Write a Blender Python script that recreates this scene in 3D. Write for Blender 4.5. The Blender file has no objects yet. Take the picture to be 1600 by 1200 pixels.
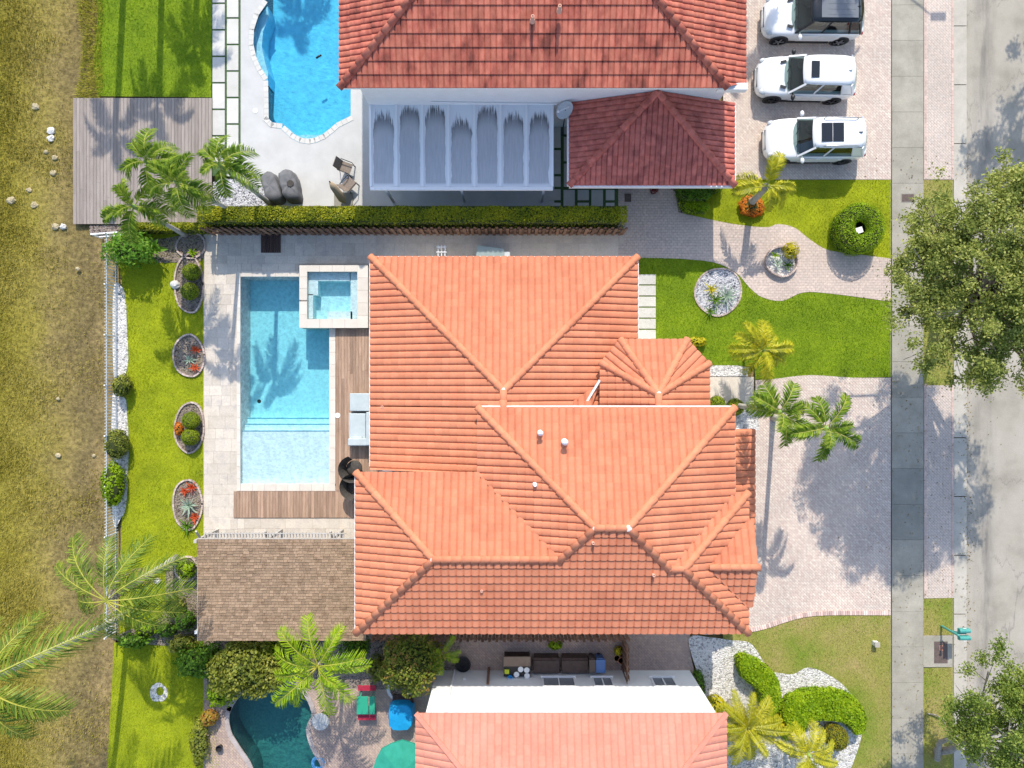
import bpy, bmesh, math, random
import numpy as np
from mathutils import Vector, Matrix
from mathutils.geometry import tessellate_polygon
random.seed(7); RNG = np.random.default_rng(7)
scene = bpy.context.scene
C = scene.collection
PI = math.pi
# ------------------------------------------------------------------ camera, sky, sun, exposure
CAM_H, PPM = 35.0, 32.0          # drone height in metres, pixels of the photograph per metre on the ground
cd = bpy.data.cameras.new("camera"); cam = bpy.data.objects.new("camera", cd); C.objects.link(cam)
cam.location = (0, 0, CAM_H); cam.rotation_euler = (0, 0, 0)
cd.sensor_width = 36; cd.lens = 25.2; cd.clip_end = 2000
scene.camera = cam
SUN_EL, SUN_DRIFT = math.radians(42.5), -0.05
world = bpy.data.worlds.new("World"); scene.world = world; world.use_nodes = True
wn = world.node_tree.nodes; wl = world.node_tree.links
sky = wn.new("ShaderNodeTexSky"); sky.sky_type = 'NISHITA'; sky.sun_disc = False
sky.sun_elevation = SUN_EL; sky.sun_rotation = math.radians(-3)
bg = wn["Background"]; bg.inputs[1].default_value = 0.15
wl.new(sky.outputs[0], bg.inputs[0])
sd = bpy.data.lights.new("sun", 'SUN'); sd.energy = 2.5; sd.angle = math.radians(0.53); sd.color = (1.0, 0.93, 0.82)
sun = bpy.data.objects.new("sun", sd); C.objects.link(sun)
sun.rotation_euler = Vector((SUN_DRIFT, -1, -math.tan(SUN_EL))).to_track_quat('-Z', 'Y').to_euler()
scene.view_settings.view_transform = 'Standard'; scene.view_settings.look = 'None'
scene.view_settings.exposure = 0.98; scene.view_settings.gamma = 1; scene.view_settings.use_curve_mapping = False
scene.cycles.max_bounces = 6; scene.cycles.transparent_max_bounces = 12

# ------------------------------------------------------------------ coordinates read off the photograph
def W(px, py, h=0.0):
    k = (1 - h / CAM_H) / PPM
    return ((px - 800) * k, -(py - 600) * k)
def W3(px, py, h=0.0):
    x, y = W(px, py, h); return Vector((x, y, h))
def PL(pts, h=0.0): return [W(x, y, h) for x, y in pts]
def smooth(pts, n=5, closed=True):
    out = []; m = len(pts)
    rng = range(m) if closed else range(m - 1)
    for i in rng:
        if closed: p0, p1, p2, p3 = pts[i - 1], pts[i], pts[(i + 1) % m], pts[(i + 2) % m]
        else: p0, p1, p2, p3 = pts[max(i - 1, 0)], pts[i], pts[i + 1], pts[min(i + 2, m - 1)]
        for k in range(n):
            t = k / n
            out.append(tuple(0.5 * (2 * p1[a] + (p2[a] - p0[a]) * t + (2 * p0[a] - 5 * p1[a] + 4 * p2[a] - p3[a]) * t * t
                             + (3 * p1[a] - p0[a] - 3 * p2[a] + p3[a]) * t ** 3) for a in range(2)))
    if not closed: out.append(tuple(pts[-1]))
    return out
def ell(cx, cy, rx, ry, n=28, wob=0.0, seed=0):
    r = random.Random(seed); ph = [r.uniform(0, 6.28) for _ in range(3)]
    return [(cx + rx * (1 + wob * (math.sin(2 * a + ph[0]) + .6 * math.sin(3 * a + ph[1]) + .4 * math.sin(5 * a + ph[2]))) * math.cos(a),
             cy + ry * (1 + wob * (math.sin(2 * a + ph[0]) + .6 * math.sin(3 * a + ph[1]) + .4 * math.sin(5 * a + ph[2]))) * math.sin(a))
            for a in [2 * PI * i / n for i in range(n)]]
def inside(P, poly):
    x, y = P[:, 0], P[:, 1]; res = np.zeros(len(P), bool); n = len(poly)
    for i in range(n):
        x1, y1 = poly[i]; x2, y2 = poly[(i + 1) % n]
        if y1 == y2: continue
        c = ((y1 > y) != (y2 > y)) & (x < (x2 - x1) * (y - y1) / (y2 - y1) + x1)
        res ^= c
    return res

# ------------------------------------------------------------------ materials
MATS = {}
def M(name, cols, scale=2.0, detail=5, rough=.8, bump=0, bscale=40, spec=.25, island=0, fine=0, fscale=30, metal=0, transl=0, coat=0, stretch=None, lo=.33, hi=.67):
    if name in MATS: return MATS[name]
    m = bpy.data.materials.new(name); m.use_nodes = True; MATS[name] = m
    nt = m.node_tree; N = nt.nodes; Lk = nt.links; b = N["Principled BSDF"]
    g = N.new("ShaderNodeNewGeometry"); pos = g.outputs["Position"]
    if stretch:
        mp = N.new("ShaderNodeVectorMath"); mp.operation = 'MULTIPLY'; mp.inputs[1].default_value = stretch
        Lk.new(pos, mp.inputs[0]); pos = mp.outputs[0]
    if len(cols) > 1:
        n = N.new("ShaderNodeTexNoise"); n.inputs["Scale"].default_value = scale; n.inputs["Detail"].default_value = detail
        n.inputs["Roughness"].default_value = .62; Lk.new(pos, n.inputs["Vector"])
        r = N.new("ShaderNodeValToRGB"); Lk.new(n.outputs[0], r.inputs[0])
        while len(r.color_ramp.elements) < len(cols): r.color_ramp.elements.new(.5)
        for i, c in enumerate(cols):
            e = r.color_ramp.elements[i]; e.position = lo + (hi - lo) * i / (len(cols) - 1); e.color = (*c, 1)
        col = r.outputs[0]
    else:
        rg = N.new("ShaderNodeRGB"); rg.outputs[0].default_value = (*cols[0], 1); col = rg.outputs[0]
    def scaleby(col, val, amp, lo=0., hi=1.):
        mr = N.new("ShaderNodeMapRange"); mr.inputs[1].default_value = lo; mr.inputs[2].default_value = hi
        mr.inputs[3].default_value = 1 - amp; mr.inputs[4].default_value = 1 + amp; Lk.new(val, mr.inputs[0])
        v = N.new("ShaderNodeVectorMath"); v.operation = 'SCALE'; Lk.new(col, v.inputs[0]); Lk.new(mr.outputs[0], v.inputs[3]); return v.outputs[0]
    if fine:
        n2 = N.new("ShaderNodeTexNoise"); n2.inputs["Scale"].default_value = fscale; n2.inputs["Detail"].default_value = 3
        Lk.new(pos, n2.inputs["Vector"]); col = scaleby(col, n2.outputs[0], fine, .25, .75)
    if island:
        oi = N.new("ShaderNodeObjectInfo"); ad = N.new("ShaderNodeMath"); ad.operation = 'ADD'
        Lk.new(g.outputs["Random Per Island"], ad.inputs[0]); Lk.new(oi.outputs["Random"], ad.inputs[1])
        fr = N.new("ShaderNodeMath"); fr.operation = 'FRACT'; Lk.new(ad.outputs[0], fr.inputs[0])
        col = scaleby(col, fr.outputs[0], island)
    Lk.new(col, b.inputs["Base Color"]); b.inputs["Roughness"].default_value = rough
    b.inputs["Specular IOR Level"].default_value = spec; b.inputs["Metallic"].default_value = metal
    if coat: b.inputs["Coat Weight"].default_value = coat; b.inputs["Coat Roughness"].default_value = .05
    if bump:
        n3 = N.new("ShaderNodeTexNoise"); n3.inputs["Scale"].default_value = bscale; n3.inputs["Detail"].default_value = 4
        Lk.new(pos, n3.inputs["Vector"]); bp = N.new("ShaderNodeBump"); bp.inputs["Strength"].default_value = bump; bp.inputs["Distance"].default_value = .03
        Lk.new(n3.outputs[0], bp.inputs["Height"]); Lk.new(bp.outputs[0], b.inputs["Normal"])
    if transl:
        t = N.new("ShaderNodeBsdfTranslucent"); Lk.new(col, t.inputs[0]); mx = N.new("ShaderNodeMixShader"); mx.inputs[0].default_value = transl
        Lk.new(b.outputs[0], mx.inputs[1]); Lk.new(t.outputs[0], mx.inputs[2]); Lk.new(mx.outputs[0], N["Material Output"].inputs[0])
    return m
def LEAF(name, cols, island=.35, transl=.3, rough=.55, scale=1.2, spec=.2, mottle=.4):
    """leaf material: colour drawn per leaf from a ramp"""
    if name in MATS: return MATS[name]
    m = M(name, [cols[0]], rough=rough, transl=transl, spec=spec); nt = m.node_tree; N = nt.nodes; Lk = nt.links
    g = N.new("ShaderNodeNewGeometry"); oi = N.new("ShaderNodeObjectInfo")
    nz = N.new("ShaderNodeTexNoise"); nz.inputs["Scale"].default_value = scale; nz.inputs["Detail"].default_value = 5; Lk.new(g.outputs["Position"], nz.inputs["Vector"])
    mr = N.new("ShaderNodeMapRange"); mr.inputs[1].default_value = .3; mr.inputs[2].default_value = .7; Lk.new(nz.outputs[0], mr.inputs[0])
    mx = N.new("ShaderNodeMath"); mx.operation = 'MULTIPLY_ADD'; mx.inputs[1].default_value = 1 - mottle; Lk.new(g.outputs["Random Per Island"], mx.inputs[0])
    m4 = N.new("ShaderNodeMath"); m4.operation = 'MULTIPLY'; m4.inputs[1].default_value = mottle; Lk.new(mr.outputs[0], m4.inputs[0]); Lk.new(m4.outputs[0], mx.inputs[2])
    r = N.new("ShaderNodeValToRGB"); Lk.new(mx.outputs[0], r.inputs[0])
    while len(r.color_ramp.elements) < len(cols): r.color_ramp.elements.new(.5)
    for i, c in enumerate(cols):
        e = r.color_ramp.elements[i]; e.position = .08 + .84 * i / (len(cols) - 1); e.color = (*c, 1)
    for n in list(N):
        if n.type in ('BSDF_PRINCIPLED', 'BSDF_TRANSLUCENT'): Lk.new(r.outputs[0], n.inputs[0])
    return m
def PAVER(name, c1, c2, mortar, w=.2, h=.1, rot=45, ms=.007, tint=((.9, .9, .9), (1.1, 1.1, 1.1)), tscale=.35):
    m = M(name, [c1], rough=.85, spec=.2); nt = m.node_tree; N = nt.nodes; Lk = nt.links; b = N["Principled BSDF"]
    g = N.new("ShaderNodeNewGeometry"); mp = N.new("ShaderNodeMapping"); mp.inputs["Rotation"].default_value = (0, 0, math.radians(rot)); Lk.new(g.outputs["Position"], mp.inputs[0])
    br = N.new("ShaderNodeTexBrick"); Lk.new(mp.outputs[0], br.inputs[0]); br.inputs["Scale"].default_value = 1
    br.inputs["Brick Width"].default_value = w; br.inputs["Row Height"].default_value = h; br.inputs["Mortar Size"].default_value = ms; br.inputs["Bias"].default_value = 0
    br.inputs[1].default_value = (*c1, 1); br.inputs[2].default_value = (*c2, 1); br.inputs[3].default_value = (*mortar, 1)
    nz = N.new("ShaderNodeTexNoise"); nz.inputs["Scale"].default_value = tscale; nz.inputs["Detail"].default_value = 6; nz.inputs["Roughness"].default_value = .65; Lk.new(g.outputs["Position"], nz.inputs["Vector"])
    r = N.new("ShaderNodeValToRGB"); r.color_ramp.elements[0].position = .35; r.color_ramp.elements[1].position = .65
    r.color_ramp.elements[0].color = (*tint[0], 1); r.color_ramp.elements[1].color = (*tint[1], 1); Lk.new(nz.outputs[0], r.inputs[0])
    mu = N.new("ShaderNodeVectorMath"); mu.operation = 'MULTIPLY'; Lk.new(br.outputs[0], mu.inputs[0]); Lk.new(r.outputs[0], mu.inputs[1])
    n2 = N.new("ShaderNodeTexNoise"); n2.inputs["Scale"].default_value = 9; n2.inputs["Detail"].default_value = 5; Lk.new(g.outputs["Position"], n2.inputs["Vector"])
    mr = N.new("ShaderNodeMapRange"); mr.inputs[1].default_value = .3; mr.inputs[2].default_value = .7; mr.inputs[3].default_value = .84; mr.inputs[4].default_value = 1.14; Lk.new(n2.outputs[0], mr.inputs[0])
    m2 = N.new("ShaderNodeVectorMath"); m2.operation = 'SCALE'; Lk.new(mu.outputs[0], m2.inputs[0]); Lk.new(mr.outputs[0], m2.inputs[3])
    Lk.new(m2.outputs[0], b.inputs["Base Color"])
    bp = N.new("ShaderNodeBump"); bp.inputs["Strength"].default_value = .5; bp.inputs["Distance"].default_value = .01; bp.invert = True
    Lk.new(br.outputs[1], bp.inputs["Height"]); Lk.new(bp.outputs[0], b.inputs["Normal"])
    return m
def PEBBLE(name, c1, c2, dark, scale=22):
    m = M(name, [c1], rough=.8); nt = m.node_tree; N = nt.nodes; Lk = nt.links; b = N["Principled BSDF"]
    g = N.new("ShaderNodeNewGeometry"); v = N.new("ShaderNodeTexVoronoi"); v.inputs["Scale"].default_value = scale; Lk.new(g.outputs["Position"], v.inputs["Vector"])
    r = N.new("ShaderNodeValToRGB"); s = N.new("ShaderNodeSeparateColor"); Lk.new(v.outputs["Color"], s.inputs[0]); Lk.new(s.outputs[0], r.inputs[0])
    r.color_ramp.elements.new(.5)
    for e, c, p in zip(r.color_ramp.elements, (dark, c2, c1), (.05, .3, .7)): e.color = (*c, 1); e.position = p
    Lk.new(r.outputs[0], b.inputs["Base Color"])
    bp = N.new("ShaderNodeBump"); bp.inputs["Strength"].default_value = 1; bp.inputs["Distance"].default_value = .04; bp.invert = True
    Lk.new(v.outputs["Distance"], bp.inputs["Height"]); Lk.new(bp.outputs[0], b.inputs["Normal"])
    return m
def WATER(name, absorb, dens, gloss=.5, caustic_tint=.12, rs=9.0):
    m = bpy.data.materials.new(name); m.use_nodes = True; MATS[name] = m
    nt = m.node_tree; N = nt.nodes; Lk = nt.links; N.remove(N["Principled BSDF"]); out = N["Material Output"]
    g = N.new("ShaderNodeNewGeometry"); nz = N.new("ShaderNodeTexNoise"); nz.inputs["Scale"].default_value = rs; nz.inputs["Detail"].default_value = 3; Lk.new(g.outputs["Position"], nz.inputs["Vector"])
    bp = N.new("ShaderNodeBump"); bp.inputs["Strength"].default_value = .35; bp.inputs["Distance"].default_value = .02; Lk.new(nz.outputs[0], bp.inputs["Height"])
    vo = N.new("ShaderNodeTexVoronoi"); vo.feature = 'SMOOTH_F1'; vo.inputs["Scale"].default_value = rs * .55
    ds = N.new("ShaderNodeVectorMath"); ds.operation = 'MULTIPLY_ADD'; ds.inputs[1].default_value = (.25, .25, .25); Lk.new(nz.outputs["Color"], ds.inputs[0]); Lk.new(g.outputs["Position"], ds.inputs[2]); Lk.new(ds.outputs[0], vo.inputs["Vector"])
    mr = N.new("ShaderNodeMapRange"); mr.inputs[1].default_value = .15; mr.inputs[2].default_value = .65; mr.inputs[3].default_value = 1 - caustic_tint; mr.inputs[4].default_value = 1.0; Lk.new(vo.outputs["Distance"], mr.inputs[0])  # sunlight focused by ripples is imitated in the water's transmission colour
    t = N.new("ShaderNodeBsdfTransparent"); cb = N.new("ShaderNodeCombineColor")
    for i in range(3): Lk.new(mr.outputs[0], cb.inputs[i])
    Lk.new(cb.outputs[0], t.inputs[0])
    gl = N.new("ShaderNodeBsdfGlossy"); gl.inputs["Roughness"].default_value = .06; Lk.new(bp.outputs[0], gl.inputs["Normal"])
    fr = N.new("ShaderNodeFresnel"); fr.inputs[0].default_value = 1.33; Lk.new(bp.outputs[0], fr.inputs["Normal"])
    fm = N.new("ShaderNodeMath"); fm.operation = 'MULTIPLY'; fm.inputs[1].default_value = gloss * 2; Lk.new(fr.outputs[0], fm.inputs[0])
    mx = N.new("ShaderNodeMixShader"); Lk.new(fm.outputs[0], mx.inputs[0]); Lk.new(t.outputs[0], mx.inputs[1]); Lk.new(gl.outputs[0], mx.inputs[2]); Lk.new(mx.outputs[0], out.inputs[0])
    va = N.new("ShaderNodeVolumeAbsorption"); va.inputs[0].default_value = (*absorb, 1); va.inputs[1].default_value = dens; Lk.new(va.outputs[0], out.inputs["Volume"])
    return m
def GLASS(name, tint=(.3, .36, .36), f=.12):
    m = bpy.data.materials.new(name); m.use_nodes = True; MATS[name] = m
    N = m.node_tree.nodes; Lk = m.node_tree.links; N.remove(N["Principled BSDF"])
    t = N.new("ShaderNodeBsdfTransparent"); t.inputs[0].default_value = (*tint, 1); g = N.new("ShaderNodeBsdfGlossy"); g.inputs["Roughness"].default_value = .03
    mx = N.new("ShaderNodeMixShader"); mx.inputs[0].default_value = f; Lk.new(t.outputs[0], mx.inputs[1]); Lk.new(g.outputs[0], mx.inputs[2]); Lk.new(mx.outputs[0], N["Material Output"].inputs[0])
    return m

# ------------------------------------------------------------------ mesh building
class MB:
    def __init__(s): s.v = []; s.f = []
    def add(s, vs, fs):
        o = len(s.v); s.v += [tuple(v) for v in vs]; s.f += [tuple(i + o for i in f) for f in fs]; return s
    def box(s, c, d, rz=0, M3=None):
        x, y, z = [a / 2 for a in d]; vs = [Vector((sx * x, sy * y, sz * z)) for sx in (-1, 1) for sy in (-1, 1) for sz in (-1, 1)]
        R = M3 if M3 is not None else Matrix.Rotation(rz, 3, 'Z'); c = Vector(c)
        return s.add([R @ v + c for v in vs], [(0, 1, 3, 2), (4, 6, 7, 5), (0, 4, 5, 1), (2, 3, 7, 6), (0, 2, 6, 4), (1, 5, 7, 3)])
    def bar(s, a, b, w, h):
        a, b = Vector(a), Vector(b); d = b - a; q = d.to_track_quat('X', 'Z').to_matrix()
        return s.box((a + b) / 2, (d.length, w, h), M3=q)
    def tube(s, pts, r, n=8, cap=True):
        pts = [Vector(p) for p in pts]; m = len(pts); rs = r if isinstance(r, (list, tuple)) else [r] * m; vs = []; fs = []
        for i, p in enumerate(pts):
            t = (pts[min(i + 1, m - 1)] - pts[max(i - 1, 0)]).normalized(); up = Vector((0, 0, 1)) if abs(t.z) < .95 else Vector((1, 0, 0))
            a = t.cross(up).normalized(); b = a.cross(t)
            for k in range(n): th = 2 * PI * k / n; vs.append(p + (a * math.cos(th) + b * math.sin(th)) * rs[i])
        for i in range(m - 1):
            for k in range(n): fs.append((i * n + k, i * n + (k + 1) % n, (i + 1) * n + (k + 1) % n, (i + 1) * n + k))
        if cap: fs.append(tuple(range(n - 1, -1, -1))); fs.append(tuple((m - 1) * n + k for k in range(n)))
        return s.add(vs, fs)
    def lathe(s, prof, c=(0, 0, 0), n=20, axis='Z'):
        vs = []; fs = []; m = len(prof); c = Vector(c)
        for r, z in prof:
            for k in range(n):
                th = 2 * PI * k / n; v = (r * math.cos(th), r * math.sin(th), z)
                if axis == 'Y': v = (v[0], v[2], v[1])
                vs.append(Vector(v) + c)
        for i in range(m - 1):
            for k in range(n): fs.append((i * n + k, i * n + (k + 1) % n, (i + 1) * n + (k + 1) % n, (i + 1) * n + k))
        fs.append(tuple(range(n))); fs.append(tuple((m - 1) * n + k for k in range(n)))
        return s.add(vs, fs)
    def ball(s, c, r, nu=14, nv=8, wob=0, seed=0):
        rr = random.Random(seed); r = r if isinstance(r, (tuple, list)) else (r, r, r); vs = []; fs = []
        for j in range(nv + 1):
            ph = PI * j / nv
            for i in range(nu):
                th = 2 * PI * i / nu; k = 1 + (rr.uniform(-wob, wob) if 0 < j < nv else 0)
                vs.append((c[0] + r[0] * k * math.sin(ph) * math.cos(th), c[1] + r[1] * k * math.sin(ph) * math.sin(th), c[2] + r[2] * k * math.cos(ph)))
        for j in range(nv):
            for i in range(nu): fs.append((j * nu + i, (j + 1) * nu + i, (j + 1) * nu + (i + 1) % nu, j * nu + (i + 1) % nu))
        return s.add(vs, fs)
    def prism(s, poly, z0, z1, top=True, bottom=True, holes=()):
        for ring in [poly, *holes]:
            n = len(ring); o = [(x, y, z0) for x, y in ring] + [(x, y, z1) for x, y in ring]
            s.add(o, [(i, (i + 1) % n, n + (i + 1) % n, n + i) for i in range(n)])
        if top: s.sheet(poly, z1, holes)
        if bottom: s.sheet(poly, z0, holes)
        return s
    def sheet(s, poly, z, holes=()):
        rings = [[Vector((x, y, 0)) for x, y in r] for r in [poly, *holes]]; vs = [v for r in rings for v in r]
        fs = []
        for t in tessellate_polygon(rings):
            a, b, c = (vs[i] for i in t)
            fs.append(t if (b - a).cross(c - a).z > 0 else (t[0], t[2], t[1]))
        return s.add([(v.x, v.y, z) for v in vs], fs)
    def mesh(s, name, smooth_=False):
        me = bpy.data.meshes.new(name); me.from_pydata(s.v, [], s.f)
        if smooth_: me.polygons.foreach_set("use_smooth", [True] * len(me.polygons))
        me.update(); return me
def npmesh(name, V, F, mat):
    me = bpy.data.meshes.new(name); V = np.asarray(V, np.float32); F = np.asarray(F, np.int32); k = F.shape[1]
    me.vertices.add(len(V)); me.vertices.foreach_set("co", V.ravel()); me.loops.add(F.size); me.loops.foreach_set("vertex_index", F.ravel())
    me.polygons.add(len(F)); me.polygons.foreach_set("loop_start", np.arange(0, F.size, k, dtype=np.int32)); me.polygons.foreach_set("loop_total", np.full(len(F), k, np.int32))
    me.update(calc_edges=True); me.materials.append(mat); return me
def setp(o, label=None, cat=None, group=None, kind=None):
    for k, v in (('label', label), ('category', cat), ('group', group), ('kind', kind)):
        if v: o[k] = v
    return o
def link(name, me, mat=None, parent=None, loc=None, local=False, **kw):
    o = bpy.data.objects.new(name, me); C.objects.link(o)
    if mat is not None and not me.materials: me.materials.append(mat)
    if parent is not None:
        o.parent = parent; p = world_loc(parent)
        if loc is not None: o.location = Vector(loc) if local else Vector(loc) - p
        elif not local: o.location = -p
    elif loc is not None: o.location = loc
    return setp(o, **kw)
def world_loc(o):
    v = Vector((0, 0, 0))
    while o is not None: v = v + o.location; o = o.parent
    return v
def part(name, mb, mat, parent=None, smooth_=False, local=False, **kw): return link(name, mb.mesh(name, smooth_), mat, parent, None, local, **kw)
def thing(name, label, cat, loc=(0, 0, 0), rz=0, group=None):
    o = bpy.data.objects.new(name, None); C.objects.link(o); o.location = loc; o.rotation_euler = (0, 0, rz); o.empty_display_size = .2
    return setp(o, label, cat, group)
def sthing(name):
    o = thing(name, None, None); o['kind'] = 'structure'; return o
def struct(name, mb, mat, parent=None, **kw):
    return part(name, mb, mat, parent, kind=None if parent else 'structure', **kw)
def copy_tree(o, parent=None, **kw):
    c = o.copy(); C.objects.link(c); c.parent = parent
    for ch in list(o.children): copy_tree(ch, c)
    return setp(c, **kw)
def bevel(o, w=.02, seg=2):
    m = o.modifiers.new("bevel", 'BEVEL'); m.width = w; m.segments = seg; m.limit_method = 'ANGLE'; return o
# leaves: little diamonds scattered over a surface or through a volume
def leaf_arrays(P, Nn, size, aspect=.55, jit=.6, rng=RNG):
    n = len(P); Nn = Nn + rng.normal(0, jit, (n, 3)); Nn /= np.linalg.norm(Nn, axis=1)[:, None] + 1e-9
    r = rng.normal(0, 1, (n, 3)); T = np.cross(Nn, r); T /= np.linalg.norm(T, axis=1)[:, None] + 1e-9; B = np.cross(Nn, T)
    s = (size * rng.uniform(.65, 1.35, n))[:, None]
    V = np.stack([P - T * s * .5, P + B * s * aspect * .5 + T * s * .05, P + T * s * .5, P - B * s * aspect * .5 + T * s * .05], 1).reshape(-1, 3)
    return V, np.arange(4 * n).reshape(-1, 4)
def leafmesh(name, P, Nn, size, mat, aspect=.55, jit=.6):
    V, F = leaf_arrays(P, Nn, size, aspect, jit); return npmesh(name, V, F, mat)
def shell(n, c, r, depth=.15, zmin=-1.0, wob=.08, seed=0):
    rg = np.random.default_rng(seed); d = rg.normal(0, 1, (int(n * 1.6), 3)); d /= np.linalg.norm(d, axis=1)[:, None]; d = d[d[:, 2] > zmin][:n]
    ph = rg.uniform(0, 6.28, 6)
    k = 1 + wob * (np.sin(5 * d[:, 0] + ph[0]) * np.sin(4 * d[:, 1] + ph[1]) + .6 * np.sin(9 * d[:, 0] + ph[2]) * np.sin(8 * d[:, 1] + ph[3]) + .5 * np.sin(7 * d[:, 2] + ph[4]))
    rad = k * (1 - depth * rg.random(len(d)) ** 1.5)
    return d * rad[:, None] * np.array(r) + np.array(c), d / np.array(r)
def blades(name, poly, dens, mat, hmin=.04, hmax=.08, wd=.016, holes=(), z=.0, mask=None, seed=1, lean=.8):
    rg = np.random.default_rng(seed); p = np.array(poly); lo, hi = p.min(0), p.max(0); n = int(dens * np.prod(hi - lo))
    Q = rg.uniform(lo, hi, (n, 2)); Q = Q[inside(Q, poly)]
    for h in holes: Q = Q[~inside(Q, h)]
    if mask is not None: Q = Q[mask(Q)]
    n = len(Q); a = rg.uniform(0, 2 * PI, n); l = rg.uniform(.2, lean, n); h = rg.uniform(hmin, hmax, n)
    Q = Q + rg.normal(0, .035, Q.shape); B = np.c_[Q, np.full(n, z)]; T = B + np.c_[np.cos(a) * l * h, np.sin(a) * l * h, h]; s = np.c_[-np.sin(a), np.cos(a), np.zeros(n)] * wd / 2
    V = np.stack([B - s, B + s, T], 1).reshape(-1, 3)
    return link(name, npmesh(name, V, np.arange(3 * n).reshape(-1, 3), mat), kind='stuff')
# ------------------------------------------------------------------ palette
m_ground = M("dry_ground", [(.16, .13, .05), (.30, .23, .10), (.21, .19, .045)], .35, 8, .95, .6, 14, fine=.3, fscale=18)
m_lawn_soil = M("lawn_soil", [(.19, .23, .008), (.31, .35, .010)], .8, 6, .95, .5, 30, fine=.25, fscale=22)
m_lawn_soil2 = M("deep_green_lawn_soil", [(.12, .19, .008), (.20, .28, .010)], .8, 6, .95, .5, 30, fine=.25, fscale=22)
m_patchy = M("patchy_lawn", [(.33, .265, .10), (.26, .25, .06), (.16, .22, .025)], .45, 7, .95, .5, 30, fine=.28, fscale=20)
m_grass = LEAF("grass_blade", [(.17, .23, .006), (.37, .44, .010), (.60, .62, .04)], transl=.25, scale=.7, spec=.05, mottle=.55)
m_grass2 = LEAF("deep_green_grass_blade", [(.08, .18, .006), (.20, .36, .010), (.42, .52, .025)], transl=.25, scale=.7, spec=.05, mottle=.5)
m_drygrass = LEAF("dry_grass_blade", [(.18, .17, .016), (.32, .275, .045), (.47, .40, .12)], transl=.2, scale=.3, spec=.1)
m_mixgrass = LEAF("tired_grass_blade", [(.48, .39, .15), (.32, .36, .05), (.17, .32, .02)], transl=.2, scale=.42, spec=.05, mottle=.72)
m_conc = M("sidewalk_concrete", [(.27, .25, .20), (.335, .31, .255), (.39, .36, .295)], .9, 8, .9, .15, 60, fine=.10, fscale=25, island=.07)
m_conc_dark = M("dark_concrete", [(.23, .22, .185), (.30, .285, .24)], .9, 8, .9, .15, 60, fine=.1, island=.05)
m_road = M("road_surface", [(.29, .262, .212), (.37, .335, .275), (.41, .37, .31)], .5, 9, .92, .2, 70, fine=.16, fscale=40)
def road_wear(m):
    """a tyre worn band along the lane, with blotches, and hairline cracks"""
    nt = m.node_tree; N = nt.nodes; L = nt.links; b = N["Principled BSDF"]; src = b.inputs[0].links[0].from_socket
    g = N.new("ShaderNodeNewGeometry"); sp = N.new("ShaderNodeSeparateXYZ"); L.new(g.outputs["Position"], sp.inputs[0])
    st = N.new("ShaderNodeVectorMath"); st.operation = 'MULTIPLY'; st.inputs[1].default_value = (1.6, .25, 1); L.new(g.outputs["Position"], st.inputs[0])
    nz = N.new("ShaderNodeTexNoise"); nz.inputs["Scale"].default_value = 1.3; nz.inputs["Detail"].default_value = 7; nz.inputs["Roughness"].default_value = .65; L.new(st.outputs[0], nz.inputs[0])
    a = N.new("ShaderNodeMath"); a.operation = 'SUBTRACT'; a.inputs[1].default_value = 23.15; L.new(sp.outputs[0], a.inputs[0])
    c = N.new("ShaderNodeMath"); c.operation = 'ABSOLUTE'; L.new(a.outputs[0], c.inputs[0])
    mr = N.new("ShaderNodeMapRange"); mr.inputs[1].default_value = .1; mr.inputs[2].default_value = .65; mr.inputs[3].default_value = 1; mr.inputs[4].default_value = 0; L.new(c.outputs[0], mr.inputs[0])
    m2 = N.new("ShaderNodeMapRange"); m2.inputs[1].default_value = .42; m2.inputs[2].default_value = .68; m2.inputs[3].default_value = .1; m2.inputs[4].default_value = .75; L.new(nz.outputs[0], m2.inputs[0])
    w = N.new("ShaderNodeMath"); w.operation = 'MULTIPLY'; L.new(mr.outputs[0], w.inputs[0]); L.new(m2.outputs[0], w.inputs[1])
    vo = N.new("ShaderNodeTexVoronoi"); vo.feature = 'DISTANCE_TO_EDGE'; vo.inputs["Scale"].default_value = .22
    wn_ = N.new("ShaderNodeVectorMath"); wn_.operation = 'MULTIPLY_ADD'; wn_.inputs[1].default_value = (2.2, 2.2, 0); L.new(nz.outputs["Color"], wn_.inputs[0]); L.new(g.outputs["Position"], wn_.inputs[2]); L.new(wn_.outputs[0], vo.inputs["Vector"])
    cr = N.new("ShaderNodeMapRange"); cr.inputs[1].default_value = .0; cr.inputs[2].default_value = .010; cr.inputs[3].default_value = .5; cr.inputs[4].default_value = 0; L.new(vo.outputs["Distance"], cr.inputs[0])
    mx = N.new("ShaderNodeMath"); mx.operation = 'MAXIMUM'; L.new(w.outputs[0], mx.inputs[0]); L.new(cr.outputs[0], mx.inputs[1])
    mix = N.new("ShaderNodeMix"); mix.data_type = 'RGBA'; L.new(mx.outputs[0], mix.inputs[0]); L.new(src, mix.inputs[6]); mix.inputs[7].default_value = (.13, .12, .11, 1); L.new(mix.outputs[2], b.inputs[0])
road_wear(m_road)
m_gutter = M("gutter_concrete", [(.40, .37, .31), (.50, .46, .39)], 1.2, 7, .9, .1, 60, fine=.1)
m_pav = PAVER("driveway_paver", (.66, .58, .495), (.57, .46, .395), (.37, .31, .265), tint=((.86, .85, .86), (1.07, 1.04, 1.02)))
m_pav_pink = PAVER("pink_paver", (.58, .47, .40), (.50, .42, .36), (.42, .33, .28), rot=0, w=.19, h=.13, ms=.010)
m_pav_apron = PAVER("apron_paver", (.56, .46, .39), (.52, .45, .39), (.36, .29, .25))
m_pav_mauve = PAVER("patio_paver", (.50, .38, .30), (.40, .31, .27), (.27, .21, .19), tint=((.75, .75, .78), (1.1, 1.06, 1.0)))
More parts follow.
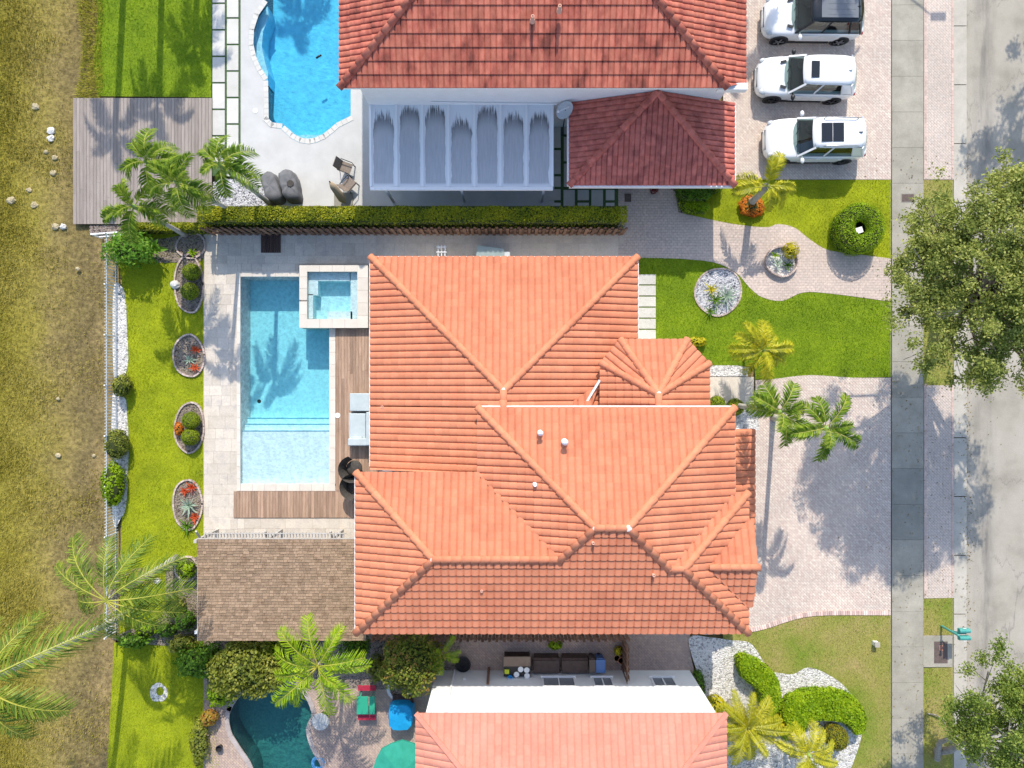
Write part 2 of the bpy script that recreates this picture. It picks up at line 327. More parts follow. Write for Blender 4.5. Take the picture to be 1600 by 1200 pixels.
m_pav_pool = M("pool_surround_stone", [(.34, .29, .27), (.46, .40, .37)], 1.3, 8, .8, .2, 35, fine=.15)
m_trav = M("travertine", [(.52, .455, .37), (.60, .53, .44), (.49, .44, .38)], 1.6, 8, .75, .12, 45, fine=.10, fscale=14, island=.10)
m_grout = M("grout", [(.45, .40, .33)], rough=.95)
m_coping = M("coping_stone", [(.60, .54, .455), (.66, .60, .52)], 2, 6, .7, .08, 50, island=.05, fine=.06)
m_patio = M("pale_patio_concrete", [(.48, .475, .455), (.56, .555, .535)], 1.1, 8, .85, .1, 50, fine=.07)
m_slab = M("pale_slab", [(.53, .51, .46), (.61, .585, .54)], 1.5, 6, .85, .1, 50, island=.06, fine=.07)
m_turf = M("dark_turf_strip", [(.05, .10, .035), (.09, .15, .055)], 9, 4, .95, .6, 60)
m_deckn = M("grey_brown_plank", [(.26, .217, .185), (.33, .28, .243)], 1.0, 7, .75, .2, 30, island=.14, fine=.12, stretch=(8, 1, 1))
m_ipe = M("ipe_plank", [(.30, .19, .125), (.42, .285, .20)], 1.0, 7, .6, .2, 30, island=.22, fine=.12, stretch=(8, 1, 1))
m_darkwood = M("dark_wood", [(.05, .03, .025), (.09, .055, .045)], 2, 6, .7, .2, 40, island=.25, stretch=(6, 1, 1))
m_plaster = M("pool_plaster", [(.69, .82, .83), (.76, .87, .88)], 5, 5, .7, fine=.08, fscale=16)
m_plaster_n = M("blue_pool_plaster", [(.40, .72, .88), (.50, .80, .92)], 5, 5, .7, fine=.08, fscale=14)
m_plaster_s = M("green_pool_plaster", [(.20, .36, .32), (.30, .46, .40)], 2.5, 7, .7, fine=.2, fscale=10)
m_tileline = M("waterline_tile", [(.10, .35, .48), (.16, .45, .58)], 20, 2, .3)
m_water = WATER("water", (.02, .865, .96), .33, gloss=.28, caustic_tint=.20, rs=12)
m_water_n = WATER("deep_blue_water", (.05, .83, .965), .45, gloss=.3, caustic_tint=.14, rs=6)
m_water_s = WATER("still_green_water", (.14, .72, .74), .7, gloss=.8, caustic_tint=.05, rs=3)
m_white = M("white_stucco", [(.76, .76, .74), (.82, .82, .80)], 1.5, 5, .85, .08, 120)
m_whitepaint = M("white_paint", [(.80, .80, .79)], rough=.45, spec=.4)
m_gravel_w = PEBBLE("white_pebbles", (.68, .655, .62), (.54, .52, .49), (.30, .285, .27), 14)
m_gravel_g = PEBBLE("grey_pebbles", (.55, .54, .55), (.36, .36, .38), (.10, .10, .11), 16)
m_mulch = PEBBLE("dark_mulch", (.30, .24, .20), (.19, .15, .13), (.07, .055, .045), 18)
m_bark = M("bark", [(.22, .19, .16), (.36, .32, .27)], 6, 6, .9, .6, 25, stretch=(1, 1, .5))
m_palmtrunk = M("palm_trunk", [(.34, .31, .27), (.48, .45, .40)], 1.5, 4, .85, .4, 12, stretch=(.3, .3, 7))
m_stone = M("pale_rock", [(.46, .42, .34), (.66, .62, .54)], 5, 6, .9, .5, 15)

# ------------------------------------------------------------------ ground, lawns, streets
pool_main = PL([(375, 432), (468, 432), (468, 512), (515, 512), (515, 756), (375, 756)])
pool_main_box = PL([(372, 414), (577, 414), (577, 760), (372, 760)])
pool_n_px = [(548, -150), (548, 190), (530, 199), (521, 207), (508, 217), (494, 223), (482, 225), (468, 223), (455, 216), (445, 207), (438, 201), (422, 199), (412, 189), (411, 125),
             (401, 110), (393, 92), (388, 70), (389, 45), (397, 20), (411, 0), (411, -150)]
pool_n = PL(pool_n_px)
pool_s_px = smooth([(358, 1108), (357, 1140), (372, 1168), (392, 1200), (402, 1250), (430, 1290), (490, 1285), (520, 1240), (506, 1198), (488, 1166), (482, 1138), (490, 1112), (470, 1075), (430, 1060), (385, 1075)], 4)
pool_s = PL(pool_s_px)
bxn = PL([(384, -160), (552, -160), (552, 230), (384, 230)]); bxs = PL([(350, 1050), (525, 1050), (525, 1300), (350, 1300)])
R = 450
g = MB().sheet([(-R, -R), (R, -R), (R, R), (-R, R)], -.25, [bxn, bxs, pool_main_box]); struct("ground", g, m_ground)
# dry field at the left edge: a gently lumpy sheet
nx, ny = 60, 130; X = np.linspace(-60, -19.4, nx); Y = np.linspace(-60, 60, ny); XX, YY = np.meshgrid(X, Y)
hh = -.03 + .05 * np.sin(XX * 1.3 + .7 * YY) * np.sin(YY * .9) + .03 * np.sin(3.1 * XX) * np.sin(2.7 * YY + XX) - .10 * np.exp(-((XX + 21.3) / .8) ** 2) - .02
V = np.stack([XX, YY, hh], -1).reshape(-1, 3); idx = np.arange(nx * ny).reshape(ny, nx)
F = np.stack([idx[:-1, :-1], idx[:-1, 1:], idx[1:, 1:], idx[1:, :-1]], -1).reshape(-1, 4)
def field_mat():
    m = M("field_soil", [(.17, .15, .04)], rough=.97, spec=.1); nt = m.node_tree; N = nt.nodes; L = nt.links; b = N["Principled BSDF"]
    g = N.new("ShaderNodeNewGeometry"); sp = N.new("ShaderNodeSeparateXYZ"); L.new(g.outputs["Position"], sp.inputs[0])
    n1 = N.new("ShaderNodeTexNoise"); n1.inputs["Scale"].default_value = .28; n1.inputs["Detail"].default_value = 8; n1.inputs["Roughness"].default_value = .7; L.new(g.outputs["Position"], n1.inputs[0])
    # distance from the trodden strip beside the gardens, made ragged by noise
    a = N.new("ShaderNodeMath"); a.operation = 'MULTIPLY_ADD'; a.inputs[1].default_value = 6; L.new(n1.outputs[0], a.inputs[0]); L.new(sp.outputs[0], a.inputs[2])
    mr = N.new("ShaderNodeMapRange"); mr.inputs[1].default_value = -22.5; mr.inputs[2].default_value = -16.5; L.new(a.outputs[0], mr.inputs[0])
    r = N.new("ShaderNodeValToRGB"); L.new(mr.outputs[0], r.inputs[0]); els = [(0, (.22, .19, .026)), (.3, (.25, .207, .042)), (.58, (.24, .185, .065)), (.78, (.17, .13, .055)), (1, (.26, .19, .085))]
    while len(r.color_ramp.elements) < len(els): r.color_ramp.elements.new(.5)
    for e, (p, c) in zip(r.color_ramp.elements, els): e.position = p; e.color = (*c, 1)
    n2 = N.new("ShaderNodeTexNoise"); n2.inputs["Scale"].default_value = 5; n2.inputs["Detail"].default_value = 7; n2.inputs["Roughness"].default_value = .7; L.new(g.outputs["Position"], n2.inputs[0])
    m2 = N.new("ShaderNodeMapRange"); m2.inputs[1].default_value = .3; m2.inputs[2].default_value = .7; m2.inputs[3].default_value = .45; m2.inputs[4].default_value = 1.55; L.new(n2.outputs[0], m2.inputs[0])
    s = N.new("ShaderNodeVectorMath"); s.operation = 'SCALE'; L.new(r.outputs[0], s.inputs[0]); L.new(m2.outputs[0], s.inputs[3]); L.new(s.outputs[0], b.inputs[0])
    bp = N.new("ShaderNodeBump"); bp.inputs["Strength"].default_value = .9; bp.inputs["Distance"].default_value = .08; L.new(n2.outputs[0], bp.inputs["Height"]); L.new(bp.outputs[0], b.inputs["Normal"])
    return m
link("field", npmesh("field", V, F, field_mat()), kind='structure')
fieldpoly = PL([(-60, -40), (150, -40), (118, 160), (118, 345), (160, 350), (162, 1010), (180, 1020), (172, 1240), (-60, 1240)])
def sparse(Q):
    f = np.sin(Q[:, 0] * .9 + 1.3 * np.sin(Q[:, 1] * .7)) + np.sin(Q[:, 1] * 1.1 + 2 * np.sin(Q[:, 0] * .5)) + .8 * np.sin(Q[:, 0] * 2.3) * np.sin(Q[:, 1] * 2.9) - np.clip((Q[:, 0] + 23.4) * 1.2, -2.2, 2.6)
    return f + RNG.normal(0, 1.8, len(Q)) > .2
blades("dry_grass", fieldpoly, 560, m_drygrass, .06, .17, .03, z=-.05, mask=sparse, seed=3)

lawns = {
 "lawn_north_west": (smooth([(140, -60), (152, 20), (146, 90), (152, 150)], 4, False) + [(330, 152), (331, -60)], m_lawn_soil2, m_grass2, 420),
 "lawn_back": (smooth([(176, 366), (190, 440), (196, 520), (196, 640), (190, 820), (186, 1000)], 4, False) + [(318, 1004), (318, 366)], m_lawn_soil, m_grass, 420),
 "lawn_south_west": (smooth([(178, 1004), (174, 1080), (170, 1150), (165, 1260)], 4, False) + [(345, 1260), (338, 1100), (330, 1080), (325, 1004)], m_lawn_soil, m_grass, 400),
 "lawn_north_front": ([(1090, 281), (1392, 281), (1392, 404)] + smooth([(1390, 404), (1330, 396), (1292, 390), (1264, 373), (1242, 356), (1216, 350), (1196, 355), (1140, 349), (1070, 334)], 4, False) + [(1060, 300)], m_lawn_soil, m_grass, 380),
 "lawn_front": ([(996, 400), (1030, 402)] + smooth([(1060, 404), (1115, 410), (1150, 426), (1170, 448), (1190, 464), (1222, 470), (1255, 457), (1300, 459), (1392, 472)], 4, False) + [(1392, 589)] + smooth([(1390, 589), (1330, 590), (1265, 586), (1210, 592), (1180, 593)], 3, False) + [(1180, 572), (1090, 572), (996, 535)], m_lawn_soil2, m_grass2, 520),
 "lawn_south_front": ([(1130, 990)] + smooth([(1165, 988), (1195, 982), (1222, 973), (1256, 964), (1300, 961), (1392, 961)], 4, False) + [(1392, 1260), (1130, 1260)], m_patchy, m_mixgrass, 300),
 "verge_north": ([(1443, 281), (1489, 281), (1489, 602), (1443, 602)], m_patchy, m_mixgrass, 320),
 "verge_middle": ([(1443, 935), (1489, 934), (1489, 992), (1443, 993)], m_patchy, m_mixgrass, 320),
 "verge_south": ([(1443, 1044), (1489, 1042), (1489, 1260), (1443, 1260)], m_patchy, m_mixgrass, 320),
}
beds_px = {'pebble_front': ell(1122, 455, 38, 37, 26), 'ring_n': ell(1175, 322, 24, 18)}
for nm, (px, soil, gm, dens) in lawns.items():
    poly = PL(px); key = nm.split("_")[0]
    struct(key, MB().sheet(poly, -.015), soil)
    blades("grass", poly, dens, gm, .04, .085, .02, holes=[PL(beds_px['pebble_front'])], z=-.015, seed=len(nm) * 7)
# tufts of long golden grass along the ragged edge of the north-west lawn
tuft = smooth([(118, -40), (128, 60), (125, 120), (120, 152), (160, 150), (158, 60), (162, -40)], 3)
blades("long_grass", PL(tuft), 480, LEAF("golden_grass_blade", [(.32, .32, .03), (.48, .44, .05), (.60, .52, .12)], transl=.25, scale=.5, spec=.1), .10, .24, .03, z=-.04, seed=11, lean=1.0)
# streets
struct("road", MB().sheet(PL([(1511, -700), (1511, 1900), (1990, 1900), (1990, -700)]), -.12), m_road)
struct("far_verge", MB().sheet(PL([(1990, -700), (1990, 1900), (2300, 1900), (2300, -700)]), -.05), m_patchy)
gut = sthing("gutter")
for i in range(-8, 24):
    y0 = 40 + i * 92; a = W(1491, y0 + .7); b = W(1511, y0 + 91.3)
    part("gutter_slab", MB().box(((a[0] + b[0]) / 2, (a[1] + b[1]) / 2, -.075), (abs(b[0] - a[0]), abs(b[1] - a[1]), .1)), m_gutter, gut)
sw = sthing("sidewalk")
for i in range(-5, 30):
    y0 = 8 + i * 55.7; a = W(1393.5, y0 + .15); b = W(1442.5, y0 + 55.5)
    if y0 > 1460 or y0 < -260: continue
    part("concrete_slab", MB().box(((a[0] + b[0]) / 2, (a[1] + b[1]) / 2, -.03), (b[0] - a[0], abs(b[1] - a[1]), .1)), m_conc_dark if i in (13, 14) else m_conc, sw)  # two slabs darker: partly their own tone, partly tree shade put into the colour
struct("sidewalk_bed", MB().sheet(PL([(1392, -700), (1392, 1900), (1491, 1900), (1491, -700)]), -.06), m_conc_dark)
struct("driveway_apron", MB().sheet(PL([(1443.5, -400), (1490.5, -400), (1490.5, 280.5), (1443.5, 280.5)]), .004), m_pav_apron)
struct("driveway_apron", MB().sheet(PL([(1443.5, 602), (1490.5, 602), (1490.5, 934), (1443.5, 935)]), .004), m_pav_apron)
drive_edge = smooth([(1100, 992), (1165, 988), (1195, 982), (1222, 973), (1256, 964), (1300, 961), (1392, 961)], 5, False)
struct("driveway", MB().sheet(PL([(1105, 640), (1180, 640), (1180, 594)] + smooth([(1182, 594), (1210, 592), (1265, 586), (1330, 590), (1392, 590)], 3, False) + drive_edge[::-1]), .0), m_pav)
struct("driveway", MB().sheet(PL([(1130, -400), (1392.5, -400), (1392.5, 280.5), (1130, 280.5)]), .0), m_pav)
path_n = [(966, 285), (1062, 285), (1062, 332)] + smooth([(1070, 334), (1140, 349), (1196, 355), (1216, 350), (1242, 356), (1264, 373), (1292, 390), (1330, 396), (1392, 404)], 4, False) + [(1392, 471)] + smooth([(1390, 471), (1300, 459), (1255, 457), (1222, 470), (1190, 464), (1170, 448), (1150, 426), (1115, 410), (1060, 404)], 4, False) + [(966, 402)]
struct("garden_path", MB().sheet(PL(path_n), .0), m_pav_pink)
struct("entry_path", MB().sheet(PL([(1060, 589), (1178, 589), (1178, 641), (1060, 641)]), -.004), m_trav)
m_edge = M("edging_brick", [(.66, .52, .46), (.60, .40, .34)], 3, 3, .85, island=.3)
edge = sthing("driveway_edging")
ebm = MB().box((0, 0, 0), (.095, .21, .05)).mesh("edging_brick"); ebm.materials.append(m_edge)
def along(pts, step, off=0.0):
    d = off; out = []
    for (x0, y0), (x1, y1) in zip(pts[:-1], pts[1:]):
        L = math.hypot(x1 - x0, y1 - y0)
        while d < L: t = d / L; out.append((x0 + (x1 - x0) * t, y0 + (y1 - y0) * t, math.atan2(y1 - y0, x1 - x0))); d += step
        d -= L
    return out
for (x, y, a) in along(PL([p for p in drive_edge if p[0] > 1150]), .11):
    o = link("edging_brick", ebm, None, edge, (x - .1 * math.sin(-a), y + .1 * math.cos(a), .004)); o.rotation_euler.z = a
ebl = MB().box((0, 0, 0), (.21, .095, .05)).mesh("edging_brick"); ebl.materials.append(M("red_edging_brick", [(.52, .37, .31), (.56, .43, .37)], 3, 3, .85, island=.15))
for xx in (1446.2, 1488.2):
    for y0, y1 in ((-20, 280), (603, 933)):
        for (x, y, a) in along(PL([(xx, y0), (xx, y1)]), .225):
            o = link("edging_brick", ebl, None, edge, (x, y, -.012)); o.rotation_euler.z = a
# ------------------------------------------------------------------ main pool deck and pools
deck = sthing("pool_deck")
part("grout_bed", MB().sheet(PL([(318, 364), (975, 364), (975, 420), (640, 420), (640, 900), (318, 900)]), -.012, [pool_main_box]), m_grout, deck)
unit = MB().box((0, 0, 0), (1, 1, 1)).mesh("stone_tile"); unit.materials.append(m_trav)
def tiles(x0, y0, x1, y1, row=.5, ws=(.41, .5, .61, .81), seed=0, z=.0):
    r = random.Random(seed); (ax, ay), (bx, by) = W(x0, y0), W(x1, y1); y = ay
    while y > by + .05:
        h = min(r.choice((row, row * 1.22)), y - by); x = ax - r.uniform(0, .3)
        if y - by - h < .12: h = y - by
        while x < bx - .04:
            w = r.choice(ws); l = max(x, ax); rr = min(x + w, bx)
            if bx - rr < .12: rr = bx
            if rr - l > .05:
                o = link("stone_tile", unit, None, deck, ((l + rr) / 2, y - h / 2, z - .015 + r.uniform(-.002, .002))); o.scale = (rr - l - .008, h - .008, .03)
            x = rr if rr == bx else x + w
        y -= h
tiles(318, 364, 975, 412, seed=1); tiles(318, 412, 371, 843, seed=2); tiles(371, 412, 467, 424, seed=5); tiles(371, 810, 562, 845, seed=3); tiles(578, 412, 590, 516, seed=6)
# swimming pool
pool = thing("swimming_pool", "long turquoise pool with a shallow pale shelf at its lower end, beside the wooden deck", "pool", (*W(445, 600), 0))
pb = MB()
(xl, yt), (xr, yb) = W(375, 432), W(515, 756); y_s = [W(0, y)[1] for y in (654, 663, 673)]
zz = [-1.4, -1.0, -.65, -.30]; ys = [yt, *y_s, yb]
pw = [(xl, yt), (W(468, 0)[0], yt), (W(468, 0)[0], W(0, 512)[1]), (xr, W(0, 512)[1]), (xr, yb), (xl, yb)]
for i in range(6):
    a, b = pw[i], pw[(i + 1) % 6]; pb.add([(*a, -1.45), (*b, -1.45), (*b, -.0), (*a, -.0)], [(0, 1, 2, 3)])
for i in range(4):
    pb.add([(xl, ys[i], zz[i]), (xr, ys[i], zz[i]), (xr, ys[i + 1], zz[i]), (xl, ys[i + 1], zz[i])], [(0, 1, 2, 3)])
    if i: pb.add([(xl, ys[i], zz[i]), (xr, ys[i], zz[i]), (xr, ys[i], zz[i - 1]), (xl, ys[i], zz[i - 1])], [(0, 1, 2, 3)])
part("basin", pb, m_plaster, pool)
tl = MB()
for i in range(1, 4): tl.box(((xl + xr) / 2, ys[i] - .03, zz[i] + .006), (xr - xl - .02, .045, .012))
part("step_tile_line", tl, m_tileline, pool)
part("drain", MB().lathe([(0, -1.398), (.10, -1.398), (.10, -1.385), (0, -1.38)], (*W(405, 627, -1.4), 0), 14), m_darkwood, pool)
ins = .004
wp = [(xl + ins, yt - ins), (pw[1][0] - ins, yt - ins), (pw[2][0] - ins, pw[2][1] - ins), (xr - ins, pw[3][1] - ins), (xr - ins, yb + ins), (xl + ins, yb + ins)]
part("water", MB().prism(wp, -1.6, -.09), m_water, pool)
def coping(p0, p1, w, h, z, parent, n=None, mat=m_coping, L=.6):
    (x0, y0), (x1, y1) = p0, p1; l = math.hypot(x1 - x0, y1 - y0); n = n or max(1, round(l / L)); a = math.atan2(y1 - y0, x1 - x0)
    me = MB().box((0, 0, 0), (l / n - .008, w, h)).mesh("coping_stone"); me.materials.append(mat)
    for i in range(n):
        t = (i + .5) / n; o = link("coping_stone", me, None, parent, (x0 + (x1 - x0) * t, y0 + (y1 - y0) * t, z)); o.rotation_euler.z = a
coping(W(373, 424), W(373, 767), .17, .05, .0, pool); coping(W(376, 428), W(467.5, 428), .26, .05, .0, pool)
coping(W(519.5, 513), W(519.5, 756), .30, .05, .002, pool); coping(W(376, 761.5), W(524, 761.5), .34, .05, .0, pool)
part("skimmer_lid", MB().lathe([(.0, 0), (.13, 0), (.13, .012), (0, .013)], (*W(528, 649), .06), 16), m_whitepaint, pool)
# hot tub
tub = thing("hot_tub", "raised square spa with pale stone rim at the head of the turquoise pool", "hot tub", (*W(521, 463), 0))
zt = .38
ox0, oy0 = W(468, 414.5, zt); ox1, oy1 = W(575, 512.5, zt); ix0, iy0 = W(480, 424.5, zt); ix1, iy1 = W(558.5, 498.5, zt)
outer = [(ox0 + .03, oy1 + .03), (ox1 - .03, oy1 + .03), (ox1 - .03, oy0 - .03), (ox0 + .03, oy0 - .03)]; inner = [(ix0, iy1), (ix1, iy1), (ix1, iy0), (ix0, iy0)]
part("shell", MB().prism(outer, -1.45, zt - .05, holes=[inner], bottom=False), m_trav, tub)
part("basin", MB().sheet(inner, -.55).box((ix0 + .22, iy0 - .55, -.24), (.44, 1.1, .62)).box(((ix0 + ix1) / 2, iy0 - .2, -.24), (ix1 - ix0 - .9, .4, .62)).box((ix1 - .2, (iy0 + iy1) / 2, -.24), (.4, iy0 - iy1, .62)).box(((ix0 + ix1) / 2 + .3, iy1 + .2, -.24), (1.2, .4, .62)).box((ix0 + .1, (iy0 + iy1) / 2 - .5, -.24), (.2, iy0 - iy1 - 1.1, .62)), m_plaster, tub)
part("water", MB().prism([(ix0 + .003, iy1 + .003), (ix1 - .003, iy1 + .003), (ix1 - .003, iy0 - .003), (ix0 + .003, iy0 - .003)], -.7, zt - .12), m_water, tub)
wl_, wr_, wt_, wb_ = ix0 - ox0, ox1 - ix1, oy0 - iy0, iy1 - oy1
ym = W(0, 470, zt)[1]
coping((ox0 + wl_ / 2, oy0), (ox0 + wl_ / 2, ym + .03), wl_, .06, zt, tub); coping((ox0 + wl_ / 2, ym - .03), (ox0 + wl_ / 2, oy1), wl_, .06, zt, tub)
coping((ix1 + wr_ / 2, oy0), (ix1 + wr_ / 2, oy1), wr_, .06, zt, tub); coping((ix0, iy1 - wb_ / 2), (ix1, iy1 - wb_ / 2), wb_, .06, zt, tub); coping((ix0, iy0 + wt_ / 2), (ix1, iy0 + wt_ / 2), wt_, .06, zt, tub)
# plank decks
def planks(parent, x0, y0, x1, y1, pitch, mat, z, seed=0, lens=(2.4, 3.6), gap=.008, th=.03):
    r = random.Random(seed); (ax, ay), (bx, by) = W(x0, y0, z), W(x1, y1, z); n = round((bx - ax) / pitch); p = (bx - ax) / n
    me = MB().box((0, 0, 0), (p - gap, 1, th)).mesh("plank"); me.materials.append(mat)
    for i in range(n):
        y = ay; first = True
        while y > by + .02:
            l = r.uniform(*lens) * (r.uniform(.4, 1) if first else 1); first = False
            l = min(l, y - by); l = y - by if y - by - l < .5 else l
            o = link("plank", me, None, parent, (ax + p * (i + .5), y - l / 2, z - th / 2 + r.uniform(-.002, .002))); o.scale.y = l - .006; y -= l
    part("joists", MB().box(((ax + bx) / 2, (ay + by) / 2, (z - th - .02) / 2 - .02), (bx - ax - .05, ay - by - .05, z - th + .02)), m_darkwood, parent)
wd = thing("wood_deck", "warm brown plank deck wrapped round the right and lower sides of the turquoise pool", "deck", (*W(540, 700), 0))
planks(wd, 524.5, 513.5, 592, 767, .145, m_ipe, .05, 1); planks(wd, 365, 767.6, 570, 809, .145, m_ipe, .05, 2)
nd = thing("plank_platform", "large grey brown plank platform at the field edge, below the bright green lawn", "deck", (*W(222, 252), 0))
planks(nd, 114, 153, 331, 350, .165, m_deckn, .10, 3, (6.4, 6.5), gap=.013)
mat_ = thing("slatted_mat", "small dark slatted wood mat on the shaded walkway near the palms", "mat", (*W(423, 379), 0))
(ax, ay), (bx, by) = W(408, 362), W(439, 395)
sl = MB().box((0, 0, 0), ((bx - ax) / 9 - .015, ay - by, .03)).mesh("slat"); sl.materials.append(m_darkwood)
for i in range(9): link("slat", sl, None, mat_, (ax + (bx - ax) * (i + .5) / 9, (ay + by) / 2, .03))
# ------------------------------------------------------------------ neighbour's pool and patio (above)
npo = thing("swimming_pool", "bright blue pool with scalloped lower end and curved side bench, beside the red tiled house", "pool", (*W(480, 100), 0))
struct("patio", MB().sheet(PL([(375, -250), (965, -250), (965, 326), (375, 326)]), .0, [pool_n]), m_patio)
pb = MB(); 
for i in range(len(pool_n)):
    a, b = pool_n[i], pool_n[(i + 1) % len(pool_n)]; pb.add([(*a, -1.5), (*b, -1.5), (*b, 0), (*a, 0)], [(0, 1, 2, 3)])
pb.sheet(pool_n, -1.5); part("basin", pb, m_plaster_n, npo)
bay = PL([(413, 126), (403, 110), (395, 92), (390, 70), (391, 45), (399, 20), (413, 2), (415, 18), (406, 42), (404, 66), (409, 90), (414, 108)])
part("bench", MB().prism(bay, -1.48, -.45), m_plaster_n, npo)
foot = PL(ell(483, 205, 34, 17)); part("step", MB().prism([p for p in PL([(450, 208), (455, 214), (468, 221), (482, 223), (496, 221), (508, 215), (518, 207), (500, 205), (470, 205)])], -1.48, -.5), m_plaster_n, npo)
part("water", MB().prism(pool_n, -1.7, -.08), m_water_n, npo)
part("skimmer_lid", MB().lathe([(0, 0), (.12, 0), (.12, .015), (0, .016)], (*W(399, 173), .0), 16), m_whitepaint, npo)
m_patio_rim = M("pool_rim_stone", [(.55, .53, .49), (.61, .59, .55)], 2, 6, .75, .08, 50, island=.04)
cq = along(PL(pool_n_px[1:20]), .27)
cpm = MB().box((0, 0, 0), (.29, .24, .03)).mesh("coping_stone"); cpm.materials.append(m_patio_rim)
for (x, y, a) in cq:
    nxx, nyy = math.sin(a), -math.cos(a)
    o = link("coping_stone", cpm, None, npo, (x - nxx * -.13, y - nyy * -.13, .002)); o.rotation_euler.z = a
# stepping slab path (two staggered columns in turf) left of the pool
struct("turf_strip", MB().sheet(PL([(331, -200), (376, -200), (376, 275), (331, 275)]), .004), m_turf)
sp_ = sthing("slab_path")
for i in range(-4, 7):
    for (x0, x1, yy) in ((332.5, 351.5, 7 + 41.4 * i), (355, 372.8, 30 + 41.4 * i)):
        if yy > 240: continue
        a, b = W(x0, yy), W(x1, yy + 38.6); part("slab", MB().box(((a[0] + b[0]) / 2, (a[1] + b[1]) / 2, .01), (b[0] - a[0], a[1] - b[1], .05)), m_slab, sp_)
struct("turf_strip", MB().sheet(PL([(866, 175), (966, 175), (966, 326), (866, 326)]), .004), m_turf)
for (x0, y0, x1, y1) in [(864.5, 150, 876, 193), (864.5, 197, 876, 231), (864.5, 235, 876, 272), (864.5, 276, 876, 292), (881, 198, 888, 210), (881, 214, 888, 252), (881, 256, 890, 292), (857.5, 296, 876, 313), (857.5, 317, 876, 328), (880.5, 297, 898, 328), (902.5, 297, 920, 313), (902.5, 317, 920, 328), (924, 297, 942, 328), (946.5, 297, 960, 313), (946.5, 317, 960, 328)]:
    a, b = W(x0, y0), W(x1, y1); part("slab", MB().box(((a[0] + b[0]) / 2, (a[1] + b[1]) / 2, .01), (b[0] - a[0], a[1] - b[1], .05)), m_slab, sp_)
struct("gravel_bed", MB().sheet(PL([(333, 285), (345, 278), (390, 283), (420, 296), (425, 326), (330, 326)]), .008), m_gravel_g)
for i in range(6):
    y0 = 429 + 17.3 * i; a, b = W(997.5, y0), W(1024.5, y0 + 15.3); part("slab", MB().box(((a[0] + b[0]) / 2, (a[1] + b[1]) / 2, .0), (b[0] - a[0], a[1] - b[1], .05)), m_slab, sp_)
# ------------------------------------------------------------------ neighbour's pool and patio (below)
struct("patio", MB().sheet(PL([(318, 1020), (600, 1004), (1075, 1004), (1085, 1050), (1085, 1300), (318, 1300)]), -.004, [pool_s]), m_pav_mauve)
struct("side_yard", MB().sheet(PL([(560, 900), (1078, 900), (1078, 1004.5), (560, 1004.5)]), -.008), m_pav_mauve)
spo = thing("swimming_pool", "dark teal kidney shaped pool shaded by shrubs in the lower yard", "pool", (*W(430, 1150), 0))
pb = MB()
for i in range(len(pool_s)):
    a, b = pool_s[i], pool_s[(i + 1) % len(pool_s)]; pb.add([(*a, -1.4), (*b, -1.4), (*b, 0), (*a, 0)], [(0, 1, 2, 3)])
pb.sheet(pool_s, -1.4); part("basin", pb, m_plaster_s, spo); part("water", MB().prism(pool_s, -1.6, -.1), m_water_s, spo)
rim = MB(); ring = pool_s + pool_s[:1]
for (x, y, a) in along(ring, .3): rim.box((x, y, .0), (.30, .22, .05), a)
part("rim", rim, m_pav_pool, spo)
ring = MB(); Rr, rr = .27, .09; cx, cy = W(497, 1193)
vs = [(cx + (Rr + rr * math.cos(b)) * math.cos(a), cy + (Rr + rr * math.cos(b)) * math.sin(a), -.06 + rr * math.sin(b)) for a in [2 * PI * i / 24 for i in range(24)] for b in [2 * PI * j / 8 for j in range(8)]]
ring.add(vs, [(i * 8 + j, ((i + 1) % 24) * 8 + j, ((i + 1) % 24) * 8 + (j + 1) % 8, i * 8 + (j + 1) % 8) for i in range(24) for j in range(8)])
o = part("swim_ring", ring, M("blue_vinyl", [(.08, .30, .55)], rough=.35, spec=.5), smooth_=True, label="blue inflatable swim ring floating in the dark teal pool", cat="swim ring")
# gravel beds
def bed(name, px, mat, z=.006): return struct(name, MB().sheet(PL(px), z), mat)
bed("gravel_bed", smooth([(178, 446), (192, 450), (197, 475), (198, 500), (200, 540), (200, 568), (194, 590), (186, 596), (178, 590), (176, 520)], 4), m_gravel_w)
bed("gravel_bed", smooth([(176, 615), (195, 620), (199, 650), (201, 690), (200, 740), (197, 790), (190, 808), (176, 810)], 4), m_gravel_w)
bed("gravel_bed", smooth([(1076, 998), (1110, 996), (1140, 1000), (1168, 1003), (1182, 1016), (1202, 1046), (1222, 1052), (1240, 1053), (1262, 1043), (1290, 1052), (1322, 1075), (1344, 1115), (1346, 1150), (1330, 1200), (1300, 1280), (1130, 1280), (1104, 1140), (1092, 1062)], 4), m_gravel_w)
bed("gravel_bed", [(1107, 571), (1150, 571), (1170, 574), (1168, 588), (1107, 588)], m_gravel_w)
bed("gravel_bed", [(1140, 641), (1184, 641), (1186, 672), (1140, 672)], m_gravel_w)
struct("gravel_bed", MB().sheet(PL(ell(248, 1082, 13, 16, 24, .08, 4)), .006, [PL(ell(250, 1080, 6, 7, 12))]), m_gravel_w)
bed("mulch_bed", smooth([(225, 378), (260, 372), (316, 366), (318, 402), (300, 412), (272, 410), (240, 408)], 4), m_mulch)
bed("mulch_bed", smooth([(262, 880), (300, 872), (318, 880), (318, 1000), (180, 1000), (200, 985), (255, 960)], 4), m_mulch)
bed("mulch_bed", [(318, 1000), (600, 1000), (720, 1003), (716, 1040), (640, 1080), (560, 1075), (340, 1080), (325, 1075)], m_mulch)
bed("mulch_bed", [(1030, 283), (1105, 283), (1100, 335), (1060, 332), (1055, 300)], m_mulch)
bed("mulch_bed", [(333, 322), (966, 322), (966, 366), (140, 366), (140, 352), (318, 350)], m_mulch)
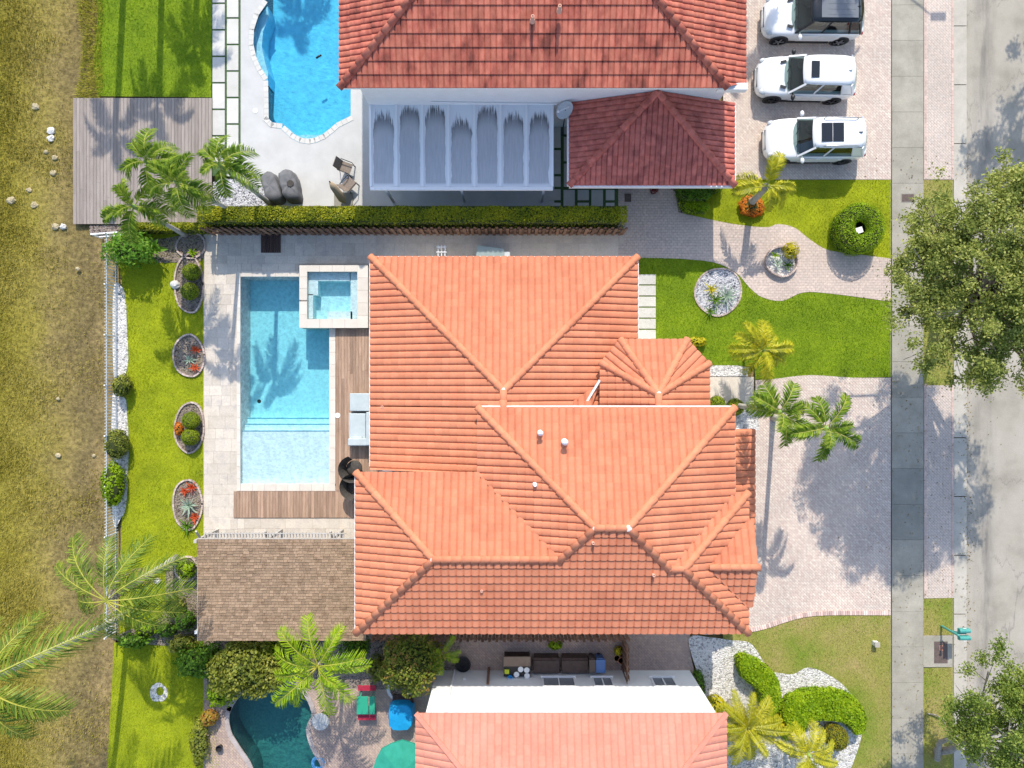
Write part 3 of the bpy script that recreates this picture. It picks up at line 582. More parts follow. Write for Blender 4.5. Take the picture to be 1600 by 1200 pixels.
# ------------------------------------------------------------------ tiled roofs
m_tile_main = M("terracotta_tile", [(.53, .188, .102), (.585, .224, .123), (.535, .193, .104)], .5, 6, .75, island=.075, fine=.06, fscale=9, spec=.15)
m_tile_north = M("weathered_red_tile", [(.42, .12, .075), (.48, .16, .105), (.39, .11, .075), (.20, .062, .045)], 1.6, 7, .8, island=.16, fine=.2, fscale=5, spec=.15, stretch=(1, .45, 1))
m_tile_port = M("deep_red_tile", [(.46, .125, .09), (.52, .16, .12), (.33, .09, .07)], 1.8, 7, .8, island=.14, fine=.2, fscale=5, spec=.15)
m_tile_south = M("pink_clay_tile", [(.56, .225, .155), (.61, .26, .185)], .7, 6, .8, island=.06, fine=.07, fscale=9, spec=.15)
m_under = M("roof_underlay", [(.26, .08, .045)], rough=.9)
class Roof:
    def __init__(s, parent, mat, pw, ex, rise=.085, lip=.035, flat=False, limit=300, wall_mat=m_white):
        s.p = parent; s.mat = mat; s.pw = pw; s.ex = ex; s.rise = rise; s.lip = lip; s.flat = flat; s.limit = limit; s.full = []; s.partial = []; s.deck = MB(); s.nm = 0
    def tile(s):
        pw, L, rise, lip = s.pw, s.ex * 1.12, s.rise, s.lip
        if s.flat: prof = [(0, 0), (.06, .02), (.12, .032), (.5, .038), (.86, .032), (.92, .02), (.96, 0.004), (1, 0)]
        else:
            prof = [(-.02, 0)] + [(.43 - .45 * math.cos(t), rise * math.sin(t) ** .55 if 0 < t < PI else 0) for t in [PI * k / 8 for k in range(1, 8)]] + [(.885, .008), (.98, .004)]
        vs = []; n = len(prof)
        for u, c in prof: vs.append((u * pw, 0, c + lip)); vs.append((u * pw, L, c + .004))
        for u, c in prof: vs.append((u * pw, 0, c + lip))
        for u, c in prof: vs.append((u * pw, 0.006, max(c * .6 - .02, -.02)))
        fs = [(2 * i, 2 * i + 2, 2 * i + 3, 2 * i + 1) for i in range(n - 1)] + [(2 * n + i, 3 * n + i, 3 * n + i + 1, 2 * n + i + 1) for i in range(n - 1)]
        return vs, fs
    def slope(s, poly, e, v, z0, sl, org=None):
        """poly: convex plan polygon; e: a point on the eave line; v: plan direction up the slope"""
        v = Vector((*v, 0)).normalized(); e3 = Vector((*e, z0)); zf = lambda p: z0 + sl * (Vector((*p, 0)) - Vector((*e, 0))).dot(v)
        Vv = Vector((v.x, v.y, sl)).normalized(); U = v.cross(Vector((0, 0, 1))); Nn = U.cross(Vv)
        cosl = 1 / math.sqrt(1 + sl * sl); o3 = e3 if org is None else Vector((*org, zf(org)))
        ab = [((Vector((*p, zf(p))) - o3).dot(U), (Vector((*p, zf(p))) - o3).dot(Vv)) for p in poly]
        area = sum(a[0] * b[1] - b[0] * a[1] for a, b in zip(ab, ab[1:] + ab[:1])); q = ab if area > 0 else ab[::-1]
        s.deck.add([(*p, zf(p) - .02) for p in (poly if area > 0 else poly[::-1])], [tuple(range(len(poly)))])
        edges = []
        for (x0, y0), (x1, y1) in zip(q, q[1:] + q[:1]):
            l = math.hypot(x1 - x0, y1 - y0); edges.append((x0, y0, -(y1 - y0) / l, (x1 - x0) / l))
        a0, a1 = min(x for x, _ in q), max(x for x, _ in q); b0, b1 = min(y for _, y in q), max(y for _, y in q)
        tv, tf = s.tile(); L = s.ex * 1.12
        bm = bmesh.new(); me = bpy.data.meshes.new("roof_tile"); me.from_pydata([U * x + Vv * y + Nn * z for x, y, z in tv], [], tf); me.materials.append(s.mat)
        me.polygons.foreach_set("use_smooth", [True] * len(tf)); me.update()
        anyp = False
        for j in range(math.floor(b0 / s.ex) , math.ceil(b1 / s.ex)):
            for i in range(math.floor(a0 / s.pw) - 1, math.ceil(a1 / s.pw) + 1):
                cs = [(i * s.pw + x, j * s.ex + y) for x in (0, s.pw) for y in (0, L)]
                d = [min((cx - ex_) * nx_ + (cy - ey_) * ny_ for cx, cy in cs) for ex_, ey_, nx_, ny_ in edges]
                dm = [max((cx - ex_) * nx_ + (cy - ey_) * ny_ for cx, cy in cs) for ex_, ey_, nx_, ny_ in edges]
                if min(dm) < .01: continue
                pos = o3 + U * (i * s.pw) + Vv * (j * s.ex)
                if min(d) > -.045:
                    cv = Vector((0, 0, CAM_H)) - pos; s.full.append((-(Nn.dot(cv.normalized())) / cv.length_squared, pos, me, (U, Vv, Nn)))
                else:
                    anyp = True; vv = [bm.verts.new((i * s.pw + x, j * s.ex + y, z)) for x, y, z in tv]
                    for f in tf: bm.faces.new([vv[k] for k in f])
        if anyp:
            for ex_, ey_, nx_, ny_ in edges:
                bmesh.ops.bisect_plane(bm, geom=bm.verts[:] + bm.edges[:] + bm.faces[:], plane_co=(ex_ - nx_ * .03, ey_ - ny_ * .03, 0), plane_no=(-nx_, -ny_, 0), clear_outer=True)
            bm.transform(Matrix(((U.x, Vv.x, Nn.x, o3.x), (U.y, Vv.y, Nn.y, o3.y), (U.z, Vv.z, Nn.z, o3.z), (0, 0, 0, 1))))
            bm.verts.index_update(); s.partial.append(([v.co.copy() for v in bm.verts], [tuple(v.index for v in f.verts) for f in bm.faces]))
        bm.free(); return zf
    def finish(s, caps=()):
        pl = world_loc(s.p); s.full.sort(key=lambda t: t[0]); rest = MB(); tv, tf = s.tile()
        for k, (_, pos, me, fr) in enumerate(s.full):
            if k < s.limit: link("roof_tile", me, None, s.p, pos)
            else: U, Vv, Nn = fr; rest.add([pos + U * x + Vv * y + Nn * z for x, y, z in tv], tf)
        for vs, fs in s.partial: rest.add(vs, fs)
        part("roof_tiles", rest, s.mat, s.p, True, kind='stuff'); part("roof_deck", s.deck, m_under, s.p)
        capm = {}
        for a, b in caps:
            a, b = Vector(a), Vector(b)
            if a.z > b.z: a, b = b, a
            d = (b - a); n = max(1, round(d.length / .40)); l = d.length / n; q = d.to_track_quat('X', 'Z')
            key = round(l, 3)
            if key not in capm:
                m = MB(); k = 9; vs = []
                for x, r in ((-.05, .165), (l, .13)):
                    for t in range(k): th = PI * t / (k - 1); vs.append((x, r * math.cos(th), r * .95 * math.sin(th) + (.02 if x < 0 else 0) - .02))
                vs.append((-.05, 0, -.02)); m.add(vs, [(t, t + 1, k + t + 1, k + t) for t in range(k - 1)] + [(t + 1, t, 2 * k) for t in range(k - 1)])
                me = m.mesh("ridge_tile", True); me.materials.append(s.mat); capm[key] = me
            for i in range(n):
                o = link("ridge_tile", capm[key], None, s.p, a + d * (i / n) + Vector((0, 0, .075))); o.rotation_mode = 'QUATERNION'; o.rotation_quaternion = q
def eave(parent, a, b, z, h=.2, name="gutter", off=.06, w=.11):
    """white gutter along an eave from a to b"""
    a, b = Vector((*a, z - .09)), Vector((*b, z - .09)); return part(name, MB().bar(a, b, w, h), m_whitepaint, parent)
SL = .35
# ---- the main house
mh = thing("house", "large orange tiled house with several hipped roofs, beside the turquoise pool", "house", (1, -3, 0))
rf = Roof(mh, m_tile_main, .305, .355, rise=.068, lip=.066)
ax0, ax1, ay, az = -6.325, 5.61, 5.69, 2.8; apx, apy = -.36, -.28
rf.slope([(ax0, ay), (ax1, ay), (apx, apy)], (ax0, ay), (0, -1), az, SL)
rf.slope([(ax0, ay), (apx, apy), (apx, -.99), (ax0, -.99)], (ax0, ay), (1, 0), az, SL)
rf.slope([(ax0, -.99), (-1.42, -.99), (-1.42, -3.8), (ax0, -3.8)], (ax0, ay), (1, 0), az, SL, (ax0, ay))
rf.slope([(ax1, ay), (ax1, -.99), (apx, -.99), (apx, apy)], (ax1, ay), (-1, 0), az, SL)
bz = 5.0; bx0, bx1, by, bb, cx0, fx1 = -1.42, 9.29, -.99, -10.39, -6.51, 9.855
rf.slope([(bx0, by), (bx1, by), (4.59, -5.69), (3.28, -5.69)], (bx0, by), (0, -1), bz, SL)
rf.slope([(bx0, by), (3.28, -5.69), (1.925, -7.045), (bx0, -3.70)], (bx0, by), (1, 0), bz, SL)
rf.slope([(bx1, by), (4.59, -5.69), (6.37, -7.47), (bx1, -4.55)], (bx1, by), (-1, 0), bz, SL)
rf.slope([(cx0, -3.7), (bx0, -3.7), (1.925, -7.045), (-3.165, -7.045)], (cx0, -3.7), (0, -1), bz, SL)
rf.slope([(cx0, -3.7), (-3.165, -7.045), (cx0, bb)], (cx0, -3.7), (1, 0), bz, SL)
og = (cx0, bb)
rf.slope([(cx0, bb), (-3.165, -7.045), (2.03, -7.045), (2.03, bb)], og, (0, 1), bz, SL, og)
rf.slope([(2.03, bb), (2.03, -6.94), (3.28, -5.69), (4.59, -5.69), (6.30, -7.40), (6.30, bb)], og, (0, 1), bz, SL, og)
rf.slope([(6.30, bb), (6.30, -7.47), (6.935, -7.47), (fx1, bb)], og, (0, 1), bz, SL, og)
rf.slope([(6.37, -7.47), (9.29, -4.55), (fx1, -4.55), (6.935, -7.47)], (fx1, -4.55), (0, -1), bz, SL)
rf.slope([(fx1, -4.55), (6.935, -7.47), (fx1, bb)], (fx1, -4.55), (-1, 0), bz, SL)
gy, gx0, gx1, gh = -7.49, 8.05, 10.07, 1.77; gz = 5.05
rf.slope([(gx0, gy), (gx1, gy), (gx1, gy + gh), (gx0 + gh, gy + gh)], (gx1, gy + gh), (0, -1), gz, SL)
rf.slope([(gx0, gy), (gx1, gy), (gx1, gy - gh), (gx0 + gh, gy - gh)], (gx1, gy - gh), (0, 1), gz, SL)
rf.slope([(10.83, -2.0), (9.0, -2.0), (9.0, -9.45), (10.83, -9.45)], (10.83, -2.0), (-1, 0), 2.9, SL)
# bay with a many sided hip
dz = 3.9; ap = (6.18, -.43); hz = dz + SL * 2.35
oc = [(3.83, .92), (4.70, 1.92), (7.58, 1.92), (8.53, .88)]
for p, q in zip(oc[:-1], oc[1:]):
    dv = Vector((q[0] - p[0], q[1] - p[1])); n = Vector((dv.y, -dv.x)).normalized(); dist = (Vector(ap) - Vector(p)).dot(n)
    rf.slope([p, q, ap], p, n, dz, (hz - dz) / dist)
rf.slope([(3.83, .92), ap, (ap[0], -.99), (3.83, -.99)], (3.83, .92), (1, 0), dz, SL)
rf.slope([(8.53, .88), ap, (ap[0], -.99), (8.53, -.99)], (8.53, .88), (-1, 0), dz, SL)
# small cricket between the bay and the upper block
rf.slope([(2.35, -.99), (3.42, -.99), (3.75, -.05)], (3.75, -.05), (0, -1), 3.72, .15)
Z = lambda z0, d: z0 + SL * d
caps = [((ax0, ay, az), (apx, apy, Z(az, 5.97))), ((ax1, ay, az), (apx, apy, Z(az, 5.97))), ((apx, apy, Z(az, 5.97)), (apx, -1.15, Z(az, 5.97))),
        ((bx0, by, bz), (3.28, -5.69, Z(bz, 4.7))), ((bx1, by, bz), (4.59, -5.69, Z(bz, 4.7))), ((3.28, -5.69, Z(bz, 4.7)), (4.59, -5.69, Z(bz, 4.7))),
        ((1.925, -7.045, Z(bz, 3.345)), (3.28, -5.69, Z(bz, 4.7))), ((6.37, -7.47, Z(bz, 2.92)), (4.59, -5.69, Z(bz, 4.7))),
        ((cx0, -3.7, bz), (-3.165, -7.045, Z(bz, 3.345))), ((cx0, bb, bz), (-3.165, -7.045, Z(bz, 3.345))), ((-3.165, -7.045, Z(bz, 3.345)), (1.925, -7.045, Z(bz, 3.345))),
        ((fx1, -4.55, bz), (6.935, -7.47, Z(bz, 2.92))), ((fx1, bb, bz), (6.935, -7.47, Z(bz, 2.92))), ((6.37, -7.47, Z(bz, 2.92)), (6.935, -7.47, Z(bz, 2.92))),
        ((gx1, gy, gz + SL * gh), (gx0, gy, gz + SL * gh)), ((ap[0], ap[1], hz), (ap[0], -.95, hz))] + [((*p, dz), (*ap, hz)) for p in oc]
rf.finish(caps)
part("valley_flashing", MB().bar(W3(937, 594, 4.0), W3(909, 640, 3.75), .09, .16), m_whitepaint, mh)
m_mortar = M("pale_mortar", [(.72, .62, .56), (.80, .72, .66)], 5, 4, .9)
for p in ((apx, apy, Z(az, 5.97) + .10), (*ap, hz + .10), (6.40, -7.47, Z(bz, 2.92) + .09), (-3.165, -7.045, Z(bz, 3.345) + .10), (3.28, -5.69, Z(bz, 4.7) + .1), (4.59, -5.69, Z(bz, 4.7) + .1)):
    part("ridge_joint", MB().ball(p, (.14, .14, .10), 10, 6, .12, 3), m_mortar, mh)
for a, b, z in [((ax0, ay), (ax1, ay), az), ((ax0 - .03, ay), (ax0 - .03, -3.7), az), ((ax1 + .03, ay), (ax1 + .03, .9), az), ((bx0, by + .03), (bx1, by + .03), bz), ((cx0 - .03, -3.7), (cx0 - .03, bb), bz), 
                ((cx0, bb + .03), (fx1, bb + .03), bz), ((bx1 + .0, by), (bx1 + .0, -4.55), bz), ((fx1 - .02, -4.55), (fx1 - .02, bb), bz), ((bx0 + .02, by), (bx0 + .02, -3.7), bz), ((10.80, -2.0), (10.80, -9.45), 2.9)]:
    eave(mh, a, b, z)
wl1 = MB().prism([(ax0 + .5, -3.9), (ax1 - .4, -3.9), (ax1 - .4, ay - .5), (ax0 + .5, ay - .5)], -.02, az - .02)
part("wall", wl1, m_white, mh)
wl2 = MB().prism([(bx0 + .45, by - .4), (bx1 - .4, by - .4), (bx1 - .4, -9.9), (cx0 + .5, -9.9), (cx0 + .5, -4.1), (bx0 + .45, -4.1)], -.01, bz - .03)
part("wall", wl2, m_white, mh)
part("wall", MB().prism([(bx1 - .5, -5.0), (9.6, -5.0), (9.6, -9.8), (bx1 - .5, -9.8)], -.015, bz - .04), m_white, mh)
part("wall", MB().prism([(4.2, -1.2), (8.2, -1.2), (8.2, .75), (7.45, 1.55), (4.85, 1.55), (4.2, .8)], -.013, dz - .03), m_white, mh)
part("gable_wall", MB().add([(10.0, gy - gh + .1, 4.6), (10.0, gy + gh - .1, 4.6), (10.0, gy + gh - .1, gz - .05), (10.0, gy, gz + SL * gh - .08), (10.0, gy - gh + .1, gz - .05)] + [(9.5, gy - gh + .1, 4.6), (9.5, gy + gh - .1, 4.6), (9.5, gy + gh - .1, gz - .05), (9.5, gy, gz + SL * gh - .08), (9.5, gy - gh + .1, gz - .05)], [(0, 1, 2, 3, 4), (9, 8, 7, 6, 5), (0, 5, 6, 1), (1, 6, 7, 2), (2, 7, 8, 3), (3, 8, 9, 4), (4, 9, 5, 0)]), m_white, mh)
for yy in (-2.3, -9.75):
    part("porch_column", MB().box((10.55 if yy > -5 else 10.7, yy, 1.25), (.34, .40, 2.5)).box((10.55 if yy > -5 else 10.7, yy, 2.54), (.42, .48, .1)), m_white, mh)
part("garage_door", MB().box((9.66, -6.0, 1.1), (.06, 4.6, 2.2)), m_whitepaint, mh)
def pipe(px, py, z, r, h, mat, parent, cap=False, zs=None):
    x, y = W(px, py, z); m = MB().lathe([(r * 1.5, z - .1), (r * 1.5, z + .02), (r, z + .06), (r, z + h), (r * .55, z + h), (r * .5, z + h - .05)], (x, y, 0), 12)
    if cap: m.lathe([(r * 1.5, z + h - .06), (r * 1.6, z + h + .02), (r * .5, z + h + .1), (0, z + h + .11)], (x, y, 0), 12)
    return part("roof_vent", m, mat, parent, True)
m_ventpink = M("painted_vent", [(.62, .36, .26)], rough=.6)
pipe(844, 676, 5.65, .075, .28, m_whitepaint, mh, True); pipe(882, 690, 5.8, .085, .30, m_whitepaint, mh, True); pipe(836, 757, 5.9, .07, .22, m_whitepaint, mh)
pipe(598, 636, 2.95, .07, .15, m_ventpink, mh)
for px, py, z in ((926, 847, 6.45), (1020, 897, 5.95), (753, 921, 5.6)): pipe(px, py, z, .06, .28, m_ventpink, mh)
# ---- house above
nh = thing("house", "red tiled house with dark streaked tiles at the top edge, beside the parked white cars", "house", (1, 18, 0))
rn = Roof(nh, m_tile_north, .235, .50, rise=.07, lip=.045)
nx0, nx1, ny0, nz = -6.95, 9.52, 11.98, 6.0; nd_ = 6.3
rn.slope([(nx0, ny0), (nx1 - .85, ny0), (nx1 - .85 - nd_, ny0 + nd_), (nx0 + nd_, ny0 + nd_)], (nx0, ny0), (0, 1), nz, SL)
rn.slope([(nx0, ny0), (nx0 + nd_, ny0 + nd_), (nx0, ny0 + 2 * nd_)], (nx0, ny0), (1, 0), nz, SL)
rn.slope([(nx1, ny0 + .35), (nx1 - .85, ny0 + .05), (nx1 - .85 - nd_, ny0 + nd_), (nx1 - .85, ny0 + 2 * nd_), (nx1, ny0 + 2 * nd_)], (nx1, ny0), (-1, 0), nz - .85 * SL, SL)
rn.slope([(nx0, ny0 + 2 * nd_), (nx0 + nd_, ny0 + nd_), (nx1 - .85 - nd_, ny0 + nd_), (nx1 - .85, ny0 + 2 * nd_)], (nx0, ny0 + 2 * nd_), (0, -1), nz, SL)
zr = nz + SL * nd_
rn.finish([((nx0, ny0, nz), (nx0 + nd_, ny0 + nd_, zr)), ((nx1 - .85, ny0, nz), (nx1 - .85 - nd_, ny0 + nd_, zr)), ((nx0 + nd_, ny0 + nd_, zr), (nx1 - .85 - nd_, ny0 + nd_, zr)), ((nx0, ny0 + 2 * nd_, nz), (nx0 + nd_, ny0 + nd_, zr)), ((nx1 - .85, ny0 + 2 * nd_, nz), (nx1 - .85 - nd_, ny0 + nd_, zr))])
part("wall", MB().prism([(nx0 + .5, 12.55), (nx1 - .35, 12.55), (nx1 - .35, 24.0), (nx0 + .5, 24.0)], -.02, nz - .5), m_white, nh)
part("soffit", MB().box(((nx0 + nx1) / 2 - .4, ny0 + .24, nz - .14), (nx1 - nx0 - .9, .44, .12)), m_whitepaint, nh)
part("gable_end", MB().box((nx1 - .55, ny0 + .12, nz - .28), (1.2, .26, .34)), m_white, nh)
for px, py, z in ((832, 32, 7.0), (874, 16, 7.3)): pipe(px, py, z, .07, .34, m_ventpink, nh)
part("wall_pipe", MB().tube([(-3.6, 12.5, 3.2), (-1, 12.5, 3.1), (2.0, 12.5, 3.0)], .03, 6), m_whitepaint, nh)
for x in (-5.2, -2.2, .6): part("window", MB().box((x, 12.535, 1.2), (1.4, .05, 1.9)), M("dark_window", [(.05, .06, .07)], rough=.1, spec=.6), nh)
cp = thing("carport", "dark red tiled pyramid roofed entry porch in front of the upper house", "carport", (6.2, 10.7, 0))
rc = Roof(cp, m_tile_port, .235, .42, rise=.065, lip=.03)
px0, px1, py0, pz = 2.56, 9.91, 8.87, 3.0; pa = (6.22, 12.5); ph = pz + SL * 3.66
rc.slope([(px0, py0), (px1, py0), pa], (px0, py0), (0, 1), pz, SL)
rc.slope([(px0, py0), pa, (px0, 12.5)], (px0, py0), (1, 0), pz, SL); rc.slope([(px1, py0), pa, (px1, 12.5)], (px1, py0), (-1, 0), pz, SL)
rc.finish([((px0, py0, pz), (*pa, ph)), ((px1, py0, pz), (*pa, ph))])
for a, b in (((px0, py0 - .03), (px1, py0 - .03)), ((px0 - .04, py0), (px0 - .04, 12.3)), ((px1 + .02, py0), (px1 + .02, 12.4))): eave(cp, a, b, pz, name="fascia", h=.24)
part("wall", MB().prism([(px0 + .45, py0 + .8), (px1 - .3, py0 + .8), (px1 - .3, 12.45), (px0 + .45, 12.45)], -.012, pz - .1), m_white, cp)
part("door", MB().box((5.6, py0 + .79, 1.1), (1.0, .06, 2.2)), m_darkwood, cp)
# ---- house below
sh = thing("house", "pink tiled house at the bottom edge with a bright white upper wall", "house", (2.5, -18, 0))
rs = Roof(sh, m_tile_south, .30, .40, lip=.022, flat=True)
sx0, sx1, sy0, sz = -4.02, 8.97, -13.76, 5.0; sdp = 6.2
rs.slope([(sx0, sy0), (sx1, sy0), (sx1 - sdp, sy0 - sdp), (sx0 + sdp, sy0 - sdp)], (sx0, sy0), (0, -1), sz, SL)
rs.slope([(sx0, sy0), (sx0 + sdp, sy0 - sdp), (sx0, sy0 - 2 * sdp)], (sx0, sy0), (1, 0), sz, SL); rs.slope([(sx1, sy0), (sx1 - sdp, sy0 - sdp), (sx1, sy0 - 2 * sdp)], (sx1, sy0), (-1, 0), sz, SL)
rs.slope([(sx0, sy0 - 2 * sdp), (sx0 + sdp, sy0 - sdp), (sx1 - sdp, sy0 - sdp), (sx1, sy0 - 2 * sdp)], (sx0, sy0 - 2 * sdp), (0, 1), sz, SL)
zr = sz + SL * sdp
rs.finish([])
m_hip = m_tile_south
for k, (a, b) in enumerate([((sx0, sy0, sz), (sx0 + sdp, sy0 - sdp, zr)), ((sx1, sy0, sz), (sx1 - sdp, sy0 - sdp, zr)), ((sx0 + sdp, sy0 - sdp, zr), (sx1 - sdp, sy0 - sdp, zr))]):
    part("hip_cap", MB().bar(Vector(a) + Vector((0, 0, .04)), Vector(b) + Vector((0, 0, .04)), .2, .10), m_hip, sh)
part("wall", MB().prism([(sx0 + .35, sy0 - .22), (sx0 + .35, sy0 - 12), (sx1 - .3, sy0 - 12), (sx1 - .3, sy0 - .22)][::-1], -.02, sz - .06), m_white, sh)
m_pane = M("shaded_pane", [(.06, .07, .08), (.10, .11, .12)], 3, 3, .15, spec=.5)
wy = sy0 - .22
for px0_, px1_ in ((850, 897), (929, 956), (1022, 1054)):
    xa, xb = W(px0_, 1070, 1.5)[0], W(px1_, 1070, 1.5)[0]; fr = part("window", MB().box(((xa + xb) / 2, wy + .03, 1.95), (xb - xa + .16, .07, .1)).box(((xa + xb) / 2, wy + .05, .92), (xb - xa + .26, .14, .08)).box((xa - .04, wy + .03, 1.43), (.08, .07, .98)).box((xb + .04, wy + .03, 1.43), (.08, .07, .98)).box(((xa + xb) / 2, wy + .03, 1.43), (.06, .06, .98)), m_whitepaint, sh)
    for s_ in (0, 1):
        xm = (xa + xb) / 2; l, r_ = (xa, xm - .03) if s_ == 0 else (xm + .03, xb)
        part("pane", MB().box(((l + r_) / 2, wy + .012, 1.43), (r_ - l, .024, .94)), m_pane, fr)
        bl = MB()
        for k in range(7): bl.box(((l + r_) / 2, wy + .028, 1.05 + k * .125), (r_ - l - .04, .012, .028))
        part("blind_slats", bl, M("grey_blind", [(.34, .35, .36)], rough=.6), fr)
dpx = W(707, 1046)[0]
part("downpipe", MB().tube([(dpx + .1, wy + .06, .05), (dpx + .1, wy + .06, 4.85)], .05, 8), m_whitepaint, sh)
part("hose_bib", MB().box((W(728, 1060)[0], wy + .04, 1.0), (.08, .1, .3)), m_whitepaint, sh)
# ---- awning of the upper house
aw = thing("awning", "white panelled patio awning with seven grey stains, shaded by the red tiled house", "awning", (-2.3, 10.8, 0))
def stain_mat():
    m = M("stained_white_panel", [(.7, .7, .7)], rough=.5); nt = m.node_tree; N = nt.nodes; L = nt.links; b = N["Principled BSDF"]
    tc = N.new("ShaderNodeTexCoord"); sp = N.new("ShaderNodeSeparateXYZ"); L.new(tc.outputs["Generated"], sp.inputs[0])
    g = N.new("ShaderNodeNewGeometry"); mp = N.new("ShaderNodeVectorMath"); mp.operation = 'MULTIPLY'; mp.inputs[1].default_value = (16, 1.0, 1); L.new(g.outputs["Position"], mp.inputs[0])
    nz = N.new("ShaderNodeTexNoise"); nz.inputs["Scale"].default_value = 1.2; nz.inputs["Detail"].default_value = 6; nz.inputs["Roughness"].default_value = .7; L.new(mp.outputs[0], nz.inputs[0])
    def mth(op, a, bb, c=None):
        n = N.new("ShaderNodeMath"); n.operation = op
        for i, q in enumerate((a, bb, c)):
            if q is None: continue
            if isinstance(q, (int, float)): n.inputs[i].default_value = q
            else: L.new(q, n.inputs[i])
        return n.outputs[0]
    lo_ = N.new("ShaderNodeTexNoise"); lo_.inputs["Scale"].default_value = 1.1; lo_.inputs["Detail"].default_value = 3; L.new(g.outputs["Position"], lo_.inputs[0]); oi = N.new("ShaderNodeObjectInfo")
    ux = mth('ADD', mth('ABSOLUTE', mth('SUBTRACT', sp.outputs[0], .5), 0), mth('MULTIPLY_ADD', lo_.outputs[0], .22, -.11))          # 0 at the middle of the panel
    top = mth('ADD', mth('MULTIPLY_ADD', nz.outputs[0], .42, .56), mth('MULTIPLY', oi.outputs['Random'], .16))                    # ragged upper end of the streak
    tt = mth('SUBTRACT', mth('SUBTRACT', top, mth('MULTIPLY', mth('POWER', ux, 4), 4.0)), sp.outputs[1])
    a = N.new("ShaderNodeMapRange"); a.inputs[1].default_value = -.02; a.inputs[2].default_value = .05; L.new(tt, a.inputs[0])
    bb = N.new("ShaderNodeMapRange"); bb.inputs[1].default_value = .45; bb.inputs[2].default_value = .42; L.new(mth('MULTIPLY_ADD', nz.outputs[0], .04, ux), bb.inputs[0])
    c = N.new("ShaderNodeMapRange"); c.inputs[1].default_value = .02; c.inputs[2].default_value = .05; L.new(sp.outputs[1], c.inputs[0])
    mask = mth('MULTIPLY', mth('MULTIPLY', a.outputs[0], bb.outputs[0]), c.outputs[0])
    head = N.new("ShaderNodeMapRange"); head.inputs[1].default_value = .02; head.inputs[2].default_value = .22; head.inputs[3].default_value = 1; head.inputs[4].default_value = .22; L.new(tt, head.inputs[0])
    edge_ = N.new("ShaderNodeMapRange"); edge_.inputs[1].default_value = .36; edge_.inputs[2].default_value = .42; edge_.inputs[3].default_value = 0; edge_.inputs[4].default_value = .55; L.new(ux, edge_.inputs[0])
    dk = mth('MULTIPLY', mth('MAXIMUM', head.outputs[0], edge_.outputs[0]), mth('MULTIPLY_ADD', nz.outputs[0], 2.6, -.55))
    r = N.new("ShaderNodeValToRGB"); L.new(dk, r.inputs[0]); r.color_ramp.elements[0].color = (.49, .49, .50, 1); r.color_ramp.elements[1].color = (.09, .09, .095, 1); r.color_ramp.elements[0].position = .1; r.color_ramp.elements[1].position = .85
    mx = N.new("ShaderNodeMix"); mx.data_type = 'RGBA'; mx.inputs[6].default_value = (.74, .75, .76, 1); L.new(mask, mx.inputs[0]); L.new(r.outputs[0], mx.inputs[7]); L.new(mx.outputs[2], b.inputs[0])
    return m
m_stain = stain_mat(); aa = W(579, 157, 2.7); ab_ = W(863, 293, 2.7); pwid = (ab_[0] - aa[0]) / 7
for i in range(7):
    x = aa[0] + pwid * (i + .5); mb = MB(); h0, h1 = 2.62, 2.78; n = 6
    vs = []; 
    for j in (0, 1):
        for k in range(n + 1):
            u = k / n - .5; vs.append((x + u * (pwid - .09), (ab_[1] + .06, aa[1])[j], (h0, h1)[j] - .03 * (1 - (2 * u) ** 2)))
    mb.add(vs, [(k, k + 1, n + 2 + k, n + 1 + k) for k in range(n)]); part("awning_panel", mb, m_stain, aw)
for i in range(8):
    x = aa[0] + pwid * i; part("rib", MB().bar((x, ab_[1] + .05, 2.65), (x, aa[1], 2.81), .10, .07), m_whitepaint, aw)
part("front_gutter", MB().box(((aa[0] + ab_[0]) / 2, ab_[1] - .03, 2.60), (ab_[0] - aa[0] + .06, .14, .14)), m_whitepaint, aw)
for i in range(30): 
    x = aa[0] + (ab_[0] - aa[0]) * (i + .5) / 30; part("gutter_bracket", MB().box((x, ab_[1] - .06, 2.69), (.09, .12, .05)), m_whitepaint, aw)
for px in (600, 720, 850): 
    x = W(px, 0, 2.6)[0]; part("post", MB().box((x, ab_[1] + .05, 1.27), (.1, .1, 2.54)), m_whitepaint, aw)
# ---- shingled pavilion
pv = thing("pavilion", "brown shingle roofed pavilion below the pool deck, touching the orange tiled house", "pavilion", (-11, -9.5, 0))
m_shing = M("brown_shingle", [(.215, .142, .088), (.30, .207, .136), (.25, .173, .11)], 2.2, 8, .95, .3, 60, island=.22, fine=.18, fscale=25)
gx_0, gy_0 = W(307.5, 843, 2.75); gx_1, gy_1 = W(572, 1001, 2.6)
part("roof_deck", MB().add([(gx_0, gy_0, 2.72), (gx_1, gy_0, 2.72), (gx_1, gy_1, 2.56), (gx_0, gy_1, 2.56), (gx_0, gy_0, 2.60), (gx_1, gy_0, 2.60), (gx_1, gy_1, 2.42), (gx_0, gy_1, 2.42)], [(3, 2, 1, 0), (4, 5, 6, 7), (0, 1, 5, 4), (1, 2, 6, 5), (2, 3, 7, 6), (3, 0, 4, 7)]), m_darkwood, pv)
rg = random.Random(5); nrow = 36; sm = MB()
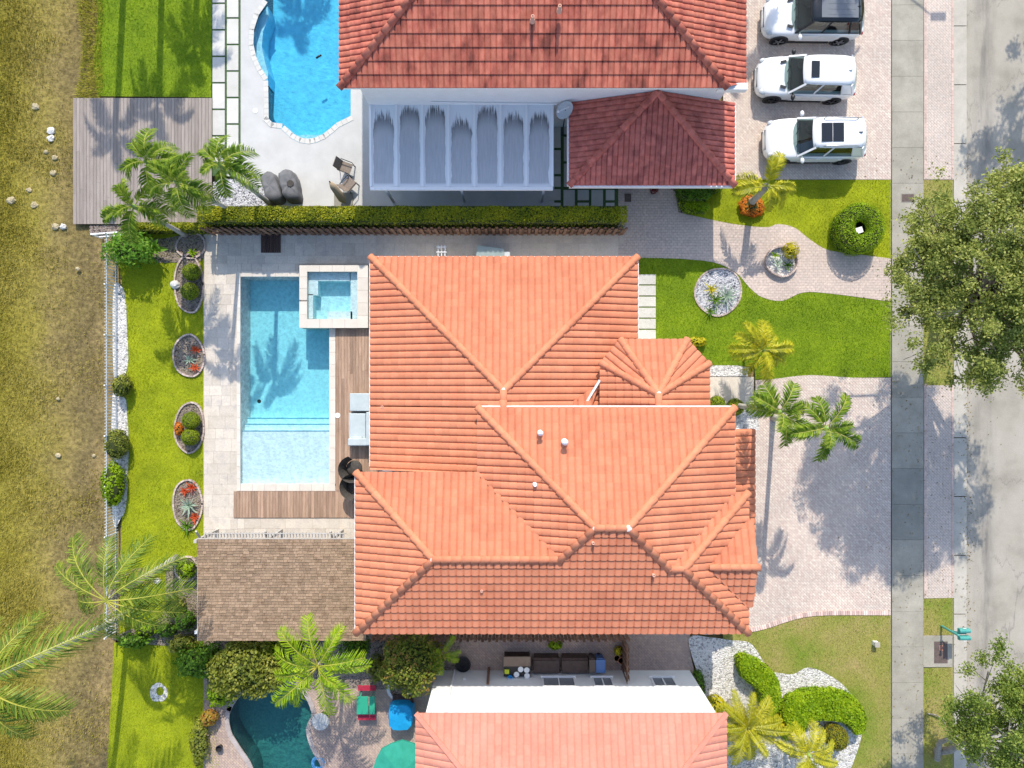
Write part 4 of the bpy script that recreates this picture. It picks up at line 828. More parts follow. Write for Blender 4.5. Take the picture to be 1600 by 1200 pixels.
for j in range(nrow):
    t = (j + .5) / nrow; y = gy_0 + (gy_1 - gy_0) * t; zb = 2.735 - .16 * t; x = gx_0 - rg.uniform(0, .3); rh = (gy_0 - gy_1) / nrow
    while x < gx_1:
        w = rg.choice((.14, .17, .22, .28, .31)); l, r_ = max(x, gx_0), min(x + w, gx_1); x += w
        if r_ - l < .03: continue
        th = rg.uniform(.012, .026); f = rg.uniform(-.012, .012)
        sm.add([(l + .004, y - rh * .56 + f, zb - .006), (r_ - .004, y - rh * .56 + f, zb - .006), (r_ - .004, y - rh * .56 + f, zb + th), (l + .004, y - rh * .56 + f, zb + th), (l + .004, y + rh * .52, zb + .002), (r_ - .004, y + rh * .52, zb + .002)], [(0, 1, 2, 3), (3, 2, 5, 4), (0, 3, 4), (1, 5, 2)])
part("shingles", sm, m_shing, pv, kind='stuff')
m_trim = M("weathered_trim", [(.38, .35, .31), (.48, .45, .41)], 3, 4, .8); part("fascia", MB().box(((gx_0 + gx_1) / 2, gy_0 + .02, 2.64), (gx_1 - gx_0, .03, .14)), m_trim, pv); part("fascia", MB().box((gx_0 - .015, (gy_0 + gy_1) / 2, 2.57), (.03, gy_0 - gy_1, .14)), m_trim, pv)
for k in range(46):
    x = gx_0 + .3 + k * .142
    if x < gx_1 - .9: part("rafter_tail", MB().box((x, gy_0 + .16, 2.56), (.05, .22, .09)), m_trim, pv)
part("trellis_bar", MB().box(((gx_0 + gx_1) / 2 - .3, gy_0 + .24, 2.60), (gx_1 - gx_0 - 1.2, .04, .04)), m_trim, pv)
for px in (340, 440, 535):
    x = W(px, 0)[0]; part("post", MB().box((x, gy_0 - .15, 1.25), (.14, .14, 2.5)).bar((x, gy_0 - .08, 2.0), (x + .05, gy_0 + .32, 2.5), .08, .08), m_trim, pv); part("post", MB().box((x, gy_1 + .3, 1.2), (.14, .14, 2.4)), m_whitepaint, pv)
# ------------------------------------------------------------------ fences
m_fence = M("brown_fence_wood", [(.16, .09, .06), (.24, .14, .095)], 1.5, 6, .85, .2, 40, island=.25, fine=.15, stretch=(1, 1, .2))
def board_fence(label, x0, x1, y, h, pitch=.17, group=None, shadow=True, mat=m_fence):
    f = thing("board_fence", label, "fence", ((x0 + x1) / 2, y, 0), group=group)
    me = MB().add([(-.068, -.01, 0), (.068, -.01, 0), (.068, -.01, h - .06), (.03, -.01, h), (-.03, -.01, h), (-.068, -.01, h - .06), (-.068, .01, 0), (.068, .01, 0), (.068, .01, h - .06), (.03, .01, h), (-.03, .01, h), (-.068, .01, h - .06)],
                  [(0, 1, 2, 3, 4, 5), (11, 10, 9, 8, 7, 6), (1, 0, 6, 7), (2, 1, 7, 8), (3, 2, 8, 9), (4, 3, 9, 10), (5, 4, 10, 11), (0, 5, 11, 6)]).mesh("picket"); me.materials.append(mat)
    n = int((x1 - x0) / pitch)
    for i in range(n):
        o = link("picket", me, None, f, (x0 + pitch * (i + .5), y + (.035 if i % 2 else -.035), random.uniform(-.015, .015))); o.rotation_euler = (0, random.uniform(-.012, .012), random.uniform(-.08, .08))
    for z in (.35, h - .35): part("rail", MB().box(((x0 + x1) / 2, y, z), (x1 - x0, .075, .06)), mat, f)
    k = int((x1 - x0) / 2.4)
    for i in range(k + 1): part("post", MB().box((x0 + (x1 - x0) * i / k, y, h / 2), (.09, .085, h - .1)), mat, f)
    return f
xa, yy = W(334, 366.5); xb, _ = W(972, 366.5)
board_fence("brown board fence between the clipped hedge and the shaded stone walkway", xa, xb, yy, 1.5)
xa, yy = W(590, 983.5); xb, _ = W(975, 983.5)
board_fence("dark board fence below the orange house, along the narrow paved side yard", xa, xb, yy, 1.6)
gt = thing("wood_gate", "reddish wooden gate closing the side yard, between the orange house and the white wall", "gate", (*W(973, 1020), 0))
gx, ga = W(973, 990); _, gb = W(973, 1046)
for i in range(11):
    y = ga + (gb - ga) * (i + .5) / 11; part("picket", MB().box((gx + (.05 if i % 2 else -.05), y, .85), (.02, abs(gb - ga) / 11 * 1.1, 1.7)), m_fence, gt)
for z in (.3, 1.4): part("rail", MB().box((gx, (ga + gb) / 2, z), (.08, ga - gb, .08)), m_fence, gt)
# white picket fence along the field
wf = thing("picket_fence", "white metal picket fence between the back garden and the dry field", "fence", (*W(184, 680), 0))
pm = MB().box((0, 0, .55), (.026, .036, 1.1)).mesh("picket"); pm.materials.append(m_whitepaint)
fx, f0 = W(184, 372); _, f1 = W(184, 985); nP = 128
for i in range(nP): link("picket", pm, None, wf, (fx, f0 + (f1 - f0) * i / nP, 0))
for z in (.18, .98): part("rail", MB().box((fx, (f0 + f1) / 2, z), (.035, f0 - f1, .035)), m_whitepaint, wf)
for i in range(9): part("post", MB().box((fx, f0 + (f1 - f0) * i / 8, .58), (.06, .06, 1.16)), m_whitepaint, wf)
cf = thing("fence_rail", "short white fence end sticking out past the leafy corner shrub below the plank platform", "fence", (*W(160, 366), 0))
c0, c1 = W3(143, 366, .9), W3(183, 363, .9)
part("rail", MB().bar(c0, c1, .07, .07), m_whitepaint, cf); part("rail", MB().bar(c0 - Vector((0, 0, .6)), c1 - Vector((0, 0, .6)), .05, .05), m_whitepaint, cf)
for t in (0, .5, 1): p = c0.lerp(c1, t); part("post", MB().box((p.x, p.y, .47), (.07, .07, .94)), m_whitepaint, cf)

# ------------------------------------------------------------------ leaf materials
l_hedge = LEAF("hedge_leaf", [(.10, .14, .008), (.25, .28, .012), (.48, .43, .015)], scale=.9)
l_top = LEAF("clipped_shrub_leaf", [(.13, .19, .006), (.24, .32, .010), (.36, .42, .02)])
l_lime = LEAF("lime_shrub_leaf", [(.10, .20, .004), (.24, .38, .008), (.38, .48, .015)])
l_olive = LEAF("olive_leaf", [(.09, .12, .015), (.21, .24, .03), (.38, .37, .07)])
l_oak = LEAF("street_tree_leaf", [(.11, .15, .03), (.29, .34, .07), (.60, .60, .18)], transl=.45)
l_deep = LEAF("deep_green_leaf", [(.03, .09, .008), (.09, .20, .012), (.20, .34, .03)])
l_broad = LEAF("broad_leaf", [(.06, .17, .01), (.16, .33, .03), (.30, .46, .06)], transl=.4)
l_yel = LEAF("yellow_leaf", [(.40, .33, .01), (.58, .50, .02), (.34, .36, .02)])
l_red = LEAF("red_leaf", [(.42, .03, .02), (.62, .10, .03), (.60, .16, .06)])
l_orange = LEAF("orange_flower", [(.30, .05, .01), (.68, .20, .02), (.62, .28, .03)])
l_silver = LEAF("silver_green_leaf", [(.22, .32, .22), (.42, .52, .40), (.30, .42, .30)])
l_palm = LEAF("palm_leaflet", [(.05, .11, .010), (.15, .25, .018), (.36, .43, .05)], transl=.35, rough=.6, spec=.12)
l_palmy = LEAF("yellow_palm_leaflet", [(.20, .22, .008), (.42, .41, .012), (.64, .56, .03)], transl=.3, rough=.5, spec=.3)
l_coco = LEAF("coconut_leaflet", [(.05, .10, .012), (.15, .24, .02), (.38, .42, .05)], transl=.35, rough=.5, spec=.25)
m_rach = M("frond_stem", [(.30, .32, .06), (.42, .38, .10)], 2, 3, .5)
m_rachy = M("yellow_frond_stem", [(.28, .31, .04), (.42, .37, .06)], 2, 3, .5)
m_core = M("shrub_core", [(.025, .035, .01), (.05, .06, .015)], 3, 4, .95)
m_shoot = M("crownshaft", [(.22, .34, .08)], rough=.45, spec=.4)
# ------------------------------------------------------------------ palms
def frond_mesh(L=2.0, nl=34, ll=.55, droop=.5, rise=.5, wd=.045, fold=.5, seed=0, mat=l_palm, rmat=m_rach, start=.14, fwd=.6):
    r = random.Random(seed); rp = lambda t: Vector((L * t * (1 - .12 * t), 0, L * (rise * t - droop * 1.4 * t * t))); mb = MB(); V = []; F = []
    side = r.uniform(-.12, .12); rp2 = lambda t: rp(t) + Vector((0, side * L * t * t, 0))
    for i in range(nl):
        t = start + (1 - start) * (i + .5) / nl; p = rp2(t); tg = (rp2(min(t + .02, 1.02)) - rp2(t - .02)).normalized()
        l = ll * (math.sin(PI * (.18 + .74 * (t - start) / (1 - start))) ** .7) * r.uniform(.85, 1.1)
        for sg in (-1, 1):
            f = fwd + .5 * t + r.uniform(-.28, .28); d = (Vector((0, sg, 0)) + tg * f + Vector((0, 0, fold + r.uniform(-.38, .38)))).normalized()
            w = Vector((tg.x, tg.y, tg.z)) * wd * .5; m = p + d * l * .5; e = p + d * l + Vector((0, 0, -l * (.35 + r.uniform(0, .25))))
            o = len(V); V += [p - w * .6, p + w * .6, m + w, m - w, e]; F += [(o, o + 1, o + 2, o + 3), (o + 3, o + 2, o + 4)]
    mb.add(V, F); me0 = mb.mesh("frond"); me0.materials.append(mat); me0.materials.append(rmat)
    nf = len(F); st = MB().tube([rp2(k / 7) for k in range(8)], [.028 * (1 - .8 * k / 7) * (L / 2) ** .5 + .004 for k in range(8)], 5)
    vs = [tuple(v.co) for v in me0.vertices] + st.v; fs = [tuple(p.vertices) for p in me0.polygons] + [tuple(i + len(V) for i in f) for f in st.f]
    me = bpy.data.meshes.new("frond"); me.from_pydata(vs, [], fs); me.materials.append(mat); me.materials.append(rmat)
    for k, p in enumerate(me.polygons): p.material_index = 0 if k < nf else 1
    return me
FR = {}
def fronds(kind):
    if kind not in FR:
        kw = {'adonidia': dict(L=1.6, nl=36, ll=.55, droop=.62, rise=.75, wd=.062, fold=.55, mat=l_palm), 'yellow': dict(L=1.75, nl=36, ll=.5, droop=.55, rise=.55, wd=.05, fold=.5, mat=l_palmy, rmat=m_rachy),
              'coconut': dict(L=3.7, nl=48, ll=.92, droop=.42, rise=.42, wd=.06, fold=-.05, mat=l_coco, rmat=m_rachy, start=.2), 'areca': dict(L=2.3, nl=30, ll=.62, droop=.42, rise=.55, wd=.055, fold=.35, mat=l_lime, rmat=m_rachy),
              'cycad': dict(L=1.9, nl=64, ll=.36, droop=.30, rise=.34, wd=.030, fold=.22, mat=l_palmy, rmat=m_rach, start=.06, fwd=.35), 'young': dict(L=1.55, nl=34, ll=.50, droop=.55, rise=.6, wd=.06, fold=.25, mat=l_palmy, rmat=m_rachy)}[kind]
        FR[kind] = [frond_mesh(seed=s + 11, **{**kw, 'droop': kw['droop'] * f, 'L': kw['L'] * g}) for s, (f, g) in enumerate(((1.0, 1.0), (.75, 1.05), (1.25, .95), (1.5, .9)))]
    return FR[kind]
l_dead = LEAF("withered_leaflet", [(.24, .16, .07), (.36, .26, .12), (.46, .36, .18)], transl=.15, rough=.7, spec=.1)
DEAD = {}
def dead_frond(kind):
    if kind not in DEAD:
        kw = {'coconut': dict(L=3.0, nl=34, ll=.7, wd=.05), 'areca': dict(L=1.9, nl=24, ll=.5, wd=.045), 'cycad': dict(L=1.7, nl=40, ll=.30, wd=.028), 'yellow': dict(L=1.5, nl=26, ll=.4, wd=.045)}[kind]
        DEAD[kind] = frond_mesh(seed=5, droop=.5, rise=.3, fold=-.4, mat=l_dead, rmat=m_bark, **kw)
    return DEAD[kind]
def palm(label, crown, h, kind='adonidia', n=11, seed=0, sc=1.0, tr=.10, base=None, az=None, group=None, trunk=True, cat="palm", young=2):
    r = random.Random(seed); cx, cy = W(*crown, h); bx, by = base if base else (cx + r.uniform(-.2, .2), cy + r.uniform(-.2, .2))
    p = thing("palm_tree", label, cat, (bx, by, 0), group=group); ms = fronds(kind)
    if trunk:
        pts = [Vector((bx + (cx - bx) * (t ** 1.3), by + (cy - by) * t ** 1.3, h * t)) for t in [k / 8 for k in range(9)]]
        part("trunk", MB().tube(pts, [tr * (1.5 - .5 * min(1, k * .6)) for k in range(9)], 10), m_palmtrunk, p, True)
        if kind in ('adonidia', 'yellow'): part("crownshaft", MB().tube([pts[-1] - Vector((0, 0, .1)), pts[-1] + Vector((0, 0, .3)), pts[-1] + Vector((0, 0, .62))], [tr * 1.1, tr * 1.15, tr * .4], 10), m_shoot, p, True)
    top = Vector((cx, cy, h + (.35 if kind in ('adonidia', 'yellow') else .08)))
    azs = az if az is not None else [2 * PI * (k * .381966) + r.uniform(-.25, .25) for k in range(n)]
    if kind in ('coconut', 'areca', 'cycad', 'yellow') and h < 8:      # a couple of withered fronds hanging under the crown
        for q in range(2 if kind != 'cycad' else 3):
            o = link("withered_frond", dead_frond(kind), None, p, top - Vector((0, 0, .12))); o.rotation_euler = (r.uniform(-.3, .3), r.uniform(.45, .8), r.uniform(0, 6.28)); o.scale = (sc * .8,) * 3
    for k, a in enumerate(azs):
        s_ = sc; el = r.uniform(-.15, .25)
        if isinstance(a, tuple): a, s_, el = math.radians(a[0]), sc * a[1], a[2]
        elif az is not None: a = math.radians(a)
        elif k >= n - young: el = -.75; s_ = sc * .8
        o = link("frond", ms[r.randrange(len(ms))] if k < n - young or az is not None else ms[1], None, p, top); o.rotation_euler = (r.uniform(-.15, .15), el, a); s2 = s_ * r.uniform(.86, 1.1); o.scale = (s2, s2 * r.uniform(.8, 1.1), s2)
    return p
# ------------------------------------------------------------------ shrubs and hedges
def shrub(name, label, px, py, r, h, leafm, n=1500, size=.09, cat="shrub", group=None, zc=None, wob=.08, seed=0, core=.9, stem=None, depth=.15, aspect=.6, jit=.6):
    """r: (rx, ry) in metres or a number; a leaf shell round a dark core, standing on the ground"""
    rx, ry = (r, r) if not isinstance(r, tuple) else r; cz = h / 2 if zc is None else zc; rz_ = h / 2 if zc is None else h - zc
    cx, cy = W(px, py, h * .55); t = thing(name, label, cat, (cx, cy, 0), group=group)
    P, Nn = shell(n, (cx, cy, cz), (rx, ry, rz_), depth, -.75, wob, seed); me = leafmesh("foliage", P, Nn, size, leafm, aspect, jit)
    link("foliage", me, None, t)
    if core: part("opaque_core", MB().ball((cx, cy, cz), (rx * core, ry * core, rz_ * core), 16, 9, .04, seed), m_core, t)  # solid dark ball added to keep sunlight from leaking through the leaves
    if stem or cz - rz_ > .1: part("stem", MB().tube([(cx, cy, -.02), (cx, cy, cz)], [.06, .04], 6), m_bark, t)
    return t
def hedge(label, poly, z0, h, leafm, n, size=.08, name="hedge", group=None, seed=3, core=m_core, rnd=.12):
    """clipped hedge over a plan polygon (world coordinates): leaves on its top and its sides"""
    rg = np.random.default_rng(seed); pa = np.array(poly); c = pa.mean(0); t = thing(name, label, "hedge", (*c, 0), group=group)
    lo, hi = pa.min(0), pa.max(0); Q = rg.uniform(lo, hi, (n * 4, 2)); Q = Q[inside(Q, poly)][:int(n * .62)]
    d = np.full(len(Q), 9.); 
    for (x0, y0), (x1, y1) in zip(poly, poly[1:] + poly[:1]):
        e = np.array((x1 - x0, y1 - y0)); L = np.dot(e, e); tt = np.clip(((Q - (x0, y0)) @ e) / L, 0, 1); d = np.minimum(d, np.linalg.norm(Q - ((x0, y0) + tt[:, None] * e), axis=1))
    zt = h - rnd * np.clip(1 - d / (2.2 * rnd), 0, 1) ** 2 + .05 * np.sin(Q[:, 0] * 3 + 2 * np.sin(Q[:, 1] * 2.1)) + rg.normal(0, .022, len(Q))
    P = [np.c_[Q, zt]]; Nn = [np.tile((0, 0, 1.), (len(Q), 1))]
    ns = n - len(Q); per = [math.hypot(b[0] - a[0], b[1] - a[1]) for a, b in zip(poly, poly[1:] + poly[:1])]; area = sum(a[0] * b[1] - b[0] * a[1] for a, b in zip(poly, poly[1:] + poly[:1])); sg = 1 if area > 0 else -1
    for (a, b), l in zip(zip(poly, poly[1:] + poly[:1]), per):
        k = int(ns * l / sum(per)) + 1; u = rg.random(k); z = z0 + (h - z0 - .03) * rg.random(k); nx_, ny_ = sg * (b[1] - a[1]) / l, -sg * (b[0] - a[0]) / l
        off = rg.normal(0, .03, k) - .08 * np.clip((z - h + .25) / .25, 0, 1) ** 2
        P.append(np.c_[a[0] + (b[0] - a[0]) * u + nx_ * off, a[1] + (b[1] - a[1]) * u + ny_ * off, z]); Nn.append(np.tile((nx_, ny_, .25), (k, 1)))
    link("foliage", leafmesh("foliage", np.concatenate(P), np.concatenate(Nn), size, leafm, .6, .55), None, t)
    cc = [(c[0] + (x - c[0]) * .97, c[1] + (y - c[1]) * .97) for x, y in poly]; part("opaque_core", MB().prism(cc, z0, h - .09), core, t)  # opaque block added inside the leaves to stop light passing through
    return t
def rect(x0, y0, x1, y1, n=6):
    a, b = W(x0, y0), W(x1, y1); out = []
    cs = [(a[0], b[1]), (b[0], b[1]), (b[0], a[1]), (a[0], a[1])]
    for p, q in zip(cs, cs[1:] + cs[:1]):
        m = max(1, int(math.hypot(q[0] - p[0], q[1] - p[1]) / 1.0)); out += [(p[0] + (q[0] - p[0]) * k / m, p[1] + (q[1] - p[1]) * k / m) for k in range(m)]
    return out
hedge("long clipped yellow green hedge between the white patio and the brown board fence", rect(334, 337, 970, 361), 0, 2.0, l_hedge, 24500, .085)
hedge("low yellowish hedge along the plank platform, left end of the long hedge row", rect(205, 353, 333, 366), 0, .85, l_hedge, 3600, .09)
def rosette(name, label, px, py, n, L, leafm, wd=.09, up=.5, cat="plant", z=0.0, group=None, seed=0, droop=.5, base=0.0):
    r = random.Random(seed); cx, cy = W(px, py, z + .2); t = thing(name, label, cat, (cx, cy, z), group=group); lm = []
    for v in range(3):
        mb = MB(); V = []; F = []; l = L * (1 + .12 * (v - 1))
        for k in range(5):
            q = k / 4; w = wd * (math.sin(PI * (.22 + .78 * q)) if q < 1 else .04); x = l * q; zz = l * (up * q - droop * q * q)
            V += [(x, -w / 2, zz + w * .25), (x, 0, zz), (x, w / 2, zz + w * .25)]
        for k in range(4):
            for s_ in (0, 1): o = k * 3 + s_; F.append((o, o + 1, o + 4, o + 3))
        me = mb.add(V, F).mesh("leaf"); me.materials.append(leafm); lm.append(me)
    for k in range(n):
        o = link("leaf", lm[k % 3], None, t, (cx, cy, z + base + .03 + .12 * k / n * L)); o.rotation_euler = (r.uniform(-.2, .2), -.9 * (k / n) + r.uniform(-.1, .1), 2 * PI * k * .381966); s_ = r.uniform(.8, 1.1) * (1 - .35 * k / n); o.scale = (s_, s_, s_)
    return t
def bed_ring(label, px, rx, ry, py=None, soil=m_mulch, cat="flower bed", bmat=None, h=.10):
    cx, cy = W(px, py); t = thing("flower_bed", label, cat, (cx, cy, 0)); pts = [W(x, y) for x, y in ell(px, py, rx, ry, 36, .03, int(px))]
    part("soil", MB().sheet(pts, .012), soil, t); mb = MB()
    bm_ = bmat or M("edging_stone", [(.40, .31, .27), (.54, .44, .39)], 4, 4, .85, .2, 30, island=.2)
    for (x, y, a) in along(pts + pts[:1], .19): mb.box((x, y, h / 2 - .01), (.175, .075, h), a)
    part("edging", mb, bm_, t, kind='stuff'); return t
# ------------------------------------------------------------------ trees
def tree(label, px, py, h, r, leafm, n, seed=0, size=.16, base=None, cat="tree", nb=26, squash=.55, trunk_r=.22, open_=.75, group=None, clump=.62):
    rg = np.random.default_rng(seed); cx, cy = W(px, py, h); bx, by = base if base else (cx, cy); t = thing("tree", label, cat, (bx, by, 0), group=group)
    rx, ry = r if isinstance(r, tuple) else (r, r); tb = MB(); fork = Vector((bx + (cx - bx) * .4, by + (cy - by) * .4, h * .42))
    tb.tube([(bx, by, -.1), (bx + (cx - bx) * .15, by + (cy - by) * .15, h * .2), fork], [trunk_r * 1.3, trunk_r, trunk_r * .85], 9); ends = []
    for k in range(nb):
        a = 2 * PI * k * .381966 + rg.uniform(-.3, .3); rad = math.sqrt((k + .6) / nb) * rg.uniform(.84, 1.0); zz = h + (1 - rad ** 2) * h * squash * .45 - rad * .6 + rg.uniform(-.5, .5)
        ends.append(Vector((cx + rx * rad * math.cos(a), cy + ry * rad * math.sin(a), zz)))
    P = []
    for e in ends:
        m1 = fork.lerp(e, .5) + Vector((*rg.normal(0, .25, 2), .35)); tb.tube([fork, m1, e], [trunk_r * .45, trunk_r * .24, .03], 6)
        for _ in range(3):
            q = e + Vector(rg.normal(0, clump * .8, 3)); tb.tube([m1.lerp(e, rg.uniform(.4, .9)), q], [.03, .012], 4, False)
        sub = rg.normal(0, 1, (7, 3)) * (clump * .95, clump * .95, clump * .5) + np.array(e)
        for c in sub:
            k = int(n / nb / 7 * rg.uniform(open_ * .5, 1.35)); P.append(c + rg.normal(0, 1, (k, 3)) * np.array((.36, .36, .20)) * clump)
    P = np.concatenate(P); part("trunk", tb, m_bark, t)
    Nn = np.c_[rg.normal(0, .6, (len(P), 2)), np.ones(len(P))]
    link("crown", leafmesh("crown", P, Nn, size, leafm, .5, .5), None, t); return t
# ------------------------------------------------------------------ planting
tree("large dense street tree overhanging the sidewalk and the road", 1592, 438, 8.0, (4.5, 4.2), l_oak, 138000, 4, .12, base=W(1466, 492), nb=112, trunk_r=.22, clump=.46, open_=.55)
tree("smaller street tree with a bare leaning limb at the lower right corner", 1580, 1120, 5.2, (2.5, 2.0), LEAF("bright_tree_leaf", [(.08, .13, .02), (.20, .28, .04), (.40, .45, .10)], transl=.4), 46000, 9, .11, base=W(1464, 1175), nb=30, trunk_r=.16, clump=.5)
tree("tall tree across the road whose shadow falls on the road", 1905, -240, 8.0, 3.6, l_oak, 14000, 12, .2, nb=20)
tl_ = [o for o in C.objects if o.name == "tree.001"][0]
part("limb", MB().tube([W3(1464, 1186, .2), W3(1468, 1160, 1.2), W3(1480, 1155, 2.0), W3(1508, 1176, 2.8), W3(1540, 1170, 3.4)], [.14, .12, .11, .09, .05], 8).tube([W3(1508, 1176, 2.8), W3(1516, 1200, 3.2)], [.08, .04], 6), m_bark, tl_)
st = thing("bare_branch", "bare curved dead branch lying on the dry verge beside the sidewalk", "branch", (*W(1465, 1120), 0))
part("limb", MB().tube([W3(1450, 1115, .05), W3(1462, 1117, .12), W3(1473, 1124, .08), W3(1477, 1132, .03)], [.03, .035, .03, .015], 6), m_bark, st)
# christmas palms beside the plank platform
G1 = "palms by the plank platform"
palm("slender palm over the middle of the grey plank platform, upper left of its group", (237, 258), 5.4, n=9, seed=1, group=G1)
palm("slender palm with a bright yellow green frond, middle one by the platform", (284, 290), 6.0, n=10, seed=2, group=G1)
palm("slender palm over the slab path, rightmost of its group", (350, 262), 6.0, n=9, seed=3, group=G1)
palm("low slender palm at the lower right corner of the plank platform", (217, 326), 4.6, n=8, seed=4, group=G1)
G2 = "palms on the driveway"
palm("green palm at the corner of the paved driveway, nearer the orange roof", (1213, 643), 5.6, n=9, seed=5, group=G2, tr=.11)
palm("green palm standing over the paved driveway, farther from the orange roof", (1284, 668), 5.8, n=9, seed=6, group=G2, tr=.11)
palm("bushy yellow palm at the edge of the front lawn", (1188, 548), 2.1, 'yellow', n=16, seed=7, tr=.06, sc=.95)
palm("large coconut palm with long arching fronds at the lower end of the white picket fence", (168, 938), 6.2, 'coconut', seed=8, sc=1.0, tr=.14,
     az=[(8, 1.0, .0), (38, 1.05, -.05), (68, .8, -.1), (92, .85, .0), (128, .9, .05), (150, .85, .1), (188, .75, .1), (-14, .95, .1), (-35, .8, .2), (-62, .75, .25), (-100, .6, .3), (205, .7, .2)])
palm("tall coconut palm at the left edge with long fronds reaching over the dry field", (-28, 1066), 9.0, 'coconut', seed=9, sc=.92, tr=.13, base=W(202, 957), az=[(29, 1.45, -.05), (60, 1.05, 0), (-24, 1.15, .0), (-40, 1.1, .05), (-62, .95, .1), (100, .8, .1), (150, .9, .1), (200, .9, .1), (250, .9, .1)])
palm("bright yellow green clumping palm beside the dark teal pool", (498, 1040), 4.8, 'areca', n=15, seed=10, sc=1.0, tr=.09)
palm("yellow green clumping palm with fine fronds, right of the flowering shrub by the side yard", (690, 1022), 1.8, 'areca', n=8, seed=20, sc=.45, tr=.05)
palm("round cycad like palm with a full wheel of yellow green fronds beside the pink roof", (1166, 1135), 2.3, 'cycad', n=34, seed=11, sc=1.0, tr=.16, young=4)
palm("yellow palm with trailing fronds at the bottom edge beside the round topiary", (1258, 1172), 2.2, 'yellow', n=14, seed=12, sc=.92, tr=.09)
palm("young yellow palm with a pale leaning trunk in a ring of orange flowers", (1197, 291), 2.7, 'young', seed=13, tr=.16, base=W(1172, 318), az=[(70, 1.0, -.25), (88, .9, -.5), (165, 1.05, .05), (190, 1.0, .1), (330, 1.0, .05), (355, .9, .1), (290, .9, .2)])
# palms just above the photograph, known from the shadows they throw into it
G3 = "palms beyond the top edge"
for k, (gx, gy, hh_) in enumerate(((196, -86, 8.0), (262, -118, 7.6), (318, -190, 7.0), (466, -312, 7.0), (1300, -205, 7.0), (1152, -150, 6.6))):
    px, py = 800 + (gx - 800) / (1 - hh_ / CAM_H), 600 + (gy - 600) / (1 - hh_ / CAM_H)
    palm("tall palm beyond the top edge, throwing its shadow " + ("on the north west lawn, leftmost one", "on the plank platform and lawn", "across the slab path", "into the bright blue pool", "over the topmost white car", "between the red roof and the cars")[k], (px, py), hh_, n=11, seed=30 + k, sc=1.25, tr=.16, group=G3)
# street lamp beyond the top edge: its shadow crosses the apron
sl_ = thing("street_lamp", "street lamp beyond the top edge, its shadow lying on the driveway apron", "street lamp", (*W(1428, -262), 0)); lx, ly = W(1428, -262)
part("pole", MB().tube([(lx, ly, 0), (lx, ly, 7.4)], [.09, .06], 8), M("grey_metal", [(.3, .31, .32)], rough=.5, metal=.5), sl_)
part("arm", MB().tube([(lx, ly, 7.3), (lx + 1.2, ly - .5, 7.7)], .04, 6), MATS["grey_metal"], sl_); part("lamp_head", MB().box((lx + 1.6, ly - .6, 7.7), (.75, .3, .12)), MATS["grey_metal"], sl_)
# back garden
bed_ring("oval stone edged bed with red plants, beside the pool palm shadows", 296, 24, 33, 556); bed_ring("oval stone edged bed with two clipped green balls and orange flowers", 297, 23, 39, 668); bed_ring("oval stone edged bed with a silver agave and red bromeliads", 294, 22, 40, 788)
bed_ring("dark ring bed with one small lime plant in the shade", 299, 22, 20, 384); bed_ring("small round bed under the coconut palm beside the shingled pavilion", 292, 18, 18, 888); bed_ring("stone edged bed with a pair of clipped balls beside the pool walkway", 296, 22, 46, 444)
GT = "clipped green balls"
for px, py, lab in ((299, 425, "clipped green ball, upper one of the pair beside the shaded walkway"), (296, 455, "clipped green ball with a white stone beside it, below its twin by the walkway"), (298, 657, "clipped green ball, upper one of the pair with orange flowers"), (297, 683, "clipped green ball, lower one of the pair with orange flowers"),
                    (1120, 632, "clipped green ball tucked against the orange roof beside the entry path"), (1149, 636, "clipped green ball on white gravel, right one of the pair by the entry path")):
    shrub("topiary_ball", lab, px, py, .43, .82, l_top, 1900, .05, "topiary", GT, zc=.42, wob=.02, seed=px, depth=.06, core=.93)
shrub("corner_shrub", "leafy bright green shrub filling the top corner of the back garden", 203, 388, (1.2, .85), 1.9, l_broad, 1500, .20, seed=3, wob=.2, depth=.45, core=.62, aspect=.45)
shrub("shrub", "round olive green shrub against the picket fence, upper one of three", 190, 603, (.42, .55), 1.0, l_olive, 1100, .10, seed=5, wob=.15)
shrub("shrub", "round brownish shrub against the picket fence beside the grey gravel", 181, 694, (.55, .72), 1.15, l_olive, 1700, .09, seed=6, wob=.1)
shrub("shrub", "long bright green shrub against the picket fence, lowest of three", 176, 757, (.50, 1.05), 1.2, l_lime, 2200, .11, seed=7, wob=.1)
rosette("banana_plant", "broad leaved banana like plant in the shaded top corner of the back garden", 240, 388, 8, .95, l_broad, .34, .8, z=.25, seed=2)
rosette("bromeliad", "small lime plant alone in the dark ring bed", 299, 394, 10, .34, l_lime, .09, .6, seed=3)
rosette("agave", "silver green agave in the lowest oval bed of the back garden", 294, 790, 22, .62, l_silver, .10, .55, seed=4, droop=.35)
for k, (px, py, lm, L, lab) in enumerate(((298, 762, l_red, .42, "red bromeliad at the upper end of the agave bed"), (287, 768, l_red, .30, "small red bromeliad beside the larger one in the agave bed"), (303, 808, l_red, .40, "pinkish red bromeliad at the lower end of the agave bed"),
                    (304, 546, l_red, .36, "dark red plant at the upper right of the shadowed oval bed"), (303, 574, l_red, .36, "dark red plant at the lower right of the shadowed oval bed"), (295, 562, l_silver, .40, "pale spiky plant in the middle of the shadowed oval bed"))):
    rosette("bromeliad", lab, px, py, 14, L, lm, .08, .6, seed=20 + k)
rosette("spiky_plant", "green spiky plant below the agave bed at the lawn edge", 290, 822, 14, .55, l_deep, .08, .5, seed=41)
shrub("flower_clump", "orange flower clump left of the twin clipped balls", 279, 670, (.22, .34), .4, l_orange, 260, .10, "flowers", seed=9, core=.8)
